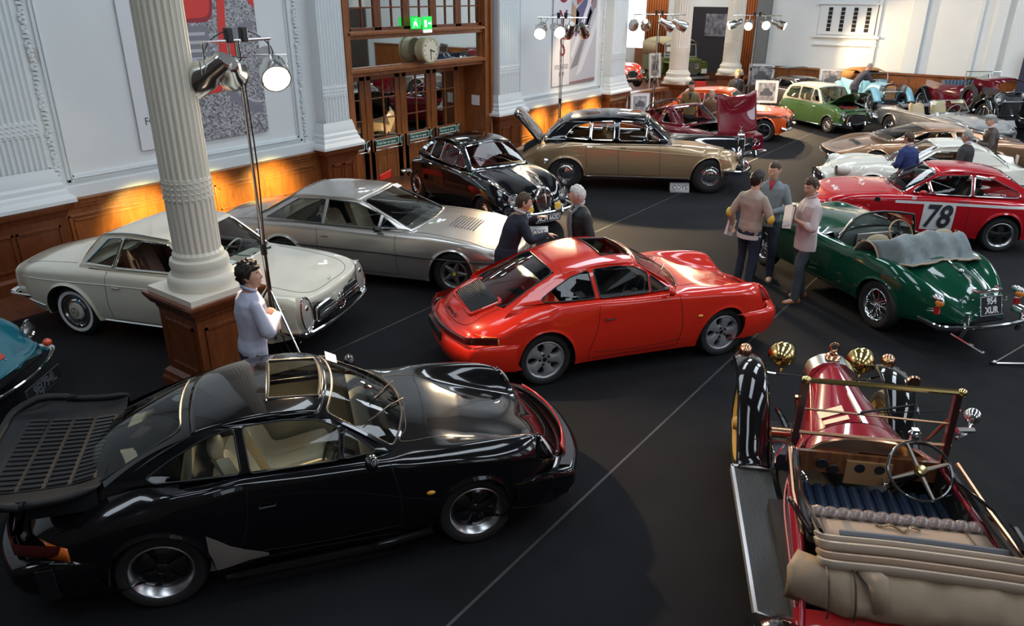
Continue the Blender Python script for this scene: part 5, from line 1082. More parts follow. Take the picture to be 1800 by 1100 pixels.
def car_racer():
 loc,rz=place(*POSE['alfa']);T=thing('racing_coupe','red racing coupe with black number 78 on a white square','car',loc,rz);pm=paint('racing_red',(.46,.008,.014),rough=.18)
 B=Body(dict(W=[(-1.95,.66),(-1.7,.74),(-1.175,.80),(0,.785),(1.175,.80),(1.6,.76),(1.80,.70)],ZB=[(-1.95,.34),(-1.5,.22),(1.5,.20),(1.80,.30)],ZS=[(-1.95,.70),(-1.6,.82),(-1.0,.87),(0,.885),(.8,.875),(1.4,.83),(1.65,.77),(1.80,.70)],ZC=[(-1.95,.74),(-1.6,.86),(-1.1,.91),(.6,.93),(1.2,.87),(1.6,.79),(1.80,.71)],YC=.90,DS=.07,ZW=.60,arch=[(1.175,.345,.66),(-1.175,.36,.67)],hole=(-1.0,.42),bow=(.12,.13),nose=(.03,.04,.25,.5),tail=(.05,.05,.35,.5),lip=.025))
 obj('body',B.mesh(),[pm,MATT],T,ang=38)
 g=dict(yb=[(-1.84,.60),(-1.14,.67),(-0.34,.70),(0.41,.62)],yr=[(-1.34,.47),(-0.34,.50),(-0.04,.48)],zb=[(-1.84,.89),(0.41,.90)],zr=[(-1.84,1.0),(-1.54,1.12),(-1.24,1.21),(-0.74,1.28),(-0.34,1.285),(-0.09,1.25),(0.16,1.1),(0.41,1.0)],xa=0.42,xh=-0.12,xr=-1.14,xc=-1.68,side=[(0.42,.885),(0.16,1.08),(-0.12,1.24),(-0.44,1.285),(-0.79,1.275),(-1.14,1.21),(-1.44,1.06),(-1.68,.87)],wins=[[(0.28,.925),(0.06,1.09),(0,.92)],[(-0.04,.92),(0.03,1.12),(-0.14,1.20),(-0.62,1.235),(-0.62,.92)],[(-0.66,.92),(-0.66,1.235),(-0.94,1.19),(-1.32,1.02),(-1.39,.95),(-1.34,.92)]],bow=.14,cowl=.03,crown=.05,bowh=.06,rbow=.12,rins=(-.80,.80,.12,.92),wr=.04,tum=1.0,fr=.011,wfr=.014)
 greenhouse(T,B,g,pm)
 interior(T,B,BLACK,MATT,((-.3,.34),(-.3,-.34)),.24,.26,dash=(.22,.92),swpos=(.08,.34,.84))
 seams(T,B,side=[[(.38,.26),(.38,.88)],[(-.60,.88),(-.60,.26)]],top=[[(.62,.58),(1.3,.54),(1.72,.46),(1.75,0),(1.72,-.46),(1.3,-.54),(.62,-.58)]])
 for sg in(1,-1):
  m=MB();m.grid([[B.side(x,z,.003,sg)for z in(.765,.79,.81)]for x in np.linspace(-1.9,.56,24)]);obj('white_stripe',m,P('stripe_white',(.72,.71,.70),.35),T)
  x0,x1,z0,z1=-.40,.10,.33,.77;r=MB();r.grid([[B.side(x,z,.003,sg)for z in np.linspace(z0,z1,8)]for x in np.linspace(x0,x1,8)],c=0)
  for ch,cx in(('7',-.08),('8',-.08)):pass
  tb=MB();text_mb(tb,'78',Matrix.Identity(4),.52,0,bold=.012);
  vs=[B.side(-.15-(v[0]+.16*v[1])*sg*.80,.55+v[1]*1.05,.016,sg)for v in tb.v];r.add(vs,tb.f,1);obj('race_number',r,[P('roundel_white',(.74,.73,.72),.4),INK],T,recalc=False)
  lamp(T,'headlamp',Vector(ends(B,1,.60,.58,3,-.02)[0 if sg<0 else 2]),(1,0,0),.085,rw=.018,lens=WHITE if sg<0 else CLEAR)
  m=MB();m.lathe([(.0,.003),(.045,.004),(.05,0)],16,basis(B.side(.85,.80,0,sg)+Vector((0,0,0)),(1,0,0),(0,0,1)if sg<0 else(0,0,-1)));obj('fender_cap',m,BLACK,T)
  m=MB();m.box((-.035,0,-.045),(.035,.002,.045),Matrix.Translation(B.side(.27,.84,.002 if sg>0 else-.0,sg)));obj('wing_badge',m,WHITE,T)
 for(x,y,w,s)in((1.45,.18,.36,1),(.98,.10,.20,2),(.95,-.2,.24,3),(1.5,-.35,.2,4)):
  m=MB();rnd=random.Random(s)
  for k in range(int(w/.035)):a=-w/2+k*.035;m.tube([B.top(x+rnd.uniform(-.03,.03),y+a,.003),B.top(x+rnd.uniform(-.05,.05),y+a+.03,.004)],.013,5)
  obj('bonnet_decal',m,WHITE,T)
 m=MB();m.grid([[(p[0]+.003,p[1],z)for z in(.42,.52,.60)]for p in ends(B,1,.5,.42,7,.0)]);obj('radiator_grille',m,MATT,T);bumper(T,B,1,.33,.6,.03,.2,off=.02);handle(T,B,-.50,.84)
 mirror_pair(T,'door_mirror',(.16,.80,.96),pm,(.06,.045,.045))
 tb=MB();text_mb(tb,'AUTODELTA',Matrix.Identity(4),.05,0);m=MB();m.add([(-.98-v[0]*1.2,B.GY(-.98,.95+v[1])+.004,.955+v[1])for v in tb.v],tb.f);obj('window_lettering',m,WHITE,T,recalc=False)
 four(T,B,.30,.20,.20,'four',.77);return T,B
def car_green_drophead():
 loc,rz=place(*POSE['xk']);T=thing('drophead_coupe','dark green drophead coupe with grey folded hood cover and plate 954 XUR','car',loc,rz);pm=paint('racing_green',(.004,.060,.030),rough=.12)
 B=Body(dict(W=[(-2.20,.30),(-2.05,.52),(-1.8,.68),(-1.3,.80),(-.7,.815),(0,.805),(.6,.80),(1.29,.82),(1.7,.78),(2.05,.66)],ZB=[(-2.20,.38),(-1.7,.30),(1.6,.26),(2.05,.40)],ZS=[(-2.20,.50),(-2.0,.68),(-1.7,.83),(-1.3,.92),(-.9,.92),(-.4,.88),(.2,.88),(.8,.93),(1.3,.93),(1.7,.87),(1.9,.78),(2.05,.62)],ZC=[(-2.20,.56),(-2.0,.74),(-1.7,.88),(-1.2,.98),(-.8,.98),(.5,.98),(1.0,.97),(1.6,.90),(2.0,.78),(2.05,.74)],YC=[(-2.2,.78),(-1.3,.84),(0,.92),(1.0,.84),(1.5,.78),(2.05,.76)],ZV=[(-2.2,.03),(-1.7,.09),(-1.0,.03),(.6,0),(1.2,.06),(1.8,.12),(2.05,.12)],DS=[(-2.2,.1),(-1.3,.15),(0,.1),(1.3,.16),(2.05,.14)],ZW=.56,arch=[(1.29,.37,.70),(-1.29,.36,.68)],hole=(-.92,.02),bow=(.18,.2),nose=(.06,.1,.4,.55),tail=(.07,.1,.4,.52),lip=.014,rin=.13))
 obj('body',B.mesh(),[pm,MATT],T,ang=45)
 interior(T,B,P('dark_green_leather',(.02,.035,.025),.45),MATT,((-.62,.34),(-.62,-.34)),.26,.20,swpos=(-.30,-.34,.92),sm=wood('rim_wood',(.35,.16,.06),(.5,.26,.1)),hr=False,sh=.5)
 m=MB();y=.66;m.grid([[(-.16,y*t,.62),(-.18,y*t,.90),(-.14,y*t,.96),(.02,y*t,.97)]for t in np.linspace(-1,1,9)]);obj('dashboard',m,P('green_dash',(.03,.05,.04),.5),T)
 m=MB();m.box((-.205,-.30,.70),(-.185,.30,.93));da=obj('instrument_panel',m,P('engine_turned_alloy',(.50,.47,.42),.35,.7),T,bevel=.01);m=MB()
 for y,r in((-.10,.055),(.06,.055),(-.21,.028),(.18,.028),(.25,.02),(-.27,.02)):m.lathe([(0,.004),(r,.004),(r*1.1,0)],18,basis((-.208,y,.82),(0,-1,0),(0,0,1)))
 for k in range(7):m.ball((-.21,-.24+k*.08,.735),.010,6)
 obj('gauges',m,BLACK,da)
 zb=.93;bot=lambda t:Vector((-.02-.22*t*t,.62*t,.95+.03*(1-t*t)));top=lambda t:Vector((-.14-.15*t*t,.50*t,1.18+.03*(1-t*t)))
 fr,gl,Pf=panel(bot,top,20,4);wo=obj('windscreen',gl,GLASS,T,ang=180);m=MB();lp=[Pf(0,t)for t in np.linspace(-1,1,15)]+[Pf(q,1)for q in(.33,.66)]+[Pf(1,t)for t in np.linspace(1,-1,15)]+[Pf(q,-1)for q in(.66,.33)];m.tube(lp,.016,8,closed=True);obj('windscreen_frame',m,BLACK,wo);m=MB();m.tube([Pf(0,t)+Vector((.03,0,-.01))for t in np.linspace(-1,1,15)],.02,6);obj('windscreen_base_trim',m,CHROME,wo)
 for sg in(1,-1):m=MB();m.tube([Pf(0,sg)+Vector((.02,0,-.05)),Pf(.5,sg),Pf(1,sg)],[.03,.022,.018],8);obj('screen_pillar',m,CHROME,T)
 for y in(-.25,.25):m=MB();m.tube([Pf(.02,y)+Vector((.05,0,.02)),Pf(.55,y+.3)+Vector((.03,0,.01))],.006,5);obj('wiper',m,CHROME,T)
 hm=P('hood_canvas',(.17,.20,.20),.75,bump=.5,bscale=14,vary=.2,vscale=8);G=[]
 for s in np.linspace(0,1,13):
  row=[]
  for t in np.linspace(-1,1,33):
   at=abs(t);xo=-.88-.62*s-(.0 if at<.75 else-(at-.75)*1.1*(1 if s>.3 else .6));w=.76-.06*s
   h=.25*math.sin(min(1,s*1.25)*math.pi)**.6*(1-.25*at**4)+.02*math.sin(t*17+s*5)*(1-at)+.015*math.sin(t*9-s*11)
   zbase=.90+(.06*(1-at))-.01*s
   row.append((xo+.05*math.sin(t*6)*s*(1-s),w*t,zbase+max(0,h)))
  G.append(row)
 m=MB();m.grid(G);ho=obj('hood_cover',m,hm,T,ang=60,solid=.02);m=MB();m.tube([Vector(p)+Vector((-.005,0,.0))for p in G[-1]],.012,6);m.tube([Vector(g[0])for g in G],.012,6);m.tube([Vector(g[-1])for g in G],.012,6);obj('hood_cover_piping',m,P('tan_piping',(.45,.30,.18),.5),ho)
 for q in((-.84,.52,1.04),(-.86,-.50,1.04)):m=MB();m.ball(q,(.10,.16,.09),14);obj('hood_fold',m,P('khaki_canvas',(.30,.25,.16),.8),ho)
 seams(T,B,side=[[(.22,.32),(.20,.88)],[(-.80,.86),(-.82,.5),(-.78,.32)],[(.22,.31),(-.78,.31)]],top=[[(-1.55,.40),(-1.75,.38),(-2.02,.25),(-2.08,0),(-2.02,-.25),(-1.75,-.38),(-1.55,-.40)],[(.30,.44),(1.2,.34),(1.9,.2)],[(.30,-.44),(1.2,-.34),(1.9,-.2)]])
 m=MB();m.tube([B.top(x,0,.008)for x in np.linspace(-1.48,-1.74,8)],[.004,.008,.012,.014,.014,.012,.010,.008],6);m.ball(B.top(-1.74,0,.02),(.04,.03,.025),10);m.tube([B.top(-1.78,0,.02),B.top(-1.92,.0,.03)],.012,6);obj('boot_handle_trim',m,CHROME,T)
 plate(T,'954\nXUR',(-2.27,0,.63),(0,-1,0),(.30,0,1),.30,.22,size=.10);m=MB();m.tube([(-2.12,.17,.80),(-2.2,.16,.79),(-2.2,-.16,.79),(-2.12,-.17,.80)],.03,8);obj('plate_lamp',m,CHROME,T)
 t=MB();text_mb(t,'GB',basis((-2.17,-.28,.66),(0,-1,0),(.3,0,1)),.10,.004);obj('country_letters',t,CHROME,T,recalc=False)
 for sg in(1,-1):
  m=MB();m.ball((-2.10,sg*.60,.66),(.055,.05,.05),14,c=0);m.ball((-2.06,sg*.60,.70),(.10,.04,.045),12,c=1);m.tube([(-2.08,sg*.60,.60),(-2.09,sg*.60,.52)],.035,10,c=2);obj('rear_lamp',m,[AMBER,CHROME,REDL],T)
  lamp(T,'headlamp',(1.98,sg*.52,.70),(1,0,0),.10)
  m=MB();x=-2.33;m.tube([(x,sg*.42,.30),(x-.04,sg*.42,.42),(x-.02,sg*.42,.60)],[.028,.035,.024],8);obj('overrider',m,CHROME,T)
 bumper(T,B,-1,.42,.66,.06,.32,off=.14);bumper(T,B,1,.44,.7,.05,.3,off=.08);m=MB();m.tube([(-2.1,.3,.22),(-2.62,.33,.2)],.022,8);obj('exhaust_pipe',m,CHROME,T)
 for sg in(1,-1):m=MB();m.tube([B.side(-.66,.80,.0,sg),B.side(-.68,.80,.03,sg),B.side(-.54,.80,.03,sg)],.009,6);obj('door_handle',m,CHROME,T)
 four(T,B,.335,.205,.16,'wire',.775);return T,B
def basic(name,label,key,pm,body,gh=None,seat=BLACK,wheels=None,intr={},sides=(),tops=(),fb=None,rb=None,lamps=(),extra=None):
 loc,rz=place(*POSE[key]);loc=(loc[0],loc[1],.42 if key=='redfar' else 0);T=thing(name,label,'car',loc,rz);B=Body(body);obj('body',B.mesh(),[pm,MATT]+([gh['two']]if gh and 'two' in gh else[]),T,ang=42)
 if gh and 'xa' in gh:greenhouse(T,B,gh,pm,roofm=gh.get('roofm'))
 if B.hole:interior(T,B,seat,MATT,**intr)
 if sides or tops:seams(T,B,side=sides,top=tops)
 for b,s in((fb,1),(rb,-1)):
  if b:bumper(T,B,s,**b)
 for(x,y,z,r)in lamps:
  for sg in(1,-1):lamp(T,'headlamp',(x,sg*y,z),(1 if x>0 else-1,0,.05),r,depth=.08,rw=.018)
 if wheels:four(T,B,*wheels)
 if extra:extra(T,B)
 return T,B
def car_gold():
 pm=paint('copper_paint',(.44,.24,.13),.7,.3)
 def ex(T,B):
  m=MB();m.grid([[B.top(x,y,.004)for y in(-.36,-.12,.12,.36)]for x in(1.62,1.5)]);obj('bonnet_vent',m,MATT,T)
  m=MB();m.grid([[(p[0]+.004,p[1],z)for z in(.44,.53)]for p in ends(B,1,.5,.62,9,-.02)]);obj('nose_grille',m,MATT,T);m=MB();m.tube([(p[0]+.02,p[1],.43)for p in ends(B,1,.43,.70,9,-.0)],.018,6);obj('front_bumper',m,CHROME,T)
  strip(T,B,[(-2.0,.56),(2.1,.50)],BLACK,.008,'waist_line')
 return basic('mid_engined_coupe','copper gold low wedge coupe behind the white finned car','bora',pm,dict(W=[(-2.08,.80),(-1.3,.88),(0,.87),(1.3,.87),(1.9,.78),(2.22,.68)],ZB=[(-2.08,.3),(0,.19),(1.8,.19),(2.22,.34)],ZS=[(-2.08,.84),(-1.3,.90),(-.5,.86),(.5,.82),(1.3,.79),(1.8,.68),(2.22,.55)],ZC=[(-2.08,.86),(-1.3,.93),(.5,.86),(1.2,.78),(1.8,.66),(2.22,.55)],YC=.88,ZV=[(.8,0),(1.3,.05),(2.0,.02),(2.22,0)],DS=.08,ZW=.52,arch=[(1.3,.36,.67),(-1.3,.37,.68)],hole=(-.7,.75),bow=(.04,.16),nose=(.03,.03,.3,.5),tail=(.03,.03,.2,.6),lip=.02),dict(yb=[(-1.6,.66),(0,.76),(1.0,.66)],yr=[(-1.0,.50),(.1,.53)],zb=[(-1.6,.90),(-.6,.86),(1.0,.84)],zr=[(-1.6,.98),(-.9,1.08),(-.5,1.12),(0,1.13),(.4,1.0),(1.0,.93)],xa=1.0,xh=.10,xr=-.75,xc=-1.75,side=[(1.0,.82),(.55,.99),(.10,1.11),(-.3,1.135),(-.75,1.11),(-1.3,1.0),(-1.75,.88)],wins=[[(.55,.88),(.14,1.05),(-.36,1.07),(-.42,.89)],[(-.50,.90),(-.46,1.07),(-.75,1.05),(-1.05,.92)]],bow=.16,cowl=.03,crown=.03,bowh=.05,rbow=.04,rins=(-.8,.8,.1,.9),tum=1.0),P('tan_hide',(.40,.16,.06),.5),(.33,.19,.22,'star',.83),dict(seats=((-.05,.36),(-.05,-.36)),zf=.2,sz=.18),sides=[[(.5,.25),(.5,.8)],[(-.5,.84),(-.5,.25)]],tops=[[(1.1,.62),(1.9,.5),(2.1,0),(1.9,-.5),(1.1,-.62)]],extra=ex)
def car_white_fin():
 pm=paint('cream_white',(.80,.77,.66))
 def ex(T,B):
  for sg in(1,-1):
   lamp(T,'headlamp',(1.84,sg*.59,.72),(1,0,.03),.095,depth=.08,rw=.018);m=MB();m.ball((1.68,sg*.60,.72),(.17,.115,.115),16);obj('headlamp_pod',m,pm,T);lamp(T,'side_lamp',(1.90,sg*.56,.50),(1,0,0),.04)
   m=MB();m.grid([[B.top(x,sg*y,.0)+Vector((0,0,dz))for y,dz in((.62,.0),(.70,.04+.13*q),(.735,.05+.15*q),(.76,.0),(.80,-.12))]for x,q in((-.9,0),(-1.3,.35),(-1.6,.75),(-1.85,1.0),(-1.9,1.0))]);m.grid([[(-1.92,sg*y,z)for z in(.5,.95)]for y in(.62,.78)]);obj('tail_fin',m,pm,T,ang=40)
  m=MB();e=[(.42*math.cos(a),.50+.11*math.sin(a))for a in np.linspace(0,2*math.pi,29)[:-1]];gridgrille(T,2.10,.42,.39,.61,11,0,bowx=.06,shape=e,frame=.018)
  m=MB();m.ball((2.16,0,.5),(.02,.05,.05),10);m.tube([(2.16,-.16,.44),(2.17,0,.50),(2.16,.16,.44)],.010,6);obj('grille_badge',m,CHROME,T)
  for sg in(1,-1):m=MB();m.tube([(2.05,sg*.35,.38),(2.12,sg*.36,.42),(2.12,sg*.36,.58)],.022,8);obj('overrider',m,CHROME,T)
  for k in range(3):m=MB();m.tube([B.top(.72+k*.05,y,.004)for y in(-.32,-.1,.1,.32)],.012,5);obj('scuttle_vent',m,BLACK,T)
  m=MB();m.tube(surf_line(B,[(1.65,.70),(1.2,.74),(.75,.55),(.6,.48)],sgn=1,off=.0),.018,6);m.tube(surf_line(B,[(1.65,.70),(1.2,.74),(.75,.55),(.6,.48)],sgn=-1,off=.0),.018,6)
  m=MB();m.box((-.07,-.06,0),(.07,.06,.003),basis(tuple(B.Pf(.55,.2)+Vector((.02,0,.01))),(0,1,0),tuple(B.Pf(.9,.2)-B.Pf(.5,.2))));obj('windscreen_card',m,WHITE,T)
  mirror_pair(T,'wing_mirror',(.95,.72,1.0),CHROME,(.02,.04,.035))
 return basic('finned_sports_car','cream white sports car with hardtop and rear fins behind the number 78 car','sp250',pm,dict(W=[(-1.88,.70),(-1.6,.76),(-1.17,.78),(-.3,.74),(.4,.74),(1.17,.78),(1.6,.74),(1.9,.60),(2.02,.50)],ZB=[(-1.88,.36),(-1.5,.26),(1.5,.24),(2.02,.36)],ZS=[(-1.88,.78),(-1.6,.84),(-1.0,.84),(-.2,.80),(.6,.82),(1.17,.86),(1.6,.82),(1.85,.70),(2.02,.58)],ZC=[(-1.88,.78),(-1.5,.90),(-.9,.92),(.7,.93),(1.3,.88),(1.7,.78),(2.02,.64)],YC=[(-1.88,.86),(0,.9),(1.2,.80),(2.02,.80)],ZV=[(.7,0),(1.2,.04),(1.8,.06),(2.02,0)],DS=[(-2,.12),(0,.08),(1.3,.14),(2.02,.1)],ZW=.52,SH=.97,arch=[(1.17,.38,.70),(-1.17,.38,.70)],hole=(-0.95,0.35),bow=(.06,.25),nose=(.06,.1,.4,.5),tail=(.04,.05,.25,.6),lip=.035),dict(yb=[(-1.34,.60),(-0.64,.66),(0.46,.60)],yr=[(-1.04,.46),(-0.24,.50),(0.01,.48)],zb=[(-1.34,.88),(0.46,.92)],zr=[(-1.34,1.0),(-1.04,1.17),(-0.54,1.27),(-0.24,1.28),(-0.04,1.25),(0.21,1.1),(0.46,1.0)],xa=0.48,xh=-0.04,xr=-0.96,xc=-1.36,side=[(0.48,.90),(0.21,1.09),(-0.04,1.235),(-0.44,1.275),(-0.74,1.24),(-0.96,1.15),(-1.19,1.0),(-1.36,.86)],wins=[[(0.28,.95),(-0.02,1.16),(-0.54,1.18),(-0.6,.95)]],bow=.14,cowl=.02,crown=.05,bowh=.05,rbow=.10,rins=(-.75,.75,.2,.85),tum=1.0,wfr=.014),P('tan_hide',(.40,.16,.06),.5),(.33,.17,.19,'wire',.75),dict(seats=((-.35,.32),(-.35,-.32)),zf=.26,sz=.3,hr=False,swpos=(.02,.3,.90)),sides=[[(.45,.3),(.45,.82)],[(-.45,.8),(-.45,.3)]],tops=[[(.85,.42),(1.4,.4),(1.8,.3),(1.85,0),(1.8,-.3),(1.4,-.4),(.85,-.42)]],rb=dict(z=.5,y=.6),extra=ex)
def car_silver_open():
 pm=paint('pewter_paint',(.40,.39,.38),.55,.25)
 def ex(T,B):
  bot=lambda t:Vector((.34-.14*t*t,.64*t,.93));top=lambda t:Vector((.06-.10*t*t,.56*t,1.24));fr,gl,Pf=panel(bot,top,16,3);wo=obj('windscreen',gl,GLASS,T,ang=180)
  m=MB();m.tube([Pf(0,t)for t in np.linspace(-1,1,13)]+[Pf(1,t)for t in np.linspace(1,-1,13)],.015,6,closed=True);obj('windscreen_frame',m,CHROME,wo)
  for sg in(.5,-.5):m=MB();M=basis(tuple(Pf(.86,sg)+Vector((-.03,0,0))),(0,1,0),tuple(Pf(1,sg)-Pf(.7,sg)));m.box((-.2,-.05,0),(.2,.05,.01),M);obj('sun_visor',m,P('cream_visor',(.75,.62,.40),.6),T)
  m=MB();m.box((-.08,-.06,0),(.08,.06,.004),basis(tuple(Pf(.8,-.85)+Vector((.02,0,0))),(0,1,0),tuple(Pf(1,0)-Pf(.7,0))));obj('windscreen_card',m,WHITE,T)
  strip(T,B,[(-2.1,.76),(-.6,.80),(.6,.78),(1.9,.70)],CHROME,.008);m=MB();m.grid([[(-1.0-.35*s,.62*t,.93+.06*math.sin(s*3.1))for t in np.linspace(-1,1,11)]for s in np.linspace(0,1,6)]);obj('folded_hood',m,P('grey_hood',(.16,.16,.17),.8),T,solid=.02)
  steering(T,(-.06,.34,.95),rimm=P('ivory_plastic',(.7,.65,.5),.3))
  m=MB();m.grid([[(p[0]+.01,p[1],z)for z in(.45,.60)]for p in ends(B,1,.5,.50,9,-.01)]);obj('radiator_grille',m,MATT,T)
  m=MB();m.ball((.15,.80,.97),(.03,.05,.04),10);obj('door_mirror',m,CHROME,T)
 return basic('convertible','pale silver convertible with its hood down between green saloon and white podium','silver',pm,dict(W=[(-2.20,.66),(-1.9,.78),(-1.25,.83),(0,.82),(1.25,.83),(1.8,.78),(2.1,.68)],ZB=[(-2.2,.38),(-1.6,.27),(1.6,.25),(2.1,.38)],ZS=[(-2.2,.74),(-1.9,.83),(-1.25,.90),(-.5,.86),(.3,.86),(.9,.90),(1.4,.89),(1.8,.84),(2.1,.70)],ZC=[(-2.2,.76),(-1.8,.88),(-1.1,.93),(.7,.94),(1.3,.92),(1.8,.82),(2.1,.70)],YC=.88,ZV=[(.8,0),(1.3,.03),(2.0,.03)],DS=.10,ZW=.56,arch=[(1.25,.37,.70),(-1.25,.37,.69)],hole=(-1.0,.24),bow=(.10,.14),nose=(.04,.06,.3,.55),tail=(.05,.06,.3,.6),lip=.012),None,P('cream_hide',(.55,.42,.25),.5),(.335,.18,.18,'hub',.79,None,CHROME),dict(seats=((-.4,.36),(-.4,-.36)),zf=.28,sz=.3,hr=False),sides=[[(.3,.3),(.3,.85)],[(-.75,.85),(-.75,.3)]],tops=[[(.5,.64),(1.5,.58),(1.95,.5),(2.02,0),(1.95,-.5),(1.5,-.58),(.5,-.64)]],fb=dict(z=.42,y=.7),rb=dict(z=.46,y=.7),lamps=((2.02,.56,.66,.09),),extra=ex)
def car_green_saloon():
 pm=paint('almond_green',(.065,.135,.045),rough=.22);wt=paint('old_english_white',(.78,.74,.60))
 def ex(T,B):
  e=[(-.40,.36),(.40,.36),(.36,.54),(.24,.61),(-.24,.61),(-.36,.54)];gridgrille(T,1.545,.40,.36,.61,15,2,shape=e,frame=.018,bowx=.02)
  for sg in(1,-1):
   lamp(T,'headlamp',(1.50,sg*.52,.64),(1,0,.05),.088,depth=.08);lamp(T,'indicator',(1.53,sg*.54,.51),(1,0,0),.04);strip(T,B,[(-.62,.215),(.62,.215)],CHROME,.015,'sill_trim')
  for(xc,R,za)in B.arch:
   for sg in(1,-1):m=MB();m.tube([B.side(xc+R*math.cos(a),.19+(za-.19)*math.sin(a)**.9+.005,.012,sg)for a in np.linspace(.02,math.pi-.02,25)],.014,6);obj('wheel_arch_trim',m,CHROME,T)
  for i,(y0,y1)in enumerate(((-.02,.0),)):pass
  m=MB();G=[[(1.40-.72*s*.62-.0,y,.86+.36*s-.03*(y/.5)**2+.06*s*s)for y in np.linspace(-.52,.52,11)]for s in np.linspace(1,0,8)]
  G=[[(.78+.62*s,y,.90+.34*s+.03*math.sin(s*3)-.04*(y/.5)**2)for y in np.linspace(-.50,.50,11)]for s in np.linspace(0,1,8)];m.grid(G);obj('raised_bonnet',m,pm,T,ang=60,solid=.015)
  m=MB();rnd=random.Random(5);m.box((.86,-.42,.60),(1.42,.42,.70),c=0);m.box((.95,-.2,.66),(1.3,.15,.79),c=1)
  for k in range(16):x,y=rnd.uniform(.9,1.38),rnd.uniform(-.38,.38);m.cyl((x,y,.68),(x,y,rnd.uniform(.74,.82)),rnd.uniform(.02,.05),8,c=k%3)
  obj('engine',m,[MATT,P('engine_red',(.3,.03,.02),.5),ALU],T)
  m=MB();m.tube([B.top(1.42,y)for y in np.linspace(-.5,.5,7)],.012,5);handle(T,B,-.28,.74);handle(T,B,.34,.74);strip(T,B,[(-1.3,.80),(1.2,.82)],CHROME,.006)
 return basic('small_saloon','small green saloon with cream roof and raised bonnet','mini',pm,dict(W=[(-1.45,.60),(-1.3,.66),(0,.695),(1.2,.67),(1.42,.60)],ZB=[(-1.45,.26),(-1.2,.19),(1.2,.19),(1.42,.28)],ZS=[(-1.45,.68),(-1.3,.80),(-.8,.84),(.6,.84),(1.1,.80),(1.35,.72),(1.42,.64)],ZC=[(-1.45,.70),(-1.3,.84),(-1.0,.88),(.7,.90),(1.1,.86),(1.38,.74),(1.42,.68)],YC=.86,DS=.09,ZW=.50,SH=.975,arch=[(1.016,.29,.54),(-1.016,.29,.54)],hole=(-1.05,0.5),hole2=(.84,1.34,.46),bow=(.06,.08),nose=(.05,.08,.3,.5),tail=(.05,.06,.3,.5),lip=.015),dict(yb=[(-1.42,.54),(-0.12,.60),(0.58,.56)],yr=[(-1.12,.50),(-0.12,.53),(0.28,.51)],zb=[(-1.42,.85),(0.58,.86)],zr=[(-1.42,.95),(-1.22,1.2),(-0.92,1.29),(-0.12,1.31),(0.23,1.28),(0.43,1.1),(0.58,.95)],xa=0.58,xh=0.24,xr=-1.07,xc=-1.36,side=[(0.58,.84),(0.41,1.08),(0.24,1.27),(-0.12,1.31),(-0.72,1.31),(-1.07,1.25),(-1.24,1.05),(-1.36,.82)],wins=[[(0.44,.89),(0.26,1.20),(0.12,1.235),(0.1,.89)],[(0.06,.89),(0.08,1.24),(-0.46,1.25),(-0.48,.89)],[(-0.54,.89),(-0.52,1.25),(-1,1.20),(-1.18,.89)]],bow=.07,cowl=.02,crown=.05,bowh=.04,rbow=.05,rins=(-.8,.8,.15,.85),tum=1.0,roofm=wt,pillm=wt,fr=.012,wfr=.015),P('cream_vinyl',(.6,.5,.32),.5),(.255,.145,.135,'mini',.66),dict(seats=((.02,.30),(.02,-.30)),zf=.2,sz=.26,bench=(-.65,.95),hr=False,sw=.44,swpos=(.4,-.3,.86)),sides=[[(.40,.25),(.40,.82)],[(-.40,.82),(-.40,.25)]],fb=dict(z=.30,y=.58,r=.04,over=(.3,-.3)),rb=dict(z=.32,y=.56,r=.04),extra=ex)
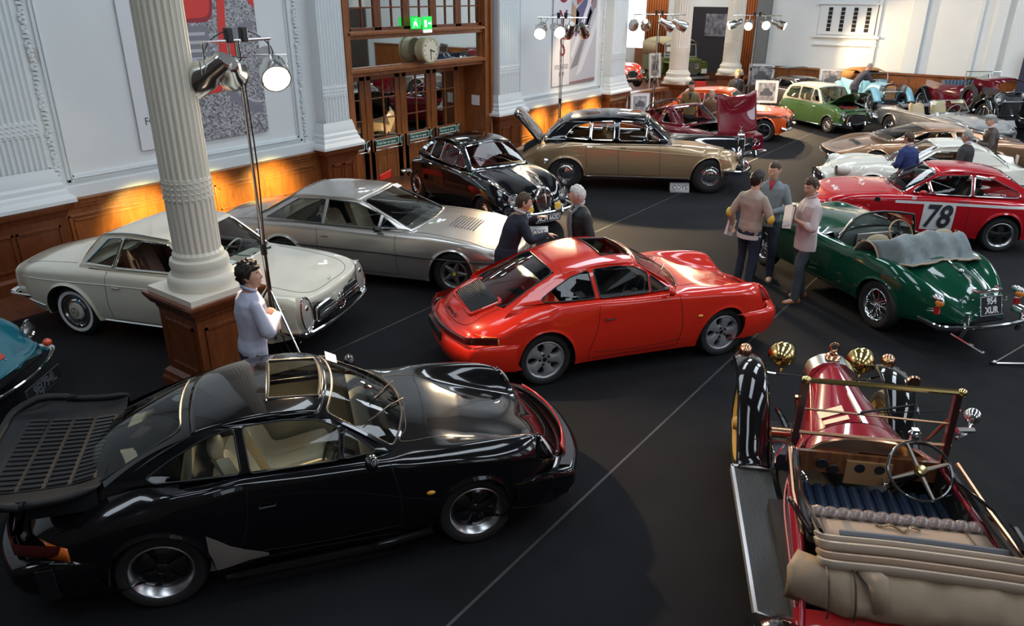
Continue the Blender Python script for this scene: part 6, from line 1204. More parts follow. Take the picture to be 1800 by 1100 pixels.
def car_orange():
 pm=paint('orange_paint',(.80,.11,.02),rough=.2)
 def ex(T,B):
  for sg in(1,-1):
   m=MB();m.grid([[B.side(x,z,.003,sg)for z in(.70,.735,.77)]for x in np.linspace(-1.9,1.85,24)]);obj('side_stripe',m,P('stripe_brown',(.10,.05,.05),.4),T)
   m=MB();m.tube([(1.70,sg*.78,.42),(1.82,sg*.73,.40),(1.90,sg*.60,.40),(1.92,sg*.42,.40)],.045,8,sq=(1,.5));obj('quarter_bumper',m,CHROME,T)
   m=MB();m.ball((0,0,0),(.02,.06,.06),10,M=None);
  m=MB();m.grid([[(p[0]+.01,p[1],z)for z in(.46,.62)]for p in ends(B,1,.5,.66,5,-.01)]);obj('radiator_grille',m,MATT,T)
 return basic('two_door_saloon','orange two door saloon behind the raised maroon bonnet','escort',pm,dict(W=[(-1.98,.68),(-1.7,.75),(-1.2,.79),(0,.775),(1.2,.80),(1.65,.76),(1.82,.72)],ZB=[(-1.98,.32),(-1.5,.22),(1.6,.22),(1.82,.32)],ZS=[(-1.98,.76),(-1.7,.84),(-.9,.87),(0,.84),(.7,.86),(1.5,.84),(1.7,.79),(1.82,.72)],ZC=[(-1.98,.78),(-1.6,.90),(.7,.93),(1.3,.90),(1.7,.82),(1.82,.74)],YC=.90,DS=.06,ZW=.56,arch=[(1.2,.385,.70),(-1.2,.36,.64)],hole=(-1.2,0.42),bow=(.05,.07),nose=(.03,.04,.2,.5),tail=(.04,.04,.25,.5),lip=.035),dict(yb=[(-1.76,.62),(-0.26,.69),(0.54,.62)],yr=[(-1.36,.51),(-0.26,.55),(0.04,.53)],zb=[(-1.76,.88),(0.54,.89)],zr=[(-1.76,1.0),(-1.46,1.2),(-1.26,1.29),(-0.66,1.34),(-0.16,1.345),(0.09,1.3),(0.34,1.1),(0.54,1.0)],xa=0.54,xh=0.06,xr=-1.24,xc=-1.68,side=[(0.54,.87),(0.31,1.09),(0.06,1.30),(-0.26,1.345),(-0.76,1.34),(-1.24,1.27),(-1.48,1.08),(-1.68,.86)],wins=[[(0.36,.91),(0.1,1.20),(-0.11,1.265),(-0.62,1.27),(-0.64,.91)],[(-0.68,.92),(-0.66,1.27),(-1.11,1.21),(-1.34,.98),(-1.31,.93)]],bow=.10,cowl=.02,crown=.05,rbow=.07,rins=(-.84,.84,.12,.92),tum=1.0),BLACK,(.31,.20,.17,'four',.80),dict(seats=((0,.34),(0,-.34)),zf=.24,sz=.28,bench=(-.75,1.0),hr=False),sides=[[(.38,.28),(.38,.85)],[(-.66,.85),(-.66,.28)]],rb=dict(z=.42,y=.68),lamps=((1.84,.56,.60,.085),),extra=ex)
def car_maroon_hood():
 pm=paint('maroon_paint',(.17,.006,.016),rough=.15)
 def ex(T,B):
  G=[[(2.16-.16*s-.10*math.sin(s*3.1)*(1-(y/.7)**2),y*(1+.03*s),.90+.95*s-.10*s*(abs(y)<.60)*(1-(abs(y)/.6)**4))for y in np.linspace(-.70,.70,25)]for s in np.linspace(0,1,10)]
  m=MB();m.grid(G);obj('raised_bonnet',m,pm,T,ang=60,solid=.03)
  m=MB();m.box((1.15,-.55,.50),(1.95,.55,.66),c=0);m.box((1.3,-.2,.6),(1.8,.2,.82),c=1);m.cyl((1.4,-.4,.6),(1.4,-.4,.84),.10,14,c=2)
  rnd=random.Random(9)
  for k in range(14):x,y=rnd.uniform(1.2,1.9),rnd.uniform(-.5,.5);m.cyl((x,y,.64),(x,y,rnd.uniform(.74,.86)),rnd.uniform(.02,.06),8,c=k%2)
  obj('engine',m,[MATT,ALU,BRASS],T)
  for sg in(1,-1):
   for y in(.62,.44):lamp(T,'headlamp',(2.30,sg*y,.63),(1,0,0),.075,depth=.06)
   m=MB();m.tube([(2.26,sg*.80,.62),(2.30,sg*.53,.52)],.0,4)
  gridgrille(T,2.40,.26,.40,.80,13,1,frame=.02);bumper(T,B,1,.40,.80,.055,.3,off=.1,over=(.34,-.34));bumper(T,B,-1,.44,.80,.055,.3)
  strip(T,B,[(-2.2,.82),(2.0,.78)],CHROME,.008);m=MB();m.tube([B.Pf(.5,1.0),B.Pf(.5,1.0)+Vector((0,.05,0))],.01,4)
  for x,z in((-.35,1.42),(-.15,1.46)):m=MB();m.tube(cr([(x-.1,-.60,1.05),(x,-.52,z-.08),(x+.04,0,z),(x,.52,z-.08),(x-.1,.60,1.05)],6),.015,6);obj('hood_bow',m,BLACK,T)
 return basic('open_tourer_saloon','maroon four lamp car with its bonnet standing upright behind the limousine','maroon',pm,dict(W=[(-2.45,.78),(-2.1,.86),(-1.5,.90),(0,.90),(1.5,.90),(2.1,.88),(2.32,.84)],ZB=[(-2.45,.40),(-1.9,.26),(2.0,.26),(2.32,.38)],ZS=[(-2.45,.84),(-2.0,.92),(0,.95),(1.0,.95),(1.8,.92),(2.32,.82)],ZC=[(-2.45,.86),(-2.0,.96),(.8,1.0),(1.8,.96),(2.32,.84)],YC=.92,DS=.06,ZW=.60,arch=[(1.5,.40,.74),(-1.5,.38,.68)],hole=(-1.0,.80),hole2=(1.12,2.0,.64),bow=(.05,.05),nose=(.03,.02,.15,.6),tail=(.04,.03,.2,.6),lip=.014),dict(yb=[(-1.3,.70),(0,.78),(.98,.68)],yr=[(-1.1,.56),(.45,.58)],zb=[(-1.3,.96),(.98,.98)],zr=[(-1.3,1.1),(-1.0,1.28),(-.6,1.36),(.3,1.38),(.6,1.2),(.98,1.1)],xa=.98,xh=.46,xr=.30,xc=.18,side=[(.98,.96),(.72,1.18),(.46,1.36),(.38,1.365),(.30,1.35),(.22,1.1),(.18,.94)],wins=[[(.80,1.0),(.48,1.27),(.36,1.28),(.34,1.0)]],bow=.10,cowl=.02,crown=.02,rins=(-.9,.9,.05,.95),tum=1.0,rbow=-.02,wfr=.015),P('red_hide',(.36,.02,.03),.5),(.36,.2,.19,'hub',.82,None,CHROME),dict(seats=((.1,.4),(.1,-.4)),zf=.3,sz=.34,bench=(-.7,1.1)),sides=[[(.75,.3),(.75,.93)],[(-.55,.93),(-.55,.3)]],extra=ex)
def car_dark_coupe():
 pm=paint('bronze_grey_paint',(.20,.17,.145),.6,.3)
 def ex(T,B):
  G=[[(-1.0-.9*s,y,1.20+.42*math.sin(s*1.5)-.03*(y/.5)**2)for y in np.linspace(-.55,.55,7)]for s in np.linspace(0,1,6)]
  G=[[(-1.25+.95*s-.0,y,1.42+.34*s-.22*s*s)for y in np.linspace(-.52,.52,9)]for s in np.linspace(0,1,6)];m=MB();m.grid(G);obj('raised_rear_hatch',m,P('hatch_glass',(.07,.075,.08),.15,coat=1),T,solid=.03)
  for y in(.4,-.4):m=MB();m.tube([(-1.3,y,.9),(-1.05,y,1.5)],.012,5);obj('hatch_strut',m,BLACK,T)
  m=MB();m.box((-.08,-.04,0),(.08,.04,.004),basis(tuple(B.Pf(.9,-.8)+Vector((.02,0,.01))),(0,1,0),tuple(B.Pf(.9,.5)-B.Pf(.6,.5))));obj('windscreen_card',m,WHITE,T)
 return basic('dark_coupe','bronze grey coupe with raised tail panel behind the green saloon','dark',pm,dict(W=[(-2.0,.76),(-1.3,.86),(0,.84),(1.25,.85),(1.9,.78),(2.15,.70)],ZB=[(-2.0,.32),(-1.5,.22),(1.6,.22),(2.15,.30)],ZS=[(-2.0,.82),(-1.3,.90),(0,.86),(.8,.85),(1.4,.82),(1.9,.72),(2.15,.60)],ZC=[(-2.0,.85),(-1.2,.95),(.8,.90),(1.5,.80),(2.15,.62)],YC=.90,DS=.07,ZW=.56,arch=[(1.25,.36,.68),(-1.25,.37,.69)],hole=(-.9,.72),bow=(.08,.12),nose=(.03,.04,.3,.5),tail=(.03,.04,.2,.5),lip=.015),dict(yb=[(-1.4,.68),(0,.74),(.95,.66)],yr=[(-1.0,.52),(.1,.54)],zb=[(-1.4,.90),(.95,.88)],zr=[(-1.4,.98),(-.9,1.15),(-.4,1.22),(.1,1.215),(.5,1.05),(.95,.97)],xa=.95,xh=.15,xr=-.60,xc=-1.35,side=[(.95,.86),(.55,1.03),(.15,1.20),(-.2,1.225),(-.60,1.19),(-1.0,1.06),(-1.35,.88)],wins=[[(.55,.92),(.15,1.13),(-.36,1.16),(-.40,.93)],[(-.45,.93),(-.42,1.16),(-.62,1.13),(-1.0,.95)]],bow=.12,cowl=.02,crown=.04,rbow=.08,rins=(-.85,.85,.1,.95),tum=1.0),BLACK,(.32,.2,.2,'star',.82),dict(seats=((-.05,.36),(-.05,-.36)),zf=.22,sz=.2),extra=ex)
def car_blue():
 pm=paint('teal_paint',(.01,.13,.17),rough=.15)
 def ex(T,B):
  for sg in(1,-1):m=MB();m.ball((2.0,sg*.62,.50),(.05,.05,.045),12);obj('front_indicator',m,P('lamp_orange_red',(.75,.08,.02),.2,coat=1),T)
  m=MB();M=basis(B.top(1.86,0,.012),(0,1,0),(-1,0,.8));m.prism([(-.045,-.06),(.045,-.06),(.05,.05),(0,.075),(-.05,.05)],0,.012,M,c=0);m.prism([(-.022,-.03),(.022,-.03),(.024,.03),(-.024,.03)],.011,.014,M,c=1);obj('bonnet_shield',m,[P('shield_red',(.6,.04,.02),.3),P('shield_teal',(.1,.2,.15),.4)],T)
  plate(T,'9EJ794L',(2.20,.10,.27),(0,1,0),(-.1,0,1),.62,.14,fg=(.10,.11,.12),bg=(.012,.012,.014));m=MB();m.tube([B.top(x,0,.004)for x in np.linspace(.9,1.95,8)],.006,5);obj('bonnet_centre_trim',m,CHROME,T)
 return basic('teal_coupe','teal blue rounded car nose at the left edge of the picture','blue',pm,dict(W=[(-2.1,.66),(-1.2,.79),(0,.77),(1.15,.79),(1.7,.74),(2.0,.64)],ZB=[(-2.1,.34),(0,.2),(1.6,.22),(2.0,.34)],ZS=[(-2.1,.60),(-1.2,.88),(0,.86),(1.0,.86),(1.5,.82),(1.8,.74),(2.0,.56)],ZC=[(-2.1,.64),(-1.2,.95),(.8,.92),(1.3,.84),(1.8,.66),(2.0,.56)],YC=[(-2,.8),(1.2,.80),(2.0,.78)],ZV=[(.8,0),(1.3,.04),(1.9,.02)],DS=.12,ZW=.5,arch=[(1.15,.36,.66),(-1.15,.36,.66)],hole=(-.9,.62),bow=(.15,.2),nose=(.06,.1,.4,.5),tail=(.06,.1,.4,.5),lip=.012),dict(yb=[(-1.3,.60),(0,.68),(.75,.6)],yr=[(-.8,.48),(.2,.5)],zb=[(-1.3,.9),(.75,.9)],zr=[(-1.3,1.0),(-.7,1.22),(0,1.28),(.2,1.25),(.75,1.0)],xa=.75,xh=.2,xr=-.7,xc=-1.3,side=[(.75,.88),(.48,1.08),(.2,1.25),(-.2,1.28),(-.7,1.2),(-1.0,1.06),(-1.3,.88)],wins=[[(.5,.93),(.2,1.17),(-.3,1.19),(-.3,.93)],[(-.35,.93),(-.35,1.19),(-.65,1.12),(-.95,.95)]],bow=.14,cowl=.03,crown=.05,rbow=.1,rins=(-.8,.8,.1,.9),tum=1.0),BLACK,(.32,.18,.19,'hub',.76,None,CHROME),dict(seats=((-.05,.34),(-.05,-.34)),zf=.22,sz=.24),fb=dict(z=.40,y=.64,r=.045,off=.08),rb=dict(z=.42,y=.6),lamps=((1.86,.58,.68,.085),),extra=ex)
def car_red_far():
 pm=paint('signal_red',(.75,.05,.02))
 def ex(T,B):
  gridgrille(T,2.12,.26,.44,.72,9,0,frame=.02,shape=[(.26*math.cos(a),.58+.15*math.sin(a))for a in np.linspace(0,2*math.pi,21)[:-1]])
  bot=lambda t:Vector((.62-.14*t*t,.60*t,.93));top=lambda t:Vector((.42-.10*t*t,.54*t,1.22));fr,gl,Pf=panel(bot,top,12,3);wo=obj('windscreen',gl,GLASS,T,ang=180);m=MB();m.tube([Pf(0,t)for t in np.linspace(-1,1,9)]+[Pf(1,t)for t in np.linspace(1,-1,9)],.012,6,closed=True);obj('windscreen_frame',m,CHROME,wo)
  m=MB();m.ball((1.88,-.60,.72),(.16,.12,.09),12);obj('wing_patch',m,WHITE,T)
 return basic('open_sports_car','red open sports car nose beyond the balustrade beside the orange curtain','redfar',pm,dict(W=[(-2.1,.5),(-1.2,.8),(0,.78),(1.2,.82),(1.7,.78),(2.0,.62)],ZB=.25,ZS=[(-2.1,.55),(-1.2,.9),(0,.86),(1.0,.92),(1.5,.88),(1.85,.76),(2.0,.6)],ZC=[(-2.1,.6),(-1.2,.95),(.6,.95),(1.3,.92),(1.8,.82),(2.0,.7)],YC=[(-2.1,.8),(0,.9),(1.3,.78),(2.0,.76)],ZV=[(.6,0),(1.2,.06),(1.9,.1)],DS=.14,ZW=.55,arch=[(1.29,.37,.68),(-1.29,.36,.66)],hole=(-.7,.5),bow=(.15,.2),nose=(.07,.1,.4,.5),tail=(.06,.1,.4,.5)),None,BLACK,(.33,.18,.17,'hub',.76,None,CHROME),dict(seats=((-.2,.34),(-.2,-.34)),zf=.26,sz=.3,hr=False),fb=dict(z=.40,y=.66,r=.05,off=.08,over=(.35,-.35)),lamps=((1.95,.52,.68,.09),),extra=ex)
def offroader():
 loc,rz=place(*POSE['rover']);loc=(loc[0],loc[1],.42);T=thing('off_roader','olive green off roader with khaki canvas top on the raised bay','car',loc,rz);pm=paint('olive_green',(.085,.11,.02),rough=.35,coat=.4);cv=P('khaki_hood',(.32,.27,.16),.8,bump=.4,bscale=20);zb=0.0
 m=MB();m.box((-1.6,-.78,.55),(.55,.78,1.18));m.box((.55,-.50,.62),(1.50,.50,1.10));obj('body',m,pm,T,bevel=.04,bseg=3)
 for sg in(1,-1):
  m=MB();m.box((.55,min(sg*.48,sg*.80),.98),(1.42,max(sg*.48,sg*.80),1.05));m.box((1.36,min(sg*.48,sg*.80),.58),(1.42,max(sg*.48,sg*.80),1.05));obj('front_wing',m,pm,T,bevel=.03)
 m=MB();m.prism([(-.52,1.08),(.52,1.08),(.46,1.17),(-.46,1.17)],-.95,0,basis((1.50,0,0),(0,1,0),(0,0,1)));obj('bonnet',m,pm,T,bevel=.02)
 m=MB();m.box((1.50,-.30,.55),(1.53,.30,1.06),c=0)
 for k in range(12):m.tube([(1.54,-.28+k*.051,.58),(1.54,-.28+k*.051,1.04)],.006,4,c=1)
 for k in range(9):m.tube([(1.54,-.29,.60+k*.053),(1.54,.29,.60+k*.053)],.006,4,c=1)
 obj('mesh_grille',m,[MATT,P('mesh_khaki',(.25,.24,.18),.5)],T)
 for sg in(1,-1):lamp(T,'headlamp',(1.56,sg*.22,.92),(1,0,0),.09,depth=.05,rw=.015);lamp(T,'side_lamp',(1.44,sg*.66,.72),(1,0,0),.04);lamp(T,'indicator',(1.44,sg*.52,.70),(1,0,0),.045)
 m=MB();m.box((1.44,.50,.62),(1.46,.74,.80));obj('lamp_panel',m,WHITE,T)
 m=MB();m.box((1.52,-.80,.42),(1.64,.80,.52));obj('front_bumper',m,P('galvanised',(.42,.42,.42),.4,.8),T,bevel=.01)
 m=MB()
 for a,b in(((.50,-.70,1.18),(.42,-.68,1.66)),((.50,.70,1.18),(.42,.68,1.66)),((.42,-.69,1.66),(.42,.69,1.66)),((.50,-.70,1.19),(.50,.70,1.19)),((.50,0,1.19),(.42,0,1.66))):m.tube([a,b],.022,6)
 obj('windscreen_frame',m,P('galvanised',(.42,.42,.42)),T);m=MB();m.add([(.495,-.69,1.2),(.495,.69,1.2),(.42,.67,1.64),(.42,-.67,1.64)],[(0,1,2,3)]);obj('windscreen',m,GLASS,T)
 m=MB();m.box((.47,-.62,1.40),(.475,-.40,1.58));obj('windscreen_card',m,WHITE,T)
 G=[[(x,.80*t if abs(t)<1 else .80*t,1.66+.20*(1-abs(t)**3)+dz)for t in np.linspace(-1,1,11)]for x,dz in((.48,0),(.2,.06),(-.6,.05),(-1.6,.02))];m=MB();m.grid(G)
 for sg in(1,-1):m.grid([[(x,sg*.80,1.66+(.05 if x<.3 else 0)),(x,sg*(.79+.01*math.sin(x*30)),1.18)]for x in np.linspace(-1.6,-.1,20)])
 obj('canvas_top',m,cv,T,ang=60,solid=.01)
 m=MB();m.box((-.3,-.76,1.18),(-.05,.76,1.19));m.box((-1.5,-.7,.5),(1.4,.7,.56));obj('chassis_floor',m,MATT,T)
 for sg in(1,-1):
  for x in(1.08,-1.05):wheel(T,x,.66,.36,.17,.2,'steel',sg,two=pm)
 return T
POSE=dict(gt=(-8.23,7.96,20.8),pagoda=(-8.73,4.95,20.8),jag=(-9.30,11.62,-21),rolls=(-7.95,15.55,30),alfa=(-2.02,14.97,204),xk=(-2.12,11.5,142),bora=(-2.98,20.8,210),sp250=(-2.35,17.62,204),silver=(-3.2,25.3,-44),mini=(-6.82,26.25,-33),escort=(-8.72,23.0,10),maroon=(-8.68,18.92,-18),dark=(-8.5,29.2,-30),blue=(-9.72,1.28,38),redfar=(-16.6,29.4,-34),rover=(-14.15,30.55,-40))
B_FUN=(car_silver_gt,car_white_hardtop,car_black_saloon,car_limousine,car_racer,car_green_drophead,car_gold,car_white_fin,car_silver_open,car_green_saloon,car_orange,car_maroon_hood,car_dark_coupe,car_blue,car_red_far,offroader)
for f_ in B_FUN:f_()
def wing(T,path,y0,y1,mat,name='wing',crown=.05,skirt=.06,sg=1,n=6):
 p=cr(path,n);G=[]
 for i,q in enumerate(p):
  a,b=np.array(p[max(0,i-1)]),np.array(p[min(len(p)-1,i+1)]);t=b-a;t=t/(np.linalg.norm(t)+1e-9);nx,nz=-t[1],t[0]
  if nz<0 and abs(t[0])>.2:nx,nz=-nx,-nz
  row=[]
  for s in np.linspace(0,1,9):
   c=crown*(1-(2*s-1)**2);row.append((q[0]+nx*c,sg*(y0+(y1-y0)*s),q[1]+nz*c))
  row.append((q[0]-nx*skirt,sg*(y1+.008),q[1]-nz*skirt));G.append(row)
 m=MB();m.grid(G);return obj(name,m,mat,T,ang=50,solid=.006)
def rad_grille(T,x,w,z0,z1,mat=CHROME,core=MATT,top='flat',n=17):
 m=MB();h=w/2
 out=[(-h,z0),(h,z0),(h,z1-.08),(h*.8,z1-.02),(0,z1+(.03 if top=='peak' else 0)),(-h*.8,z1-.02),(-h,z1-.08)]
 m.prism(out,-.06,.02,basis((x,0,0),(0,1,0),(0,0,1)),c=0);i_=[(a*.84,z0+.04+(b-z0)*.82)for a,b in out];m.prism(i_,.02,.024,basis((x,0,0),(0,1,0),(0,0,1)),c=1)
 for k in range(n):y=-h*.8+1.6*h*k/(n-1);m.tube([(x+.028,y,z0+.05),(x+.028,y,z1-.14)],.006,4,c=0)
 m.cyl((x-.02,0,z1),(x-.02,0,z1+.06),.03,12,c=0);return obj('radiator_shell',m,[mat,core],T,bevel=.006)
def vintage(label,key,pm,wm,d):
 loc,rz=place(*POSE[key]);loc=(loc[0],loc[1],d.get('z',.3));T=thing('vintage_tourer',label,'car',loc,rz);L,R,tr=d['wb']/2,d['R'],d['tr'];xr=L+d.get('ro',.1);hb=d.get('hb',.98);sc=d['sc'];W=d['W']
 rad_grille(T,xr,d['rw'],.42,hb+.04,d.get('rm',CHROME),d.get('core',MATT))
 if not d.get('open'):
  m=MB();m.grid([[(x,w*math.sin(a),.45+(h-.45)*(math.cos(a)if abs(a)<1.2 else .36 if abs(a)<1.5 else .1))for a in np.linspace(-1.57,1.57,19)]for x,w,h in((xr-.04,d['rw']*.5,hb),((xr+sc)/2,d['rw']*.62,hb+.02),(sc,W*.86,hb+.05))]);bo=obj('bonnet',m,pm,T,ang=50);m=MB();m.tube([(xr-.04,0,hb+.005),(sc,0,hb+.055)],.008,6);obj('bonnet_hinge',m,CHROME,bo)
 else:
  m=MB();m.box((sc,-.2,.5),(xr-.2,.2,.80),c=0);rnd=random.Random(4)
  for k in range(14):x=rnd.uniform(sc,xr-.15);y=rnd.uniform(-.22,.22);m.cyl((x,y,.75),(x,y,rnd.uniform(.85,.98)),rnd.uniform(.02,.06),8,c=k%2)
  obj('engine',m,[MATT,P('olive_block',(.16,.14,.06),.6)],T)
  m=MB();G=[[(x,y*.9,hb+.28+.12*(1-abs(y)/.4)+.0)for y in(-.42,-.2,0,.2,.42)]for x in(sc+.1,xr-.1)];m.grid(G);obj('raised_bonnet',m,pm,T,solid=.012);m=MB();m.grid([[(x,-.42,z)for z in(hb+.1,hb+.27)]for x in(sc+.1,xr-.1)]);obj('bonnet_side',m,pm,T)
 tz=d.get('tz',1.0);m=MB();xs=[sc,sc-.25,-L*.45,-L-.05,-L-.32];ws=[W*.86,W,W,W*.96,W*.7];G=[]
 for x,w,tp in zip(xs,ws,(hb+.05,tz,tz-.03,tz,tz-.1)):G.append([(x,w,tp),(x,w*1.02,(tp+.4)/2),(x,w*.96,.40),(x,-w*.96,.40),(x,-w*1.02,(tp+.4)/2),(x,-w,tp)])
 m.grid(G);m.grid([[G[-1][0],G[-1][5]],[G[-1][2],G[-1][3]]]);m.grid([[G[0][0],G[0][5]],[G[0][2],G[0][3]]]);obj('body',m,pm,T,ang=40,solid=.03)
 m=MB()
 for k in range(9):m.tube([(-L*.5,-W*.75+k*W*.19,.62),(-L*.5-.12,-W*.75+k*W*.19,tz+.06)],W*.105,8)
 m.box((-L*.5,-W*.85,.50),(.1,W*.85,.62));obj('seat',m,d['seat'],T)
 m=MB();m.grid([[(sc-.02,W*.84*t,.7),(sc-.02,W*.84*t,hb+.03)]for t in(-1,0,1)]);obj('dashboard',m,wood('walnut',(.08,.02,.008),(.2,.07,.02)),T);steering(T,(sc-.32,d.get('sy',-.25),tz+.06),.2,55)
 zs=hb+.06;m=MB();w=W*.9;s=d.get('sh',.36);m.tube([(sc-.05,-w,zs),(sc-.12,-w,zs+s),(sc-.12,w,zs+s),(sc-.05,w,zs)],.014,6,closed=True);m.tube([(sc-.05,-w,zs-.2),(sc-.05,-w,zs)],.015,6);m.tube([(sc-.05,w,zs-.2),(sc-.05,w,zs)],.015,6);wf=obj('windscreen_frame',m,d.get('wfm',CHROME),T);m=MB();m.add([(sc-.05,-w,zs),(sc-.05,w,zs),(sc-.12,w,zs+s),(sc-.12,-w,zs+s)],[(0,1,2,3)]);obj('windscreen',m,GLASS,wf)
 for sg in(1,-1):
  y0,y1=tr-.12,tr+.13
  wing(T,[(L+R+.12,.42),(L+R*.9,R+.28),(L+.05,2*R+.12),(L-R*.8,R+.35),(L-R-.25,.40),(sc-.5,.32)],y0,y1,wm,'front_wing',sg=sg);wing(T,[(-L+R+.25,.34),(-L+R*.85,R+.2),(-L,2*R+.08),(-L-R*.85,R+.1),(-L-R-.12,.36)],y0,y1,wm,'rear_wing',sg=sg)
  m=MB();m.box((-L+R+.2,min(sg*y0,sg*y1),.30),(sc-.45,max(sg*y0,sg*y1),.34));obj('running_board',m,wm,T,bevel=.01)
  lamp(T,'headlamp',(xr+.12,sg*(d['rw']/2+.16),d.get('lz',.82)),(1,0,0),d.get('lr',.10),depth=.16,rw=.015)
  wheel(T,L,tr,R,.11,R*.70,'wire',sg,tyre=RUBBER);wheel(T,-L,tr,R,.11,R*.70,'wire',sg)
 m=MB();m.tube([(xr+.13,-d['rw']/2-.2,d.get('lz',.82)-.10),(xr+.13,d['rw']/2+.2,d.get('lz',.82)-.10)],.014,6);obj('lamp_bar',m,CHROME,T);m=MB();m.box((-L,-.35,.3),(xr,.35,.42));obj('chassis',m,MATT,T)
 if d.get('hood'):
  hm=d['hood'];m=MB();zt=zs+s
  m.grid([[(x,w*t*(1-.06*(z<zt)),z+.10*(1-abs(t)**3))for t in np.linspace(-1,1,11)]for x,z in((sc-.15,zt-.0),(sc-.5,zt+.06),(-L*.5,zt+.05),(-L-.05,zt-.02),(-L-.25,tz+.02))]);
  for sg in(1,-1):m.add([(-L*.35,sg*w,zt+.03),(-L-.05,sg*w,zt-.02),(-L-.25,sg*w,tz),(-L*.55,sg*w*1.02,tz)],[(0,1,2,3)])
  obj('folding_hood',m,hm,T,ang=50,solid=.012)
 if d.get('spare'):m=MB();M=Matrix.Translation((sc+.45,-tr-.02,.82))@Matrix.Rotation(math.pi/2,4,'X');m.lathe([(R*.62,-.05),(R*.85,-.07),(R,0),(R*.85,.07),(R*.62,.05)],40,M);obj('spare_wheel',m,RUBBER,T)
 for y in(.45,-.45):m=MB();m.tube([(xr-.3,y*.8,.38),(xr+.12,y*.8,.34),(xr+.3,y*.8,.40)],.025,6);obj('dumb_iron',m,wm,T)
 if d.get('plate'):plate(T,d['plate'],(xr+.30,0,.36),(0,1,0),(0,0,1),.5,.11)
 return T
POSE['mg']=(-6.2,29.6,-49);POSE['maroonvint']=(-2.9,28.4,-50);POSE['edge']=(.35,28.3,-60)
pb=paint('pale_blue',(.27,.55,.68),rough=.25)
vintage('pale blue vintage open two seater with brown hood raised on the podium','mg',pb,pb,dict(wb=2.39,R=.345,tr=.57,W=.50,sc=.25,rw=.42,hb=.93,tz=.93,sh=.20,core=P('slat_orange',(.55,.28,.10),.4),seat=P('brown_seat',(.3,.12,.05),.5),hood=P('tan_hood',(.42,.20,.06),.8),lz=.82))
mp=paint('deep_maroon',(.10,.004,.012),rough=.15)
vintage('maroon vintage tourer with bonnet open and huge chrome lamps on podium','maroonvint',mp,paint('black_wing',(.006,.006,.007),rough=.1),dict(wb=3.3,R=.40,tr=.64,W=.62,sc=.35,rw=.62,hb=1.08,tz=1.10,open=True,seat=P('blue_grey_seat',(.10,.14,.18),.5),lr=.17,lz=.95,spare=True,sh=.40,ro=.15))
vintage('black vintage car with round chrome lamp at the right edge of podium','edge',paint('navy_black',(.01,.015,.03)),paint('black_wing',(.006,.006,.007)),dict(wb=3.0,R=.40,tr=.64,W=.60,sc=.3,rw=.56,hb=1.05,tz=1.05,seat=BLACK,lr=.13,lz=.95))
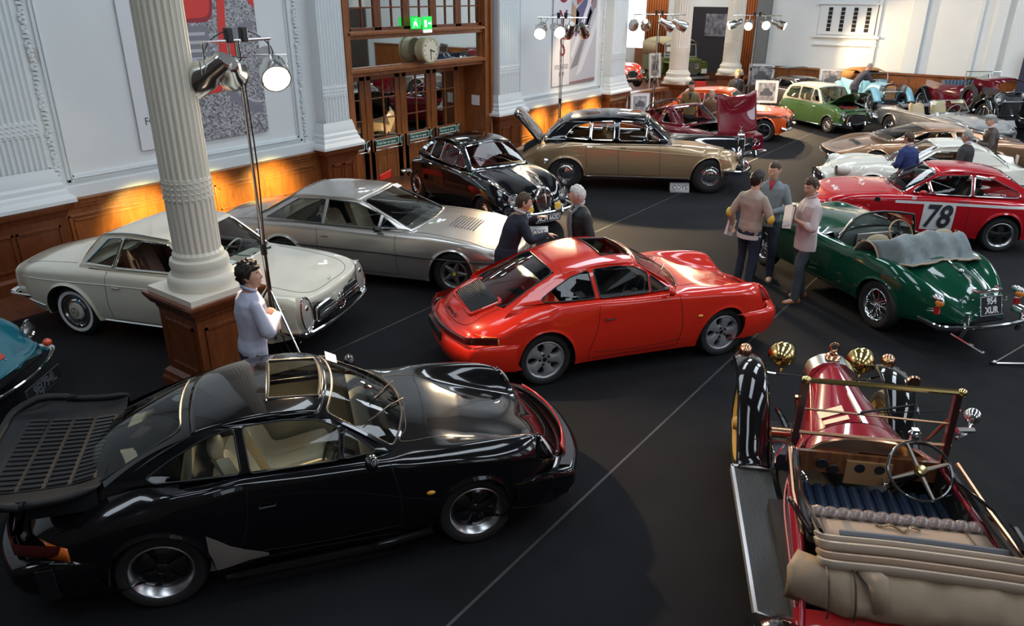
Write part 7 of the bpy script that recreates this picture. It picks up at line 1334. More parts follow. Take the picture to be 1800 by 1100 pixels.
def foreground_tourer():
 TH=R_(116.5);T=thing('antique_tourer','large maroon and black antique tourer with brass lamps and folded tan hood','car',(-1.19,6.14,0),TH)
 mr=paint('claret_paint',(.24,.008,.022),rough=.15);rd=paint('scarlet_panel',(.42,.004,.004),rough=.3);bkp=paint('black_wing',(.006,.006,.007),rough=.1);brz=P('bronze_trim',(.55,.30,.18),.22,1);dw=wood('dash_wood',(.10,.03,.01),(.25,.09,.03))
 m=MB();out=[(-.19,.42),(.19,.42),(.195,1.08),(.17,1.17),(.09,1.23),(0,1.25),(-.09,1.23),(-.17,1.17),(-.195,1.08)];m.prism(out,-.14,.03,basis((.08,0,0),(0,1,0),(0,0,1)),c=0);m.prism([(a*.85,.45+(b-.42)*.80)for a,b in out],.03,.034,basis((.08,0,0),(0,1,0),(0,0,1)),c=1);ra=obj('radiator_shell',m,[P('nickel',(.62,.63,.60),.22,1),MATT],T,bevel=.02,bseg=3)
 m=MB();m.lathe([(.065,0),(.07,.012),(.05,.03),(.03,.035),(.03,.05),(0,.055)],24,Matrix.Translation((.02,0,1.245)));M=Matrix.Translation((.02,0,1.345))@Matrix.Rotation(math.pi/2,4,'Y');m.tube([M@Vector((.035*math.cos(a),.035*math.sin(a),0))for a in np.linspace(0,6.283,17)[:-1]],.010,6,closed=True);m.tube([(.02,0,1.29),(.02,0,1.31)],.012,6);obj('filler_cap',m,brz,ra)
 def sec(x,w,zt,zs):return[(x,w*math.sin(a)if abs(a)<1.25 else w*np.sign(a),zs+(zt-zs)*max(0,math.cos(a))if abs(a)<1.25 else zs+(zt-zs)*.30-(abs(a)-1.25)/.32*.42)for a in np.linspace(-1.57,1.57,23)]
 m=MB();m.grid([sec(-.05,.185,1.23,.90),sec(-.35,.24,1.23,.90),sec(-.65,.315,1.215,.90),sec(-.98,.385,1.22,.90)]);bo=obj('bonnet',m,mr,T,ang=50)
 m=MB();m.tube([(-.05,0,1.204),(-.98,0,1.224)],.007,6);obj('bonnet_hinge',m,brz,bo)
 for sg in(1,-1):m=MB();m.tube([(-.05,sg*.165,1.075),(-.98,sg*.32,1.08)],.004,5);obj('bonnet_side_hinge',m,brz,bo)
 m=MB();m.grid([sec(-1.0,.39,1.225,.90),sec(-1.12,.44,1.235,.90),sec(-1.22,.475,1.24,.90)]);obj('scuttle',m,mr,T,ang=50)
 m=MB();m.box((-.0,-.004,0),(.16,.10,.003),basis((-.78,.13,1.196),(-1,.3,0),(0,1,-.55)));m.box((.0,-.004,0),(.16,.07,.003),basis((-.93,.14,1.197),(-1,.3,0),(0,1,-.55)))
 c1=MB();c1.box((-.09,-.055,0),(.09,.055,.003),basis((-.80,.17,1.185),(0,1,-.46),(1,-.1,0)));c1.box((-.09,-.03,0),(.09,.03,.003),basis((-.93,.16,1.195),(0,1,-.42),(1,-.1,0)));obj('paper_sheets',c1,P('cream_paper',(.75,.62,.48),.7),T,label='two cream sheets lying on the bonnet')
 m=MB();m.grid([[(-1.22,.47*t,1.235-.20*abs(t)**3),(-1.235,.47*t,1.225-.2*abs(t)**3),(-1.24,.47*t,1.13-.1*abs(t)**3)]for t in np.linspace(-1,1,13)]);obj('scuttle_rail',m,brz,T)
 m=MB();m.box((-1.27,-.46,.96),(-1.24,.46,1.12));da=obj('dashboard',m,dw,T);m=MB();m.box((-1.29,-.16,.90),(-1.27,.14,1.08),c=0)
 for y,z in((.05,1.03),(-.08,1.03),(.22,1.0),(-.25,.98),(.3,1.04)):m.lathe([(0,.006),(.035,.006),(.04,0)],16,basis((-1.285,y,z),(0,-1,0),(0,0,1)),c=1)
 obj('dash_instruments',m,[P('ochre_panel',(.35,.18,.08),.5),BLACK],da)
 zt,zb=1.64,1.22
 m=MB();m.tube([(-1.21,.47,zt),(-1.21,-.49,zt)],.020,8);m.ball((-1.21,.48,zt),(.03,.035,.03),10);m.ball((-1.21,-.50,zt),(.03,.035,.03),10);wf=obj('windscreen_top_rail',m,BRASS,T)
 for sg in(1,-1):
  m=MB();m.tube([(-1.21,sg*.48,zt),(-1.20,sg*.50,.98)],.030,4);obj('windscreen_post',m,P('dark_claret_wood',(.05,.012,.01),.25,coat=1),T)
  m=MB();m.tube([(-1.19,sg*.52,1.5),(-1.02,sg*.44,1.15)],.012,6);obj('windscreen_stay',m,brz,T)
 m=MB();m.add([(-1.21,.50,zb),(-1.21,-.50,zb),(-1.21,-.50,zt),(-1.21,.50,zt)],[(0,1,2,3)]);obj('windscreen',m,glassm('screen_glass',(.93,.95,.93),1.35,0,.7),T);m=MB();m.tube([(-1.21,.50,1.42),(-1.21,-.50,1.40)],.008,6);m.tube([(-1.21,.52,zb+.01),(-1.21,-.52,zb+.01)],.014,6);obj('windscreen_lower_rail',m,brz,T);m=MB();m.tube([(-1.22,.1,1.43),(-1.23,-.22,1.53)],.009,5);m.tube([(-1.22,.0,1.44),(-1.23,-.42,1.50)],.004,5);obj('wiper',m,BLACK,T)
 for sg in(1,-1):
  m=MB();xs=[-1.0,-1.25,-1.6,-1.95,-2.3,-2.7,-3.1];ys=[.40,.49,.54,.57,.60,.64,.66];tp=[1.06,1.10,1.06,1.04,.98,.78,.70]
  m.grid([[(x,sg*y,z),(x,sg*(y+.015),(z+.5)/2+.1),(x,sg*(y+.0),.62),(x,sg*(y-.06),.42)]for x,y,z in zip(xs,ys,tp)]);obj('body_side',m,mr,T,ang=50,solid=.03)
  m=MB();m.grid([[(x,sg*(y-.045),z-.015),(x,sg*(y-.045),.5)]for x,y,z in zip(xs,ys,tp)]);obj('side_lining',m,P('black_lining',(.008,.008,.008),.7),T)
  m=MB();m.tube(cr([(-1.02,sg*.43,.88),(-1.5,sg*.558,.86),(-2.1,sg*.61,.84),(-2.9,sg*.67,.80)],6),.006,6);obj('coachline',m,P('coachline_rose',(.45,.16,.16),.4),T)
  m=MB();m.tube(cr([(-1.22,sg*.50,1.13),(-1.45,sg*.52,1.10),(-1.62,sg*.54,1.09)],4),.020,6,sq=(1.8,.6));m.tube([(-1.32,sg*.54,1.16),(-1.78,sg*.58,1.12),(-2.2,sg*.60,1.13)],.014,6);obj('door_cap_rail',m,brz,T)
  m=MB();m.tube([(-1.28,sg*.49,1.12),(-1.7,sg*.53,1.10),(-2.25,sg*.56,1.13)],.030,6,sq=(1,.6));obj('folded_hood_irons',m,BLACK,T,bevel=0)
  m=MB();m.tube([(-1.50,sg*.50,1.12),(-1.9,sg*.56,1.20),(-2.3,sg*.53,1.24)],.018,4,sq=(1.6,.6));m.tube([(-1.75,sg*.60,1.06),(-2.0,sg*.62,1.18),(-2.32,sg*.58,1.22)],.016,4);obj('hood_stick',m,bkp,T)
  m=MB();m.tube(cr([(-1.42,sg*.46,1.05),(-1.44,sg*.43,1.02),(-1.50,sg*.43,1.02),(-1.52,sg*.46,1.05)],4),.008,6);obj('door_pull',m,CHROME,T)
 m=MB();m.box((-2.3,-.55,.42),(-1.0,.55,.50));obj('floor_pan',m,MATT,T)
 for sg in(-1,):m=MB();m.add([(-1.72,-.58,1.10),(-2.05,-.62,1.12),(-2.05,-.66,1.02),(-1.72,-.63,1.02)],[(0,1,2,3)]);obj('road_fund_card',m,P('cream_paper',(.75,.62,.48)),T)
 bl=P('navy_leather',(.022,.035,.065),.38,coat=.2)
 m=MB()
 for k in range(13):
  y=-.47+k*.078;G=[]
  for x,z in((-1.66,.86),(-1.70,.90),(-1.76,.97),(-1.84,1.05)):G.append([(x+.018*(1-t*t),y+.039*t,z+.02*(1-t*t))for t in np.linspace(-1,1,7)])
  m.grid(G)
  m.grid([[(x,y+.036*t,z+.022*(1-t*t))for t in np.linspace(-1,1,7)]for x,z in((-1.27,.80),(-1.31,.87),(-1.66,.86))])
 m.box((-1.85,-.50,.5),(-1.30,.48,.84));se=obj('seat',m,bl,T,ang=60)
 m=MB();br=P('brown_roll_leather',(.16,.105,.085),.35,coat=.3);G=[]
 for i in range(121):
  y=-.53+1.06*i/120;e=.042+.012*abs(math.sin(math.pi*14*i/120))**.6;G.append([(-1.90+e*math.cos(a)*1.2,y+.03*math.sin(a),1.06+e*math.sin(a))for a in np.linspace(0,2*math.pi,13)[:-1]])
 m.grid(G,cv=True);obj('seat_back_roll',m,br,se,ang=80)
 tan=P('buff_cloth',(.38,.26,.18),.7,bump=.15,bscale=40);tan2=P('hood_cloth',(.28,.20,.13),.75,bump=.3,bscale=12,vary=.12,vscale=5);cream=P('cream_hood_lining',(.44,.35,.27),.65)
 m=MB();m.grid([[(x,y,z)for y in np.linspace(-.50,.50,9)]for x,z in((-1.93,1.075),(-2.18,1.10))]);m.grid([[(-1.93,y,1.075),(-1.93,y,.6)]for y in(-.5,.5)]);fl_=obj('rear_deck',m,tan,T,solid=.01);m=MB();m.tube([(-1.95,-.50,1.085),(-1.95,.50,1.085)],.006,6);m.tube([(-1.95,.44,1.088),(-2.18,.46,1.11)],.004,5);m.tube([(-1.95,-.38,1.088),(-2.18,-.40,1.11)],.004,5);obj('deck_piping',m,P('dark_piping',(.05,.03,.02),.5),fl_)
 m=MB();m.tube(cr([(-1.985,.13,1.09),(-2.0,.10,1.095),(-1.985,.05,1.10),(-2.01,.02,1.10),(-2.04,-.01,1.10),(-2.01,-.05,1.10),(-1.985,-.07,1.10),(-2.0,-.12,1.095)],5),.008,6);obj('deck_handle',m,P('bronze_handle',(.3,.22,.12),.3,1),fl_)
 for i,(x,z,r,mt,nm)in enumerate(((-2.235,1.135,.035,cream,'hood_fold'),(-2.285,1.12,.045,cream,'hood_fold'),(-2.35,1.10,.040,tan,'hood_fold'),(-2.395,1.08,.04,cream,'hood_fold'))):
  m=MB();m.tube(cr([(x+.05,.50,z-.02),(x,.46,z),(x,.1,z+.005),(x-.01,-.4,z),(x-.02,-.72,z-.01)],6),r,10,sq=(1.35,.6));obj(nm,m,mt,T,ang=60)
 m=MB();m.tube(cr([(-2.215,.40,1.175),(-2.22,0,1.18),(-2.225,-.5,1.17)],6),[.012]*13,6,sq=(1.6,.8));obj('hood_slot',m,P('slot_grey',(.10,.10,.11),.4),T)
 G=[]
 for t in np.linspace(-1,1,41):
  y=.70*t;f=.015*math.sin(t*11)+.012*math.sin(t*23+1);e=max(0,t-.55)/.45
  G.append([(-2.38+.10*e,y*(1-.10*e),1.075),(-2.47+.08*e,y,1.06+f),(-2.56+.12*e,y,.98+f*.5),(-2.58+.14*e,y,.90-f),(-2.54+.12*e,y,.84)])
 m=MB();m.grid(G);hb_=obj('folded_hood',m,tan2,T,ang=60,solid=.01)
 for y in(.36,.50):m=MB();m.tube(cr([(-2.40,y,1.09),(-2.50,y,1.075),(-2.59,y,.96),(-2.60,y,.88)],5),.006,5);obj('hood_seam',m,P('dark_piping',(.05,.03,.02)),hb_)
 m=MB();m.grid([[(-2.42,.34,1.09),(-2.52,.30,1.08),(-2.60,.26,.95)],[(-2.42,.22,1.10),(-2.50,.20,1.13),(-2.60,.18,.98)]]);obj('hood_flap',m,tan2,hb_,solid=.01)
 m=MB();m.grid([[(-2.52,y,.86),(-2.68,y*1.02,.76),(-2.86+.08*(abs(y)/.66)**3,y*1.02,.58),(-2.92+.1*(abs(y)/.66)**3,y,.42)]for y in np.linspace(-.66,.66,15)]);obj('rear_panel',m,rd,T,ang=60)
 m=MB();m.tube([(-2.68,-.05,.76),(-2.72,-.05,.79),(-2.72,-.18,.79),(-2.68,-.18,.76)],.010,6);obj('boot_handle',m,BRASS,T);m=MB();m.ball((-2.66,.40,.79),.025,12);m.tube([(-2.62,.40,.80),(-2.90,.40,.50)],.004,5);obj('boot_catch',m,BRASS,T)
 for sg in(1,-1):
  wing(T,[(.62,.86),(.50,.97),(.20,.99),(-.08,.88),(-.30,.66),(-.44,.50),(-.52,.45)],.47 if sg>0 else .47,.72,bkp,'front_wing',crown=.035,skirt=.07,sg=sg)
  m=MB();m.tube([(.62,sg*.47,.87),(.63,sg*.60,.90),(.62,sg*.72,.87)],.012,6);obj('wing_edge',m,brz,T)
  m=MB();m.box((-2.6,min(sg*.46,sg*.76),.385),(-.50,max(sg*.46,sg*.76),.42),c=0)
  for k in range(16):y=.48+k*.0165;m.tube([(-2.58,sg*y,.423),(-.56,sg*y,.423)],.004,4,c=0)
  rb=obj('running_board',m,P('rubber_mat',(.035,.04,.04),.5),T);m=MB();m.box((-2.6,sg*.765-.012,.37),(-.48,sg*.765+.012,.432));m.box((-.50,min(sg*.46,sg*.77),.41),(-.47,max(sg*.46,sg*.77),.432));obj('running_board_trim',m,P('alloy_strip',(.62,.62,.62),.35,.8),rb)
  wing(T,[(-2.2,.44),(-2.36,.62),(-2.62,.80),(-2.95,.82),(-3.3,.7),(-3.5,.5)],.60,.84,bkp,'rear_wing',crown=.035,skirt=.05,sg=sg)
  M=Matrix.Translation((.22,sg*.60,.42))@Matrix.Rotation(-sg*math.pi/2,4,'X')
  m=MB();m.lathe([(.33,.05),(.36,.058),(.40,.05),(.425,0),(.40,-.05),(.36,-.058),(.33,-.05)],48,M);w_=obj('wheel',m,RUBBER,T);m=MB();m.lathe([(.335,.055),(.30,.03),(.29,-.03),(.335,-.055)],48,M)
  m.lathe([(0,.11),(.05,.10),(.07,.05),(.08,.02)],20,M)
  for k in range(10):a=k*math.pi/5;m.tube([M@Vector((.07*math.cos(a),.07*math.sin(a),.03)),M@Vector((.30*math.cos(a),.30*math.sin(a),0))],[.03,.018],6)
  m.lathe([(.385,.062),(.405,.055),(.40,.048)],48,M);obj('rim',m,P('artillery_ochre',(.42,.27,.07),.4),w_)
  M2=Matrix.Translation((-2.95,sg*.70,.42))@Matrix.Rotation(-sg*math.pi/2,4,'X');m=MB();m.lathe([(.30,.05),(.36,.058),(.40,.05),(.425,0),(.40,-.05),(.36,-.058),(.30,-.05)],48,M2);w2=obj('wheel',m,RUBBER,T);m=MB();m.lathe([(.33,.02),(.05,.03),(0,.06)],32,M2);obj('rim',m,MATS['artillery_ochre'],w2)
  hx,hy,hz=.52,sg*.34-.05,.99
  m=MB();Mh=basis((hx,hy,hz),(0,1,0),(0,0,1));m.lathe([(.118,.06),(.125,.05),(.118,.035),(.112,.0),(.09,-.05),(.05,-.085),(.0,-.10)],28,Mh,c=0);m.lathe([(.118,.055),(.08,.065),(0,.07)],24,Mh,c=1)
  for k in range(5):a=-.6+k*.3;m.tube([Mh@Vector((math.sin(a)*.115,.02,.0)),Mh@Vector((math.sin(a)*.06,.02,-.08))],.002,4,c=0)
  m.tube([(hx,hy,hz-.11),(hx,hy,hz-.17)],.018,8,c=0);obj('headlamp',m,[BRASS,CLEAR],T,ang=60)
  m=MB();s_=.40 if sg>0 else .35;Ms=basis((.52,sg*.62,1.02),(0,1,0),(0,0,1));m.lathe([(.055,.05),(.06,.04),(.055,0),(.035,-.03),(0,-.035)],20,Ms,c=0);m.tube([(.52,sg*.62,.96),(.50,sg*.62,.92)],.014,6,c=0);m.lathe([(.03,-.05),(.034,-.03),(.04,-.025)],14,Ms,c=0);obj('side_lamp',m,[brz],T)
 m=MB();m.tube([(.46,.66,.92),(.47,.40,.84),(.46,.2,.83)],.010,6);m.tube([(.46,-.66,.92),(.47,-.40,.84),(.46,-.2,.83)],.010,6);m.tube([(.46,.34,.84),(.46,-.34,.84)],.012,6);obj('lamp_tie_bar',m,CHROME,T)
 m=MB();Mx=basis((.10,-.70,1.04),(0,1,0),(0,0,1));m.lathe([(.055,.02),(.06,.01),(.05,-.01),(0,-.012)],20,Mx);obj('extra_side_lamp',m,brz,T)
 m=MB();m.ball((-1.00,-.70,1.36),.058,20);m.tube([(-1.0,-.70,1.30),(-1.05,-.66,1.24),(-1.16,-.56,1.26)],.012,6);m.tube([(-1.02,-.72,1.26),(-1.06,-.60,1.27)],.022,6);obj('spot_lamp',m,CHROME,T,label='chrome ball shaped lamp beside the windscreen')
 m=MB();m.tube([(-.28,.30,.66),(-.28,.46,.66)],.045,14);obj('horn_cylinder',m,brz,T);m=MB();m.box((-.52,.30,.45),(-.33,.45,.60));obj('battery_box',m,P('navy_box',(.03,.04,.06),.4),T,bevel=.01);m=MB();m.tube([(-.34,.29,.61),(-.34,.46,.61),(-.52,.46,.61)],.006,5);obj('box_strap',m,CHROME,T)
 m=MB();m.box((-2.9,-.40,.34),(.25,.40,.46));obj('chassis',m,MATT,T)
 for sg in(1,-1):m=MB();m.tube([(-.1,sg*.24,.5),(.3,sg*.25,.46),(.58,sg*.25,.40)],.028,8);m.tube([(.22,sg*.64,.42),(.22,sg*.1,.36)],.025,8);obj('front_spring',m,bkp,T)
 c=Vector((-1.42,-.28,1.14));M=Matrix.Translation(c)@Matrix.Rotation(R_(-42),4,'Y');m=MB();m.tube([M@Vector((.20*math.cos(a),.20*math.sin(a),0))for a in np.linspace(0,2*math.pi,49)[:-1]],.0115,8,closed=True,c=0)
 for k in range(4):a=k*math.pi/2+.35;m.tube([M@Vector((.02*math.cos(a),.02*math.sin(a),-.01)),M@Vector((.11*math.cos(a),.11*math.sin(a),-.006)),M@Vector((.20*math.cos(a),.20*math.sin(a),0))],[.017,.014,.011],6,c=1)
 m.lathe([(0,.045),(.03,.04),(.042,.01),(.03,-.02),(.022,-.6)],20,M,c=2);obj('steering_wheel',m,[P('wheel_rim_black',(.02,.016,.014),.25,coat=1),P('spoke_pewter',(.32,.27,.22),.3,.8),P('boss_brass',(.6,.45,.2),.2,1)],T)
 m=MB();m.ball((-1.22,-.27,1.31),(.03,.045,.02),10);m.box((-1.24,-.29,1.24),(-1.20,-.25,1.34));obj('dash_lamp',m,CHROME,T)
 m=MB();m.tube([(-1.30,-.12,.97),(-1.38,-.10,.98)],.012,6);m.ball((-1.38,-.10,.98),.02,8);m.tube([(-1.1,.53,1.05),(-1.2,.60,1.0),(-1.3,.62,.98)],.012,6);obj('door_lever',m,CHROME,T)
foreground_tourer()
coupe911('sports_coupe','bright red rear engined coupe in the middle of the hall',(-4.12,7.60,0),R_(55.4),paint('red_paint',(.75,.028,.012)),False,BLACK,'cup')
coupe911('sports_coupe','black coupe with whale tail spoiler and cream seats in the foreground',(-4.38,3.28,0),R_(53),paint('black_paint',(.004,.004,.005),rough=.15),True,P('cream_leather',(.55,.47,.33),.45),'fuchs')
from mathutils import noise as NZ
def remesh(mb,vox,smooth=4,fold=0.0,fs=7,seed=0):
 me=bpy.data.meshes.new('r');me.from_pydata([tuple(map(float,v))for v in mb.v],[],mb.f);o=bpy.data.objects.new('r',me);COL.objects.link(o)
 r=o.modifiers.new('r','REMESH');r.mode='VOXEL';r.voxel_size=vox;r.use_smooth_shade=True
 s=o.modifiers.new('s','SMOOTH');s.factor=.5;s.iterations=smooth
 dg=bpy.context.evaluated_depsgraph_get();m2=bpy.data.meshes.new_from_object(o.evaluated_get(dg));bpy.data.objects.remove(o);bpy.data.meshes.remove(me)
 if fold:
  m2.update();co=[v.co.copy()for v in m2.vertices];no=[v.normal.copy()for v in m2.vertices]
  for v,c,n in zip(m2.vertices,co,no):
   d=NZ.noise(Vector((c.x*fs,c.y*fs,c.z*fs*.8+seed)))+.5*NZ.noise(Vector((c.x*fs*2.2+c.z*6,c.y*fs*2,c.z*fs*1.2+seed)));v.co=c+n*(d*fold)
 return m2
def mobj(name,me,mat,parent,label=None):
 me.materials.clear();me.materials.append(mat);me.polygons.foreach_set('use_smooth',[True]*len(me.polygons));o=bpy.data.objects.new(name,me);COL.objects.link(o);o.parent=parent
 if label:o['label']=label
 return o
def ell(mb,secs,n=20):
 """loft of ellipses: (centre, half_width(y'), half_depth(x'), yaw)"""
 G=[]
 for c,hw,hd,yaw in secs:
  c=Vector(c);f=Vector((math.cos(yaw),math.sin(yaw),0));l=Vector((-f.y,f.x,0));row=[]
  for k in range(n):
   a=2*math.pi*k/n;row.append(c+f*(hd*math.cos(a)*(abs(math.cos(a))**-.12 if abs(math.cos(a))>.01 else 1))+l*(hw*math.sin(a)))
  G.append(row)
 mb.grid(G,cv=True);mb.add(G[0],[tuple(range(n))]);mb.add(G[-1],[tuple(range(n))]);return mb
def limb(mb,pts,rads,n=14,sm=5):
 p=cr(pts,sm);r=np.interp(np.linspace(0,len(pts)-1,len(p)),range(len(pts)),rads);mb.tube(p,list(r),n);mb.ball(pts[0],rads[0]*.98,n);mb.ball(pts[-1],rads[-1]*.98,n)
def hand_mb(mb,wrist,d,nrm,side=1,curl=.5,s=1.0):
 """palm and five separate fingers; d points to fingertips, nrm out of the palm"""
 d=Vector(d).normalized();nrm=Vector(nrm);nrm=(nrm-d*nrm.dot(d)).normalized();l=d.cross(nrm)*side;W=Vector(wrist)
 secs=[]
 for t,hw,th in((-.02,.024,.019),(.015,.030,.018),(.05,.040,.015),(.085,.041,.013)):
  c=W+d*(t*s);row=[c+l*(hw*s*math.cos(a))+nrm*(th*s*math.sin(a))for a in np.linspace(0,2*math.pi,13)[:-1]];secs.append(row)
 mb.grid(secs,cv=True);mb.add(secs[0],[tuple(range(12))]);mb.add(secs[-1],[tuple(range(12))])
 for k,(off,L)in enumerate(((.030,.068),(.010,.078),(-.011,.072),(-.031,.056))):
  p=W+d*(.082*s)+l*(off*s);pts=[p-d*.015*s];dr=d.copy();ang=0
  for j,f in enumerate((.45,.30,.25)):ang+=curl*(.55+.12*k);dr=d*math.cos(ang)+nrm*math.sin(ang);p=p+dr*(L*f*s);pts.append(p)
  limb(mb,pts,[.0095*s,.0092*s,.0085*s,.0075*s],8,3)
 p=W+d*(.025*s)+l*(.028*s);limb(mb,[p,p+(d*.6+l*.75+nrm*.25).normalized()*.035*s,p+(d*.85+l*.6+nrm*.45*(1+curl)).normalized()*.068*s],[.0125*s,.011*s,.0085*s],8,3)
def head_mb(M,vis=1.0):
 """head around origin at centre; x forward"""
 mb=MB();n,m=36,28;G=[]
 for i in range(m+1):
  th=math.pi*i/m;z=math.cos(th);row=[]
  for j in range(n):
   ph=2*math.pi*j/n;s=math.sin(th);x,y=s*math.cos(ph),s*math.sin(ph)
   X,Y,Z_=x*.098,y*.077,z*.122
   if z<0:t=-z;Y*=1-.30*t**1.2;X=X*(1-.12*t)+(.012*t if x>0 else .028*t*abs(x))
   if x>0:
    fx=x**2
    X+=.006*math.exp(-((z-.27)/.12)**2)*fx*(abs(y)<.6)
    X-=.012*math.exp(-((z-.07)/.11)**2-((abs(y)-.36)/.17)**2)
    X+=.024*math.exp(-((z+.20)/.13)**2-(y/.15)**2)+.014*math.exp(-((z+.02)/.17)**2-(y/.11)**2)
    X+=.007*math.exp(-((z+.50)/.06)**2-(y/.30)**2)+.006*math.exp(-((z+.62)/.05)**2-(y/.26)**2)
    X+=.010*math.exp(-((z+.86)/.10)**2-(y/.35)**2)
    X+=.004*math.exp(-((z+.15)/.2)**2-((abs(y)-.55)/.2)**2)
   row.append(M@Vector((X,Y,Z_)))
  G.append(row)
 mb.grid(G,cv=True)
 for sg in(1,-1):
  mb.tube(cr([M@Vector((.004,sg*.074,.022)),M@Vector((-.012,sg*.086,.034)),M@Vector((-.024,sg*.088,.016)),M@Vector((-.014,sg*.083,-.018)),M@Vector((-.002,sg*.074,-.030))],4),.0075,8);mb.ball(M@Vector((-.008,sg*.078,.002)),(.016,.008,.026),8)
 return mb
def hair_shell(M,col,top=.022,back=-.35,front=.42,sidez=-.05,rough=.012,seed=1,thin=0):
 mb=MB();n,m=44,22;G=[]
 for i in range(m+1):
  row=[]
  for j in range(n):
   ph=2*math.pi*j/n;c=math.cos(ph);zl=front if c>.55 else sidez+(front-sidez)*max(0,(c-.1)/.45)if c>.1 else sidez+(back-sidez)*min(1,max(0,-c-.1)/.5)
   th=math.acos(max(-1,min(1,zl)))*i/m;s=math.sin(th);x,y,z=s*c,s*math.sin(ph),math.cos(th)
   e=top*(1-.75*(i/m)**4)+rough*(NZ.noise(Vector((x*5,y*5,z*5+seed)))+.6*NZ.noise(Vector((x*14,y*14,z*9+seed))))
   X,Y,Z_=x*(.098+e),y*(.077+e*.9),z*(.122+e)
   if z<0:t=-z;Y*=1-.22*t;X+=.02*t*(x<0)*abs(x)
   row.append(M@Vector((X,Y,Z_)))
  G.append(row)
 mb.grid(G,cv=True);return mb
SKIN=P('skin',(.66,.36,.25),.5,sheen=.1);LIPS=P('lip_tone',(.36,.12,.09),.45);EYEW=P('eye_white',(.7,.68,.65),.2)
def person(label,pos,face,S,top,bottom,shoes,hair,arms,lean=(0,0),head=(0,0),stance=.11,step=.0,sleeve='long',jacket=False,jlen=.0,vox=.0075,hairopt={},bulk=1.0,skin=None,z=0,collar=None,legbend=0,sit=False,hips=None):
 """arms: per side (elbow, wrist, hand_dir, palm_normal, curl) in body coordinates (x fwd, y left, z up) for a 1.78 m figure"""
 T=thing('person',label,'person',(pos[0],pos[1],z),R_(face));T.scale=(S/1.78,)*3;skin=skin or SKIN
 lx,ly=lean;H=Vector((-.10*lx,-.1*ly,.94));
 def sp(t):return H+Vector((lx*.55*max(t,0)**1.3,ly*.5*t,(.50-.12*(lx*lx+ly*ly))*t))
 chest=sp(.72);sh=sp(1.0);neck=sp(1.0)+Vector((.0+lx*.05,ly*.05,.08-.02*abs(lx)));hc=neck+Vector((.028+lx*.06+.0005*head[1],ly*.05,.125-.04*abs(lx)))
 HM=Matrix.Translation(hc)@Matrix.Rotation(R_(head[0]),4,'Z')@Matrix.Rotation(R_(head[1]),4,'Y')
 shj={s:sh+Vector((-.01,s*.165*bulk,-.045))for s in(1,-1)}
 hip={s:H+Vector((0,s*.088,-.03))for s in(1,-1)};ank={s:Vector((s*step-.03,s*stance,.085))for s in(1,-1)};kn={s:(hip[s]+ank[s])/2+Vector((.045+legbend,0,.01))for s in(1,-1)}
 def torso(mb,e,z0=-.06):ell(mb,[(H+Vector((-.005,0,z0)),.150+e,.105+e,0),(H+Vector((-.01,0,.02)),.165+e,.118+e,0),(sp(.25),.150*bulk+e,.108*bulk+e,0),(sp(.5),.160*bulk+e,.115*bulk+e,0),(sp(.75),.182*bulk+e,.125*bulk+e,0),(sp(.93),.185*bulk+e,.110+e,0),(sp(1.04),.12+e,.08+e,0),(neck+Vector((0,0,-.02)),.062+e*.5,.06+e*.5,0)])
 b=MB();torso(b,-.012);hm=head_mb(HM);b.add(hm.v,hm.f);limb(b,[neck-Vector((.01,0,.06)),neck+Vector((.005,0,.02)),hc-Vector((.015,0,.07))],[.062,.056,.055])
 for s in(1,-1):
  el,wr,hd,pn,cu=arms[0 if s>0 else 1];el,wr=Vector(el),Vector(wr);limb(b,[shj[s],shj[s].lerp(el,.5),el,el.lerp(wr,.4),wr],[.045,.042,.036,.034,.023]);hand_mb(b,wr,hd,pn,s,cu)
  limb(b,[hip[s],hip[s].lerp(kn[s],.5),kn[s],kn[s].lerp(ank[s],.35),ank[s]],[.078,.068,.05,.05,.036]);limb(b,[ank[s]-Vector((.03,0,.045)),ank[s]+Vector((.07,s*.01,-.05)),ank[s]+Vector((.15,s*.02,-.06))],[.034,.034,.028])
 bo=mobj('body',remesh(b,min(vox,.0075),2),skin,T)
 f=MB()
 for s in(1,-1):f.ball(HM@Vector((.082,s*.030,.009)),(.010,.013,.008),10,c=0);f.ball(HM@Vector((.089,s*.030,.009)),(.004,.0055,.0055),8,c=1)
 obj('eyes',f,[EYEW,P('iris',(.05,.035,.025),.2)],bo);f=MB()
 for s in(1,-1):f.tube([HM@Vector((.092,s*.014,.028)),HM@Vector((.092,s*.032,.034)),HM@Vector((.080,s*.050,.028))],.0035,5)
 obj('eyebrows',f,hair[0],bo);f=MB();f.tube([HM@Vector((.088,-.020,-.066)),HM@Vector((.100,0,-.065)),HM@Vector((.088,.020,-.066))],[.002,.0045,.002],6);obj('mouth',f,LIPS,bo)
 if hair[1]:obj('hair',hair_shell(HM,None,**hairopt),hair[0],T,ang=80)
 c=MB();e=.020 if jacket else .012;torso(c,e,-.10-jlen)
 if jlen:ell(c,[(H+Vector((-.005,0,-.10-jlen)),.185+e,.125+e,0),(H+Vector((-.005,0,.0)),.175+e,.122+e,0),(sp(.2),.160*bulk+e,.115+e,0)])
 for s in(1,-1):
  el,wr=Vector(arms[0 if s>0 else 1][0]),Vector(arms[0 if s>0 else 1][1]);a=shj[s]
  if sleeve=='long':limb(c,[a,a.lerp(el,.5),el,el.lerp(wr,.45),el.lerp(wr,.93)],[.055+e*.6,.058+e*.4,.050+e*.5,.047+e*.4,.036+e*.4])
  else:limb(c,[a,a.lerp(el,.5),el,el.lerp(wr,.30)],[.055,.058,.053,.052])
 so=mobj('jacket' if jacket else 'shirt',remesh(c,vox,3,.011 if not jacket else .009,7,seed=S*7),top,T)
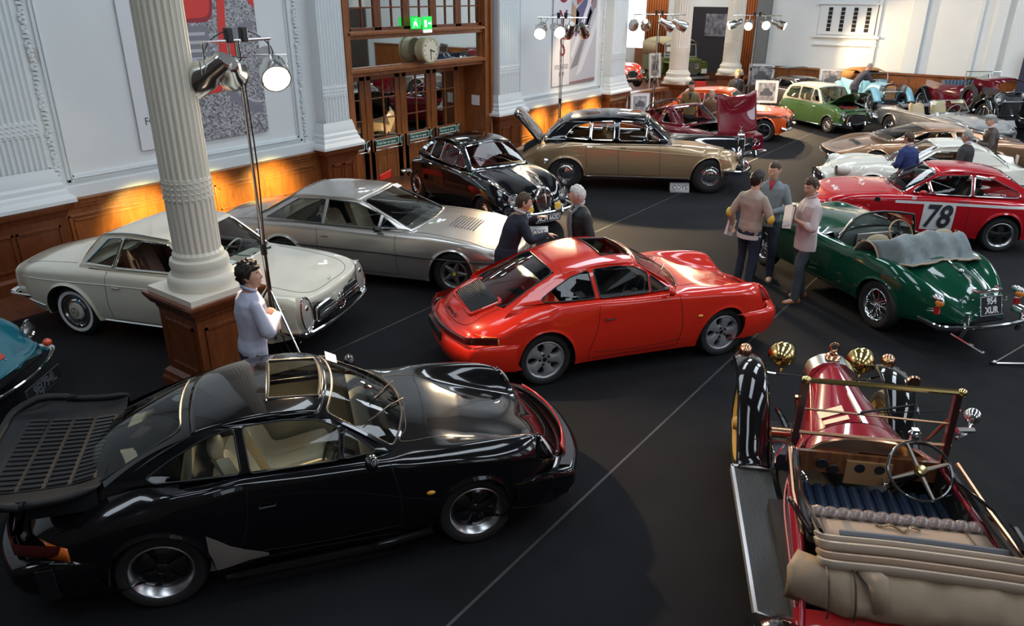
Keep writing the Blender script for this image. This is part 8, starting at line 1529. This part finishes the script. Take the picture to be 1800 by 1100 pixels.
 if collar:
  f=MB();nk=neck+Vector((.0,0,-.015))
  for s in(1,-1):f.grid([[nk+Vector((.072*math.cos(a),s*.072*math.sin(a),.02+dz-.03*math.cos(a)))*1 for dz in(-.01,.022)]for a in np.linspace(.15,math.pi,9)])
  if jacket:f.add([sp(.97)+Vector((.128,.045,.02)),sp(.97)+Vector((.128,-.045,.02)),sp(.62)+Vector((.158,0,0))],[(0,1,2)])
  obj('collar',f,collar,T,solid=.006)
 t=MB();ell(t,[(H+Vector((-.01,0,-.12)),.150,.115,0),(H+Vector((-.01,0,-.02)),.172,.128,0),(sp(.12),.160,.118,0)])
 for s in(1,-1):limb(t,[hip[s]-Vector((0,0,.02)),hip[s].lerp(kn[s],.5),kn[s],kn[s].lerp(ank[s],.5),ank[s]-Vector((-.01,0,.025))],[.092,.084,.068,.062,.056])
 mobj('trousers',remesh(t,vox,3,.009,8,3),bottom,T)
 for s in(1,-1):
  f=MB();q=ank[s];G=[]
  for x,w,h in((-.075,.020,.05),(-.06,.034,.075),(-.02,.038,.085),(.04,.042,.07),(.10,.047,.05),(.155,.040,.04),(.185,.018,.03)):G.append([(q.x+x,q.y+s*.12*(x+.05)*.4+w*cc,max(0,h*(.5+.5*ss)if ss>-.6 else 0))for cc,ss in[(math.cos(a),math.sin(a))for a in np.linspace(0,2*math.pi,17)[:-1]]])
  f.grid(G,cv=True);f.add(G[0],[tuple(range(16))]);f.add(G[-1],[tuple(range(16))]);obj('shoe',f,shoes,T,ang=60)
 T['hm']=0;del T['hm']
 return T,dict(HM=HM,sp=sp,neck=neck,shj=shj)
DHAIR=(P('dark_hair',(.018,.010,.006),.55),1);BHAIR=(P('brown_hair',(.06,.028,.012),.55),1);WHAIR=(P('white_hair',(.72,.68,.62),.6),1);GHAIR=(P('grey_hair',(.28,.26,.24),.6),1);SHAIR=(P('sandy_hair',(.45,.26,.10),.6),1)
JEANS=P('dark_jeans',(.022,.032,.055),.85,bump=.2,bscale=200,vary=.3,vscale=7);NAVY=P('navy_suit',(.010,.013,.028),.8);CHAR=P('charcoal_suit',(.035,.032,.036),.85);BRSH=P('tan_shoe',(.42,.15,.05),.35);BKSH=P('black_shoe',(.012,.011,.011),.35);GRSH=P('suede_shoe',(.22,.15,.10),.8)
HANG=(((-.02,.26,1.14),(.03,.27,.90),(.1,0,-1),(0,-1,0),.4),((-.02,-.26,1.14),(.03,-.27,.90),(.1,0,-1),(0,1,0),.4))
FOLD=(((.07,.25,1.17),(.24,-.02,1.15),(-.1,-1,.0),(-1,0,0),.5),((.08,-.25,1.16),(.26,.03,1.20),(-.1,1,0),(-1,0,0),.5))
FRONT=(((.02,.27,1.13),(.26,.07,1.10),(.5,-.8,-.1),(-.3,0,-1),.5),((.02,-.27,1.13),(.25,-.05,1.06),(.5,.8,0),(-.3,0,1),.5))
def people():
 person('man in pale lilac shirt with curly dark hair beside the column pedestal',(-5.78,3.74),72,1.80,P('lilac_shirt',(.46,.47,.60),.75),P('black_trousers',(.015,.016,.024),.8),BKSH,DHAIR,FOLD,lean=(.05,0),head=(-36,-8),hairopt=dict(top=.034,rough=.026,back=-.55,front=.40,sidez=-.15),collar=P('lilac_shirt',(.46,.47,.60)))
 person('man in navy suit leaning on the red coupe, seen from behind',(-5.55,7.45),55,1.76,NAVY,NAVY,BKSH,BHAIR,(((.28,.24,1.24),(.42,.10,1.36),(.7,-.5,.3),(0,0,-1),.3),((.20,-.30,1.20),(.46,-.20,1.22),(1,.1,-.1),(0,0,-1),.3)),lean=(.30,-.06),head=(-10,6),jacket=True,jlen=.04,hairopt=dict(top=.016,back=-.55,front=.5),collar=P('pale_shirt',(.6,.65,.75),.7))
 T,d=person('white haired man in black jacket with grey scarf beside red coupe',(-4.98,8.30),236,1.76,P('black_jacket',(.018,.018,.020),.7),CHAR,BKSH,WHAIR,HANG,lean=(.08,0),head=(-25,8),jacket=True,jlen=.08,bulk=1.08,hairopt=dict(top=.024,back=-.6,front=.55,sidez=-.2),collar=P('pale_shirt',(.6,.65,.75)))
 m=MB();sp,nk=d['sp'],d['neck'];
 for s in(1,-1):m.grid([[p+Vector((0,s*w,0))for w in(.01,.075)]for p in(nk+Vector((.03,s*.03,.03)),sp(.95)+Vector((.15,s*.0,0)),sp(.6)+Vector((.17,s*.0,0)),sp(.2)+Vector((.16,0,0)),sp(-.05)+Vector((.17,0,0)))])
 obj('scarf',m,P('grey_scarf',(.20,.20,.19),.9,bump=.5,bscale=90,vary=.5,vscale=60),T,solid=.012)
 T,d=person('man in beige jumper with yellow elbow patches, back turned, in jeans',(-3.47,10.50),78,1.76,P('beige_jumper',(.42,.34,.27),.85),JEANS,GRSH,DHAIR,(((-.08,.29,1.14),(.02,.31,.93),(.15,.1,-1),(0,-1,0),.9),((.03,-.29,1.13),(.22,-.19,1.06),(1,.5,-.1),(0,.4,.9),.5)),head=(-12,4),hairopt=dict(top=.022,rough=.016,back=-.65,front=.45,sidez=-.25),step=.03);P('white_shirt_hem',(.7,.68,.62),.7)
 for s in(1,-1):
  m=MB();el=Vector((-.08,.29,1.14))if s>0 else Vector((.03,-.29,1.13));m.ball(el+Vector((-.018,s*.012,-.005)),(.052,.056,.075),14);obj('elbow_patch',m,P('yellow_patch',(.80,.55,.08),.8),T)
 m=MB();ell(m,[((-.01,0,.80),.178,.135,0),((-.01,0,.86),.182,.138,0)]);obj('shirt_hem',m,MATS['white_shirt_hem'],T)
 m=MB();m.obox((.06,.36,.86),(.19,.03,.25),(0,.35,0),c=0);m.obox((.06,.38,.86),(.20,.008,.26),(0,.35,0),c=1);b_=obj('catalogue',m,[WHITE,P('catalogue_red',(.35,.02,.02),.4)]);b_.matrix_world=T.matrix_world;b_.location=(-3.47,10.50,0);b_.rotation_euler=(0,0,R_(78));tag(b_,'red catalogue held at his side by the man in beige jumper','catalogue')
 T,d=person('man in grey zip neck jacket facing the camera with hands together',(-3.40,11.05),-82,1.82,P('grey_fleece',(.20,.235,.25),.85),JEANS,GRSH,BHAIR,FRONT,head=(-14,12),hairopt=dict(top=.014,rough=.006,back=-.4,front=.55,sidez=.1),stance=.13,collar=P('grey_fleece',(.20,.235,.25)))
 m=MB();nk=d['neck'];m.add([nk+Vector((.085,.045,-.01)),nk+Vector((.085,-.045,-.01)),d['sp'](.86)+Vector((.142,-.0,.0))],[(0,1,2)]);m.tube([nk+Vector((.08,.04,-.01)),d['sp'](.86)+Vector((.142,0,0)),nk+Vector((.08,-.04,-.01))],.006,5);obj('red_undershirt',m,P('red_jersey',(.45,.03,.04),.8),T,solid=.006)
 T,d=person('man in pale pink shirt hugging a clipboard and tan shoes',(-2.68,10.50),222,1.78,P('pink_shirt',(.62,.50,.48),.75),P('slate_jeans',(.055,.065,.075),.85,vary=.3,vscale=6),BRSH,BHAIR,(((.06,.27,1.14),(.24,.06,1.22),(.2,-.8,.5),(-1,0,0),.55),((.06,-.27,1.13),(.25,-.06,1.17),(.2,.8,.4),(-1,0,0),.55)),head=(22,14),sleeve='short',bulk=1.06,step=.10,hairopt=dict(top=.022,rough=.014,back=-.45,front=.5,sidez=-.05),jlen=.06,collar=P('pink_shirt',(.62,.50,.48)))
 m=MB();m.obox((0,0,0),(.02,.24,.33),c=0);m.obox((.013,.01,-.01),(.006,.22,.30),c=1);m.obox((.02,-.01,.02),(.004,.21,.29),(.15,0,0),c=1);c_=obj('clipboard',m,[P('clipboard_brown',(.15,.07,.04),.5),WHITE]);th=R_(222);p=Vector((.285,0,1.235));c_.location=(-2.68+math.cos(th)*p.x,10.50+math.sin(th)*p.x,p.z);c_.rotation_euler=(R_(14),R_(-12),th);tag(c_,'clipboard with white papers hugged by the man in pink shirt','clipboard')
 V=.010
 person('man in bright blue suit holding papers beside the white finned car',(-2.45,15.98),150,1.66,P('blue_suit',(.012,.028,.13),.75),NAVY,BKSH,BHAIR,FRONT,lean=(.1,0),head=(5,10),jacket=True,vox=V,hairopt=dict(top=.018,back=-.5,front=.5),collar=P('pale_shirt',(.6,.65,.75)))
 m=MB();m.obox((0,0,0),(.01,.15,.21));o=obj('paper_sheet',m,WHITE);o.location=(-2.75,16.15,1.15);o.rotation_euler=(0,-.6,R_(150));tag(o,'white paper held by the man in bright blue suit','paper')
 T,d=person('grey haired man in charcoal suit with glasses behind the number 78 car',(-1.60,16.75),165,1.68,CHAR,CHAR,BKSH,GHAIR,FRONT,lean=(.04,0),head=(5,8),jacket=True,jlen=.06,vox=V,hairopt=dict(top=.012,back=-.5,front=.62,sidez=.0),collar=P('pale_shirt',(.6,.65,.75)))
 g_=MB();HM=d['HM']
 for s in(1,-1):g_.tube([HM@Vector((.102,s*.032+.020*math.cos(a),.008+.014*math.sin(a)))for a in np.linspace(0,6.28,11)[:-1]],.0022,4,closed=True);g_.tube([HM@Vector((.10,s*.052,.012)),HM@Vector((.0,s*.082,.012))],.002,4)
 g_.tube([HM@Vector((.104,.012,.01)),HM@Vector((.104,-.012,.01))],.002,4);obj('glasses',g_,BLACK,T)
 T,d=person('man in flat cap and brown leather jacket looking at his camera',(-1.42,19.1),195,1.72,P('brown_leather_jacket',(.055,.035,.025),.45),P('dark_slacks',(.03,.035,.04),.85),BKSH,GHAIR,(((.04,.28,1.14),(.26,.08,1.16),(.5,-.7,.1),(-.3,0,1),.7),((.04,-.28,1.13),(.26,-.07,1.14),(.5,.7,.1),(-.3,0,1),.7)),lean=(.10,0),head=(0,22),jacket=True,jlen=.06,bulk=1.12,vox=V,hairopt=dict(top=.006,back=-.35,front=.7),collar=WHITE)
 HM=d['HM'];m=MB();m.ball(HM@Vector((-.005,0,.085)),(.118,.098,.060),18);m.grid([[HM@Vector((.085+.06*math.cos(a)*q,.085*math.sin(a),.072-.012*q))for a in np.linspace(-1.4,1.4,11)]for q in(0,.5,1)]);obj('flat_cap',m,P('tweed_cap',(.30,.29,.27),.9,vary=.4,vscale=60),T,solid=.008)
 m=MB();m.box((-.05,-.07,-.045),(.05,.07,.045));m.cyl((.05,0,0),(.11,0,0),.035,16);o=obj('camera_body',m,BLACK,bevel=.006);th=R_(195);o.location=(-1.42+math.cos(th)*.33,19.1+math.sin(th)*.33,1.13);o.rotation_euler=(0,.3,th);tag(o,'black camera in the hands of the man in flat cap','camera')
 person('sandy haired man in black coat below the far column',(-9.3,24.9),-70,1.76,P('black_coat',(.012,.012,.015),.8),CHAR,BKSH,SHAIR,HANG,head=(20,5),jacket=True,jlen=.12,vox=V,hairopt=dict(top=.02,back=-.5,front=.5),collar=P('dark_blue_collar',(.02,.04,.12),.7))
 person('bearded man in olive brown jacket behind the maroon car',(-9.0,20.7),-75,1.78,P('olive_jacket',(.20,.13,.05),.8),JEANS,BKSH,DHAIR,HANG,head=(25,15),jacket=True,vox=V,hairopt=dict(top=.012,back=-.5,front=.5),collar=P('dark_tee',(.015,.015,.02),.8),lean=(.05,0))
 person('bald person in dark waistcoat and brown sleeves leaning behind the raised maroon bonnet',(-8.15,20.2),-80,1.68,P('brown_knit',(.22,.12,.07),.85),JEANS,BKSH,GHAIR,FRONT,lean=(.25,0),head=(0,25),vox=V,hairopt=dict(top=.004,back=-.5,front=.75))
 person('man in dark suit bending over the pale blue vintage car',(-6.4,28.35),40,1.66,P('dusk_suit',(.055,.050,.075),.8),CHAR,BKSH,GHAIR,(((.40,.24,1.12),(.62,.12,1.12),(1,0,-.1),(0,0,-1),.4),((.40,-.24,1.10),(.62,-.10,1.08),(1,0,-.1),(0,0,-1),.4)),lean=(.55,-.1),head=(-10,15),jacket=True,jlen=.06,vox=V,hairopt=dict(top=.003,back=-.3,front=.8),z=.3)
people()
def card(label,txt,x,y,rz,w=.42,h=.20):
 T=thing('name_card',label,'sign',(x,y,.008),rz);m=MB();m.grid([[(-.09,s,0),(0,s,h),(.09,s,0)]for s in(-w/2,w/2)]);ca=obj('folded_card',m,WHITE,T,solid=.004,ang=20)
 t=MB();text_mb(t,txt,basis((.05,0,h*.5),(0,1,0),(-.45,0,1)),.135,.001,sx=.95);obj('lettering',t,INK,T,recalc=False)
card('white folded card reading COYS beside the limousine front wheel','COYS',-6.75,15.35,R_(-55));card('white folded card reading COYS below the black saloon number plate','COYS',-7.35,10.7,R_(-50))
m=MB()
for a,b in(((0,0,.02),(1.1,.75,1.0)),((0,0,.02),(1.2,.5,.1)),((.45,.28,.42),(1.1,.2,.1))):m.tube([a,b],.016,6)
m.ball((0,0,.03),.035,10);o=obj('tripod_leg',m,STEEL);o.location=(-.15,9.85,0);o.rotation_euler=(0,0,R_(5));tag(o,'metal tripod foot at the right edge beyond the green drophead','tripod')
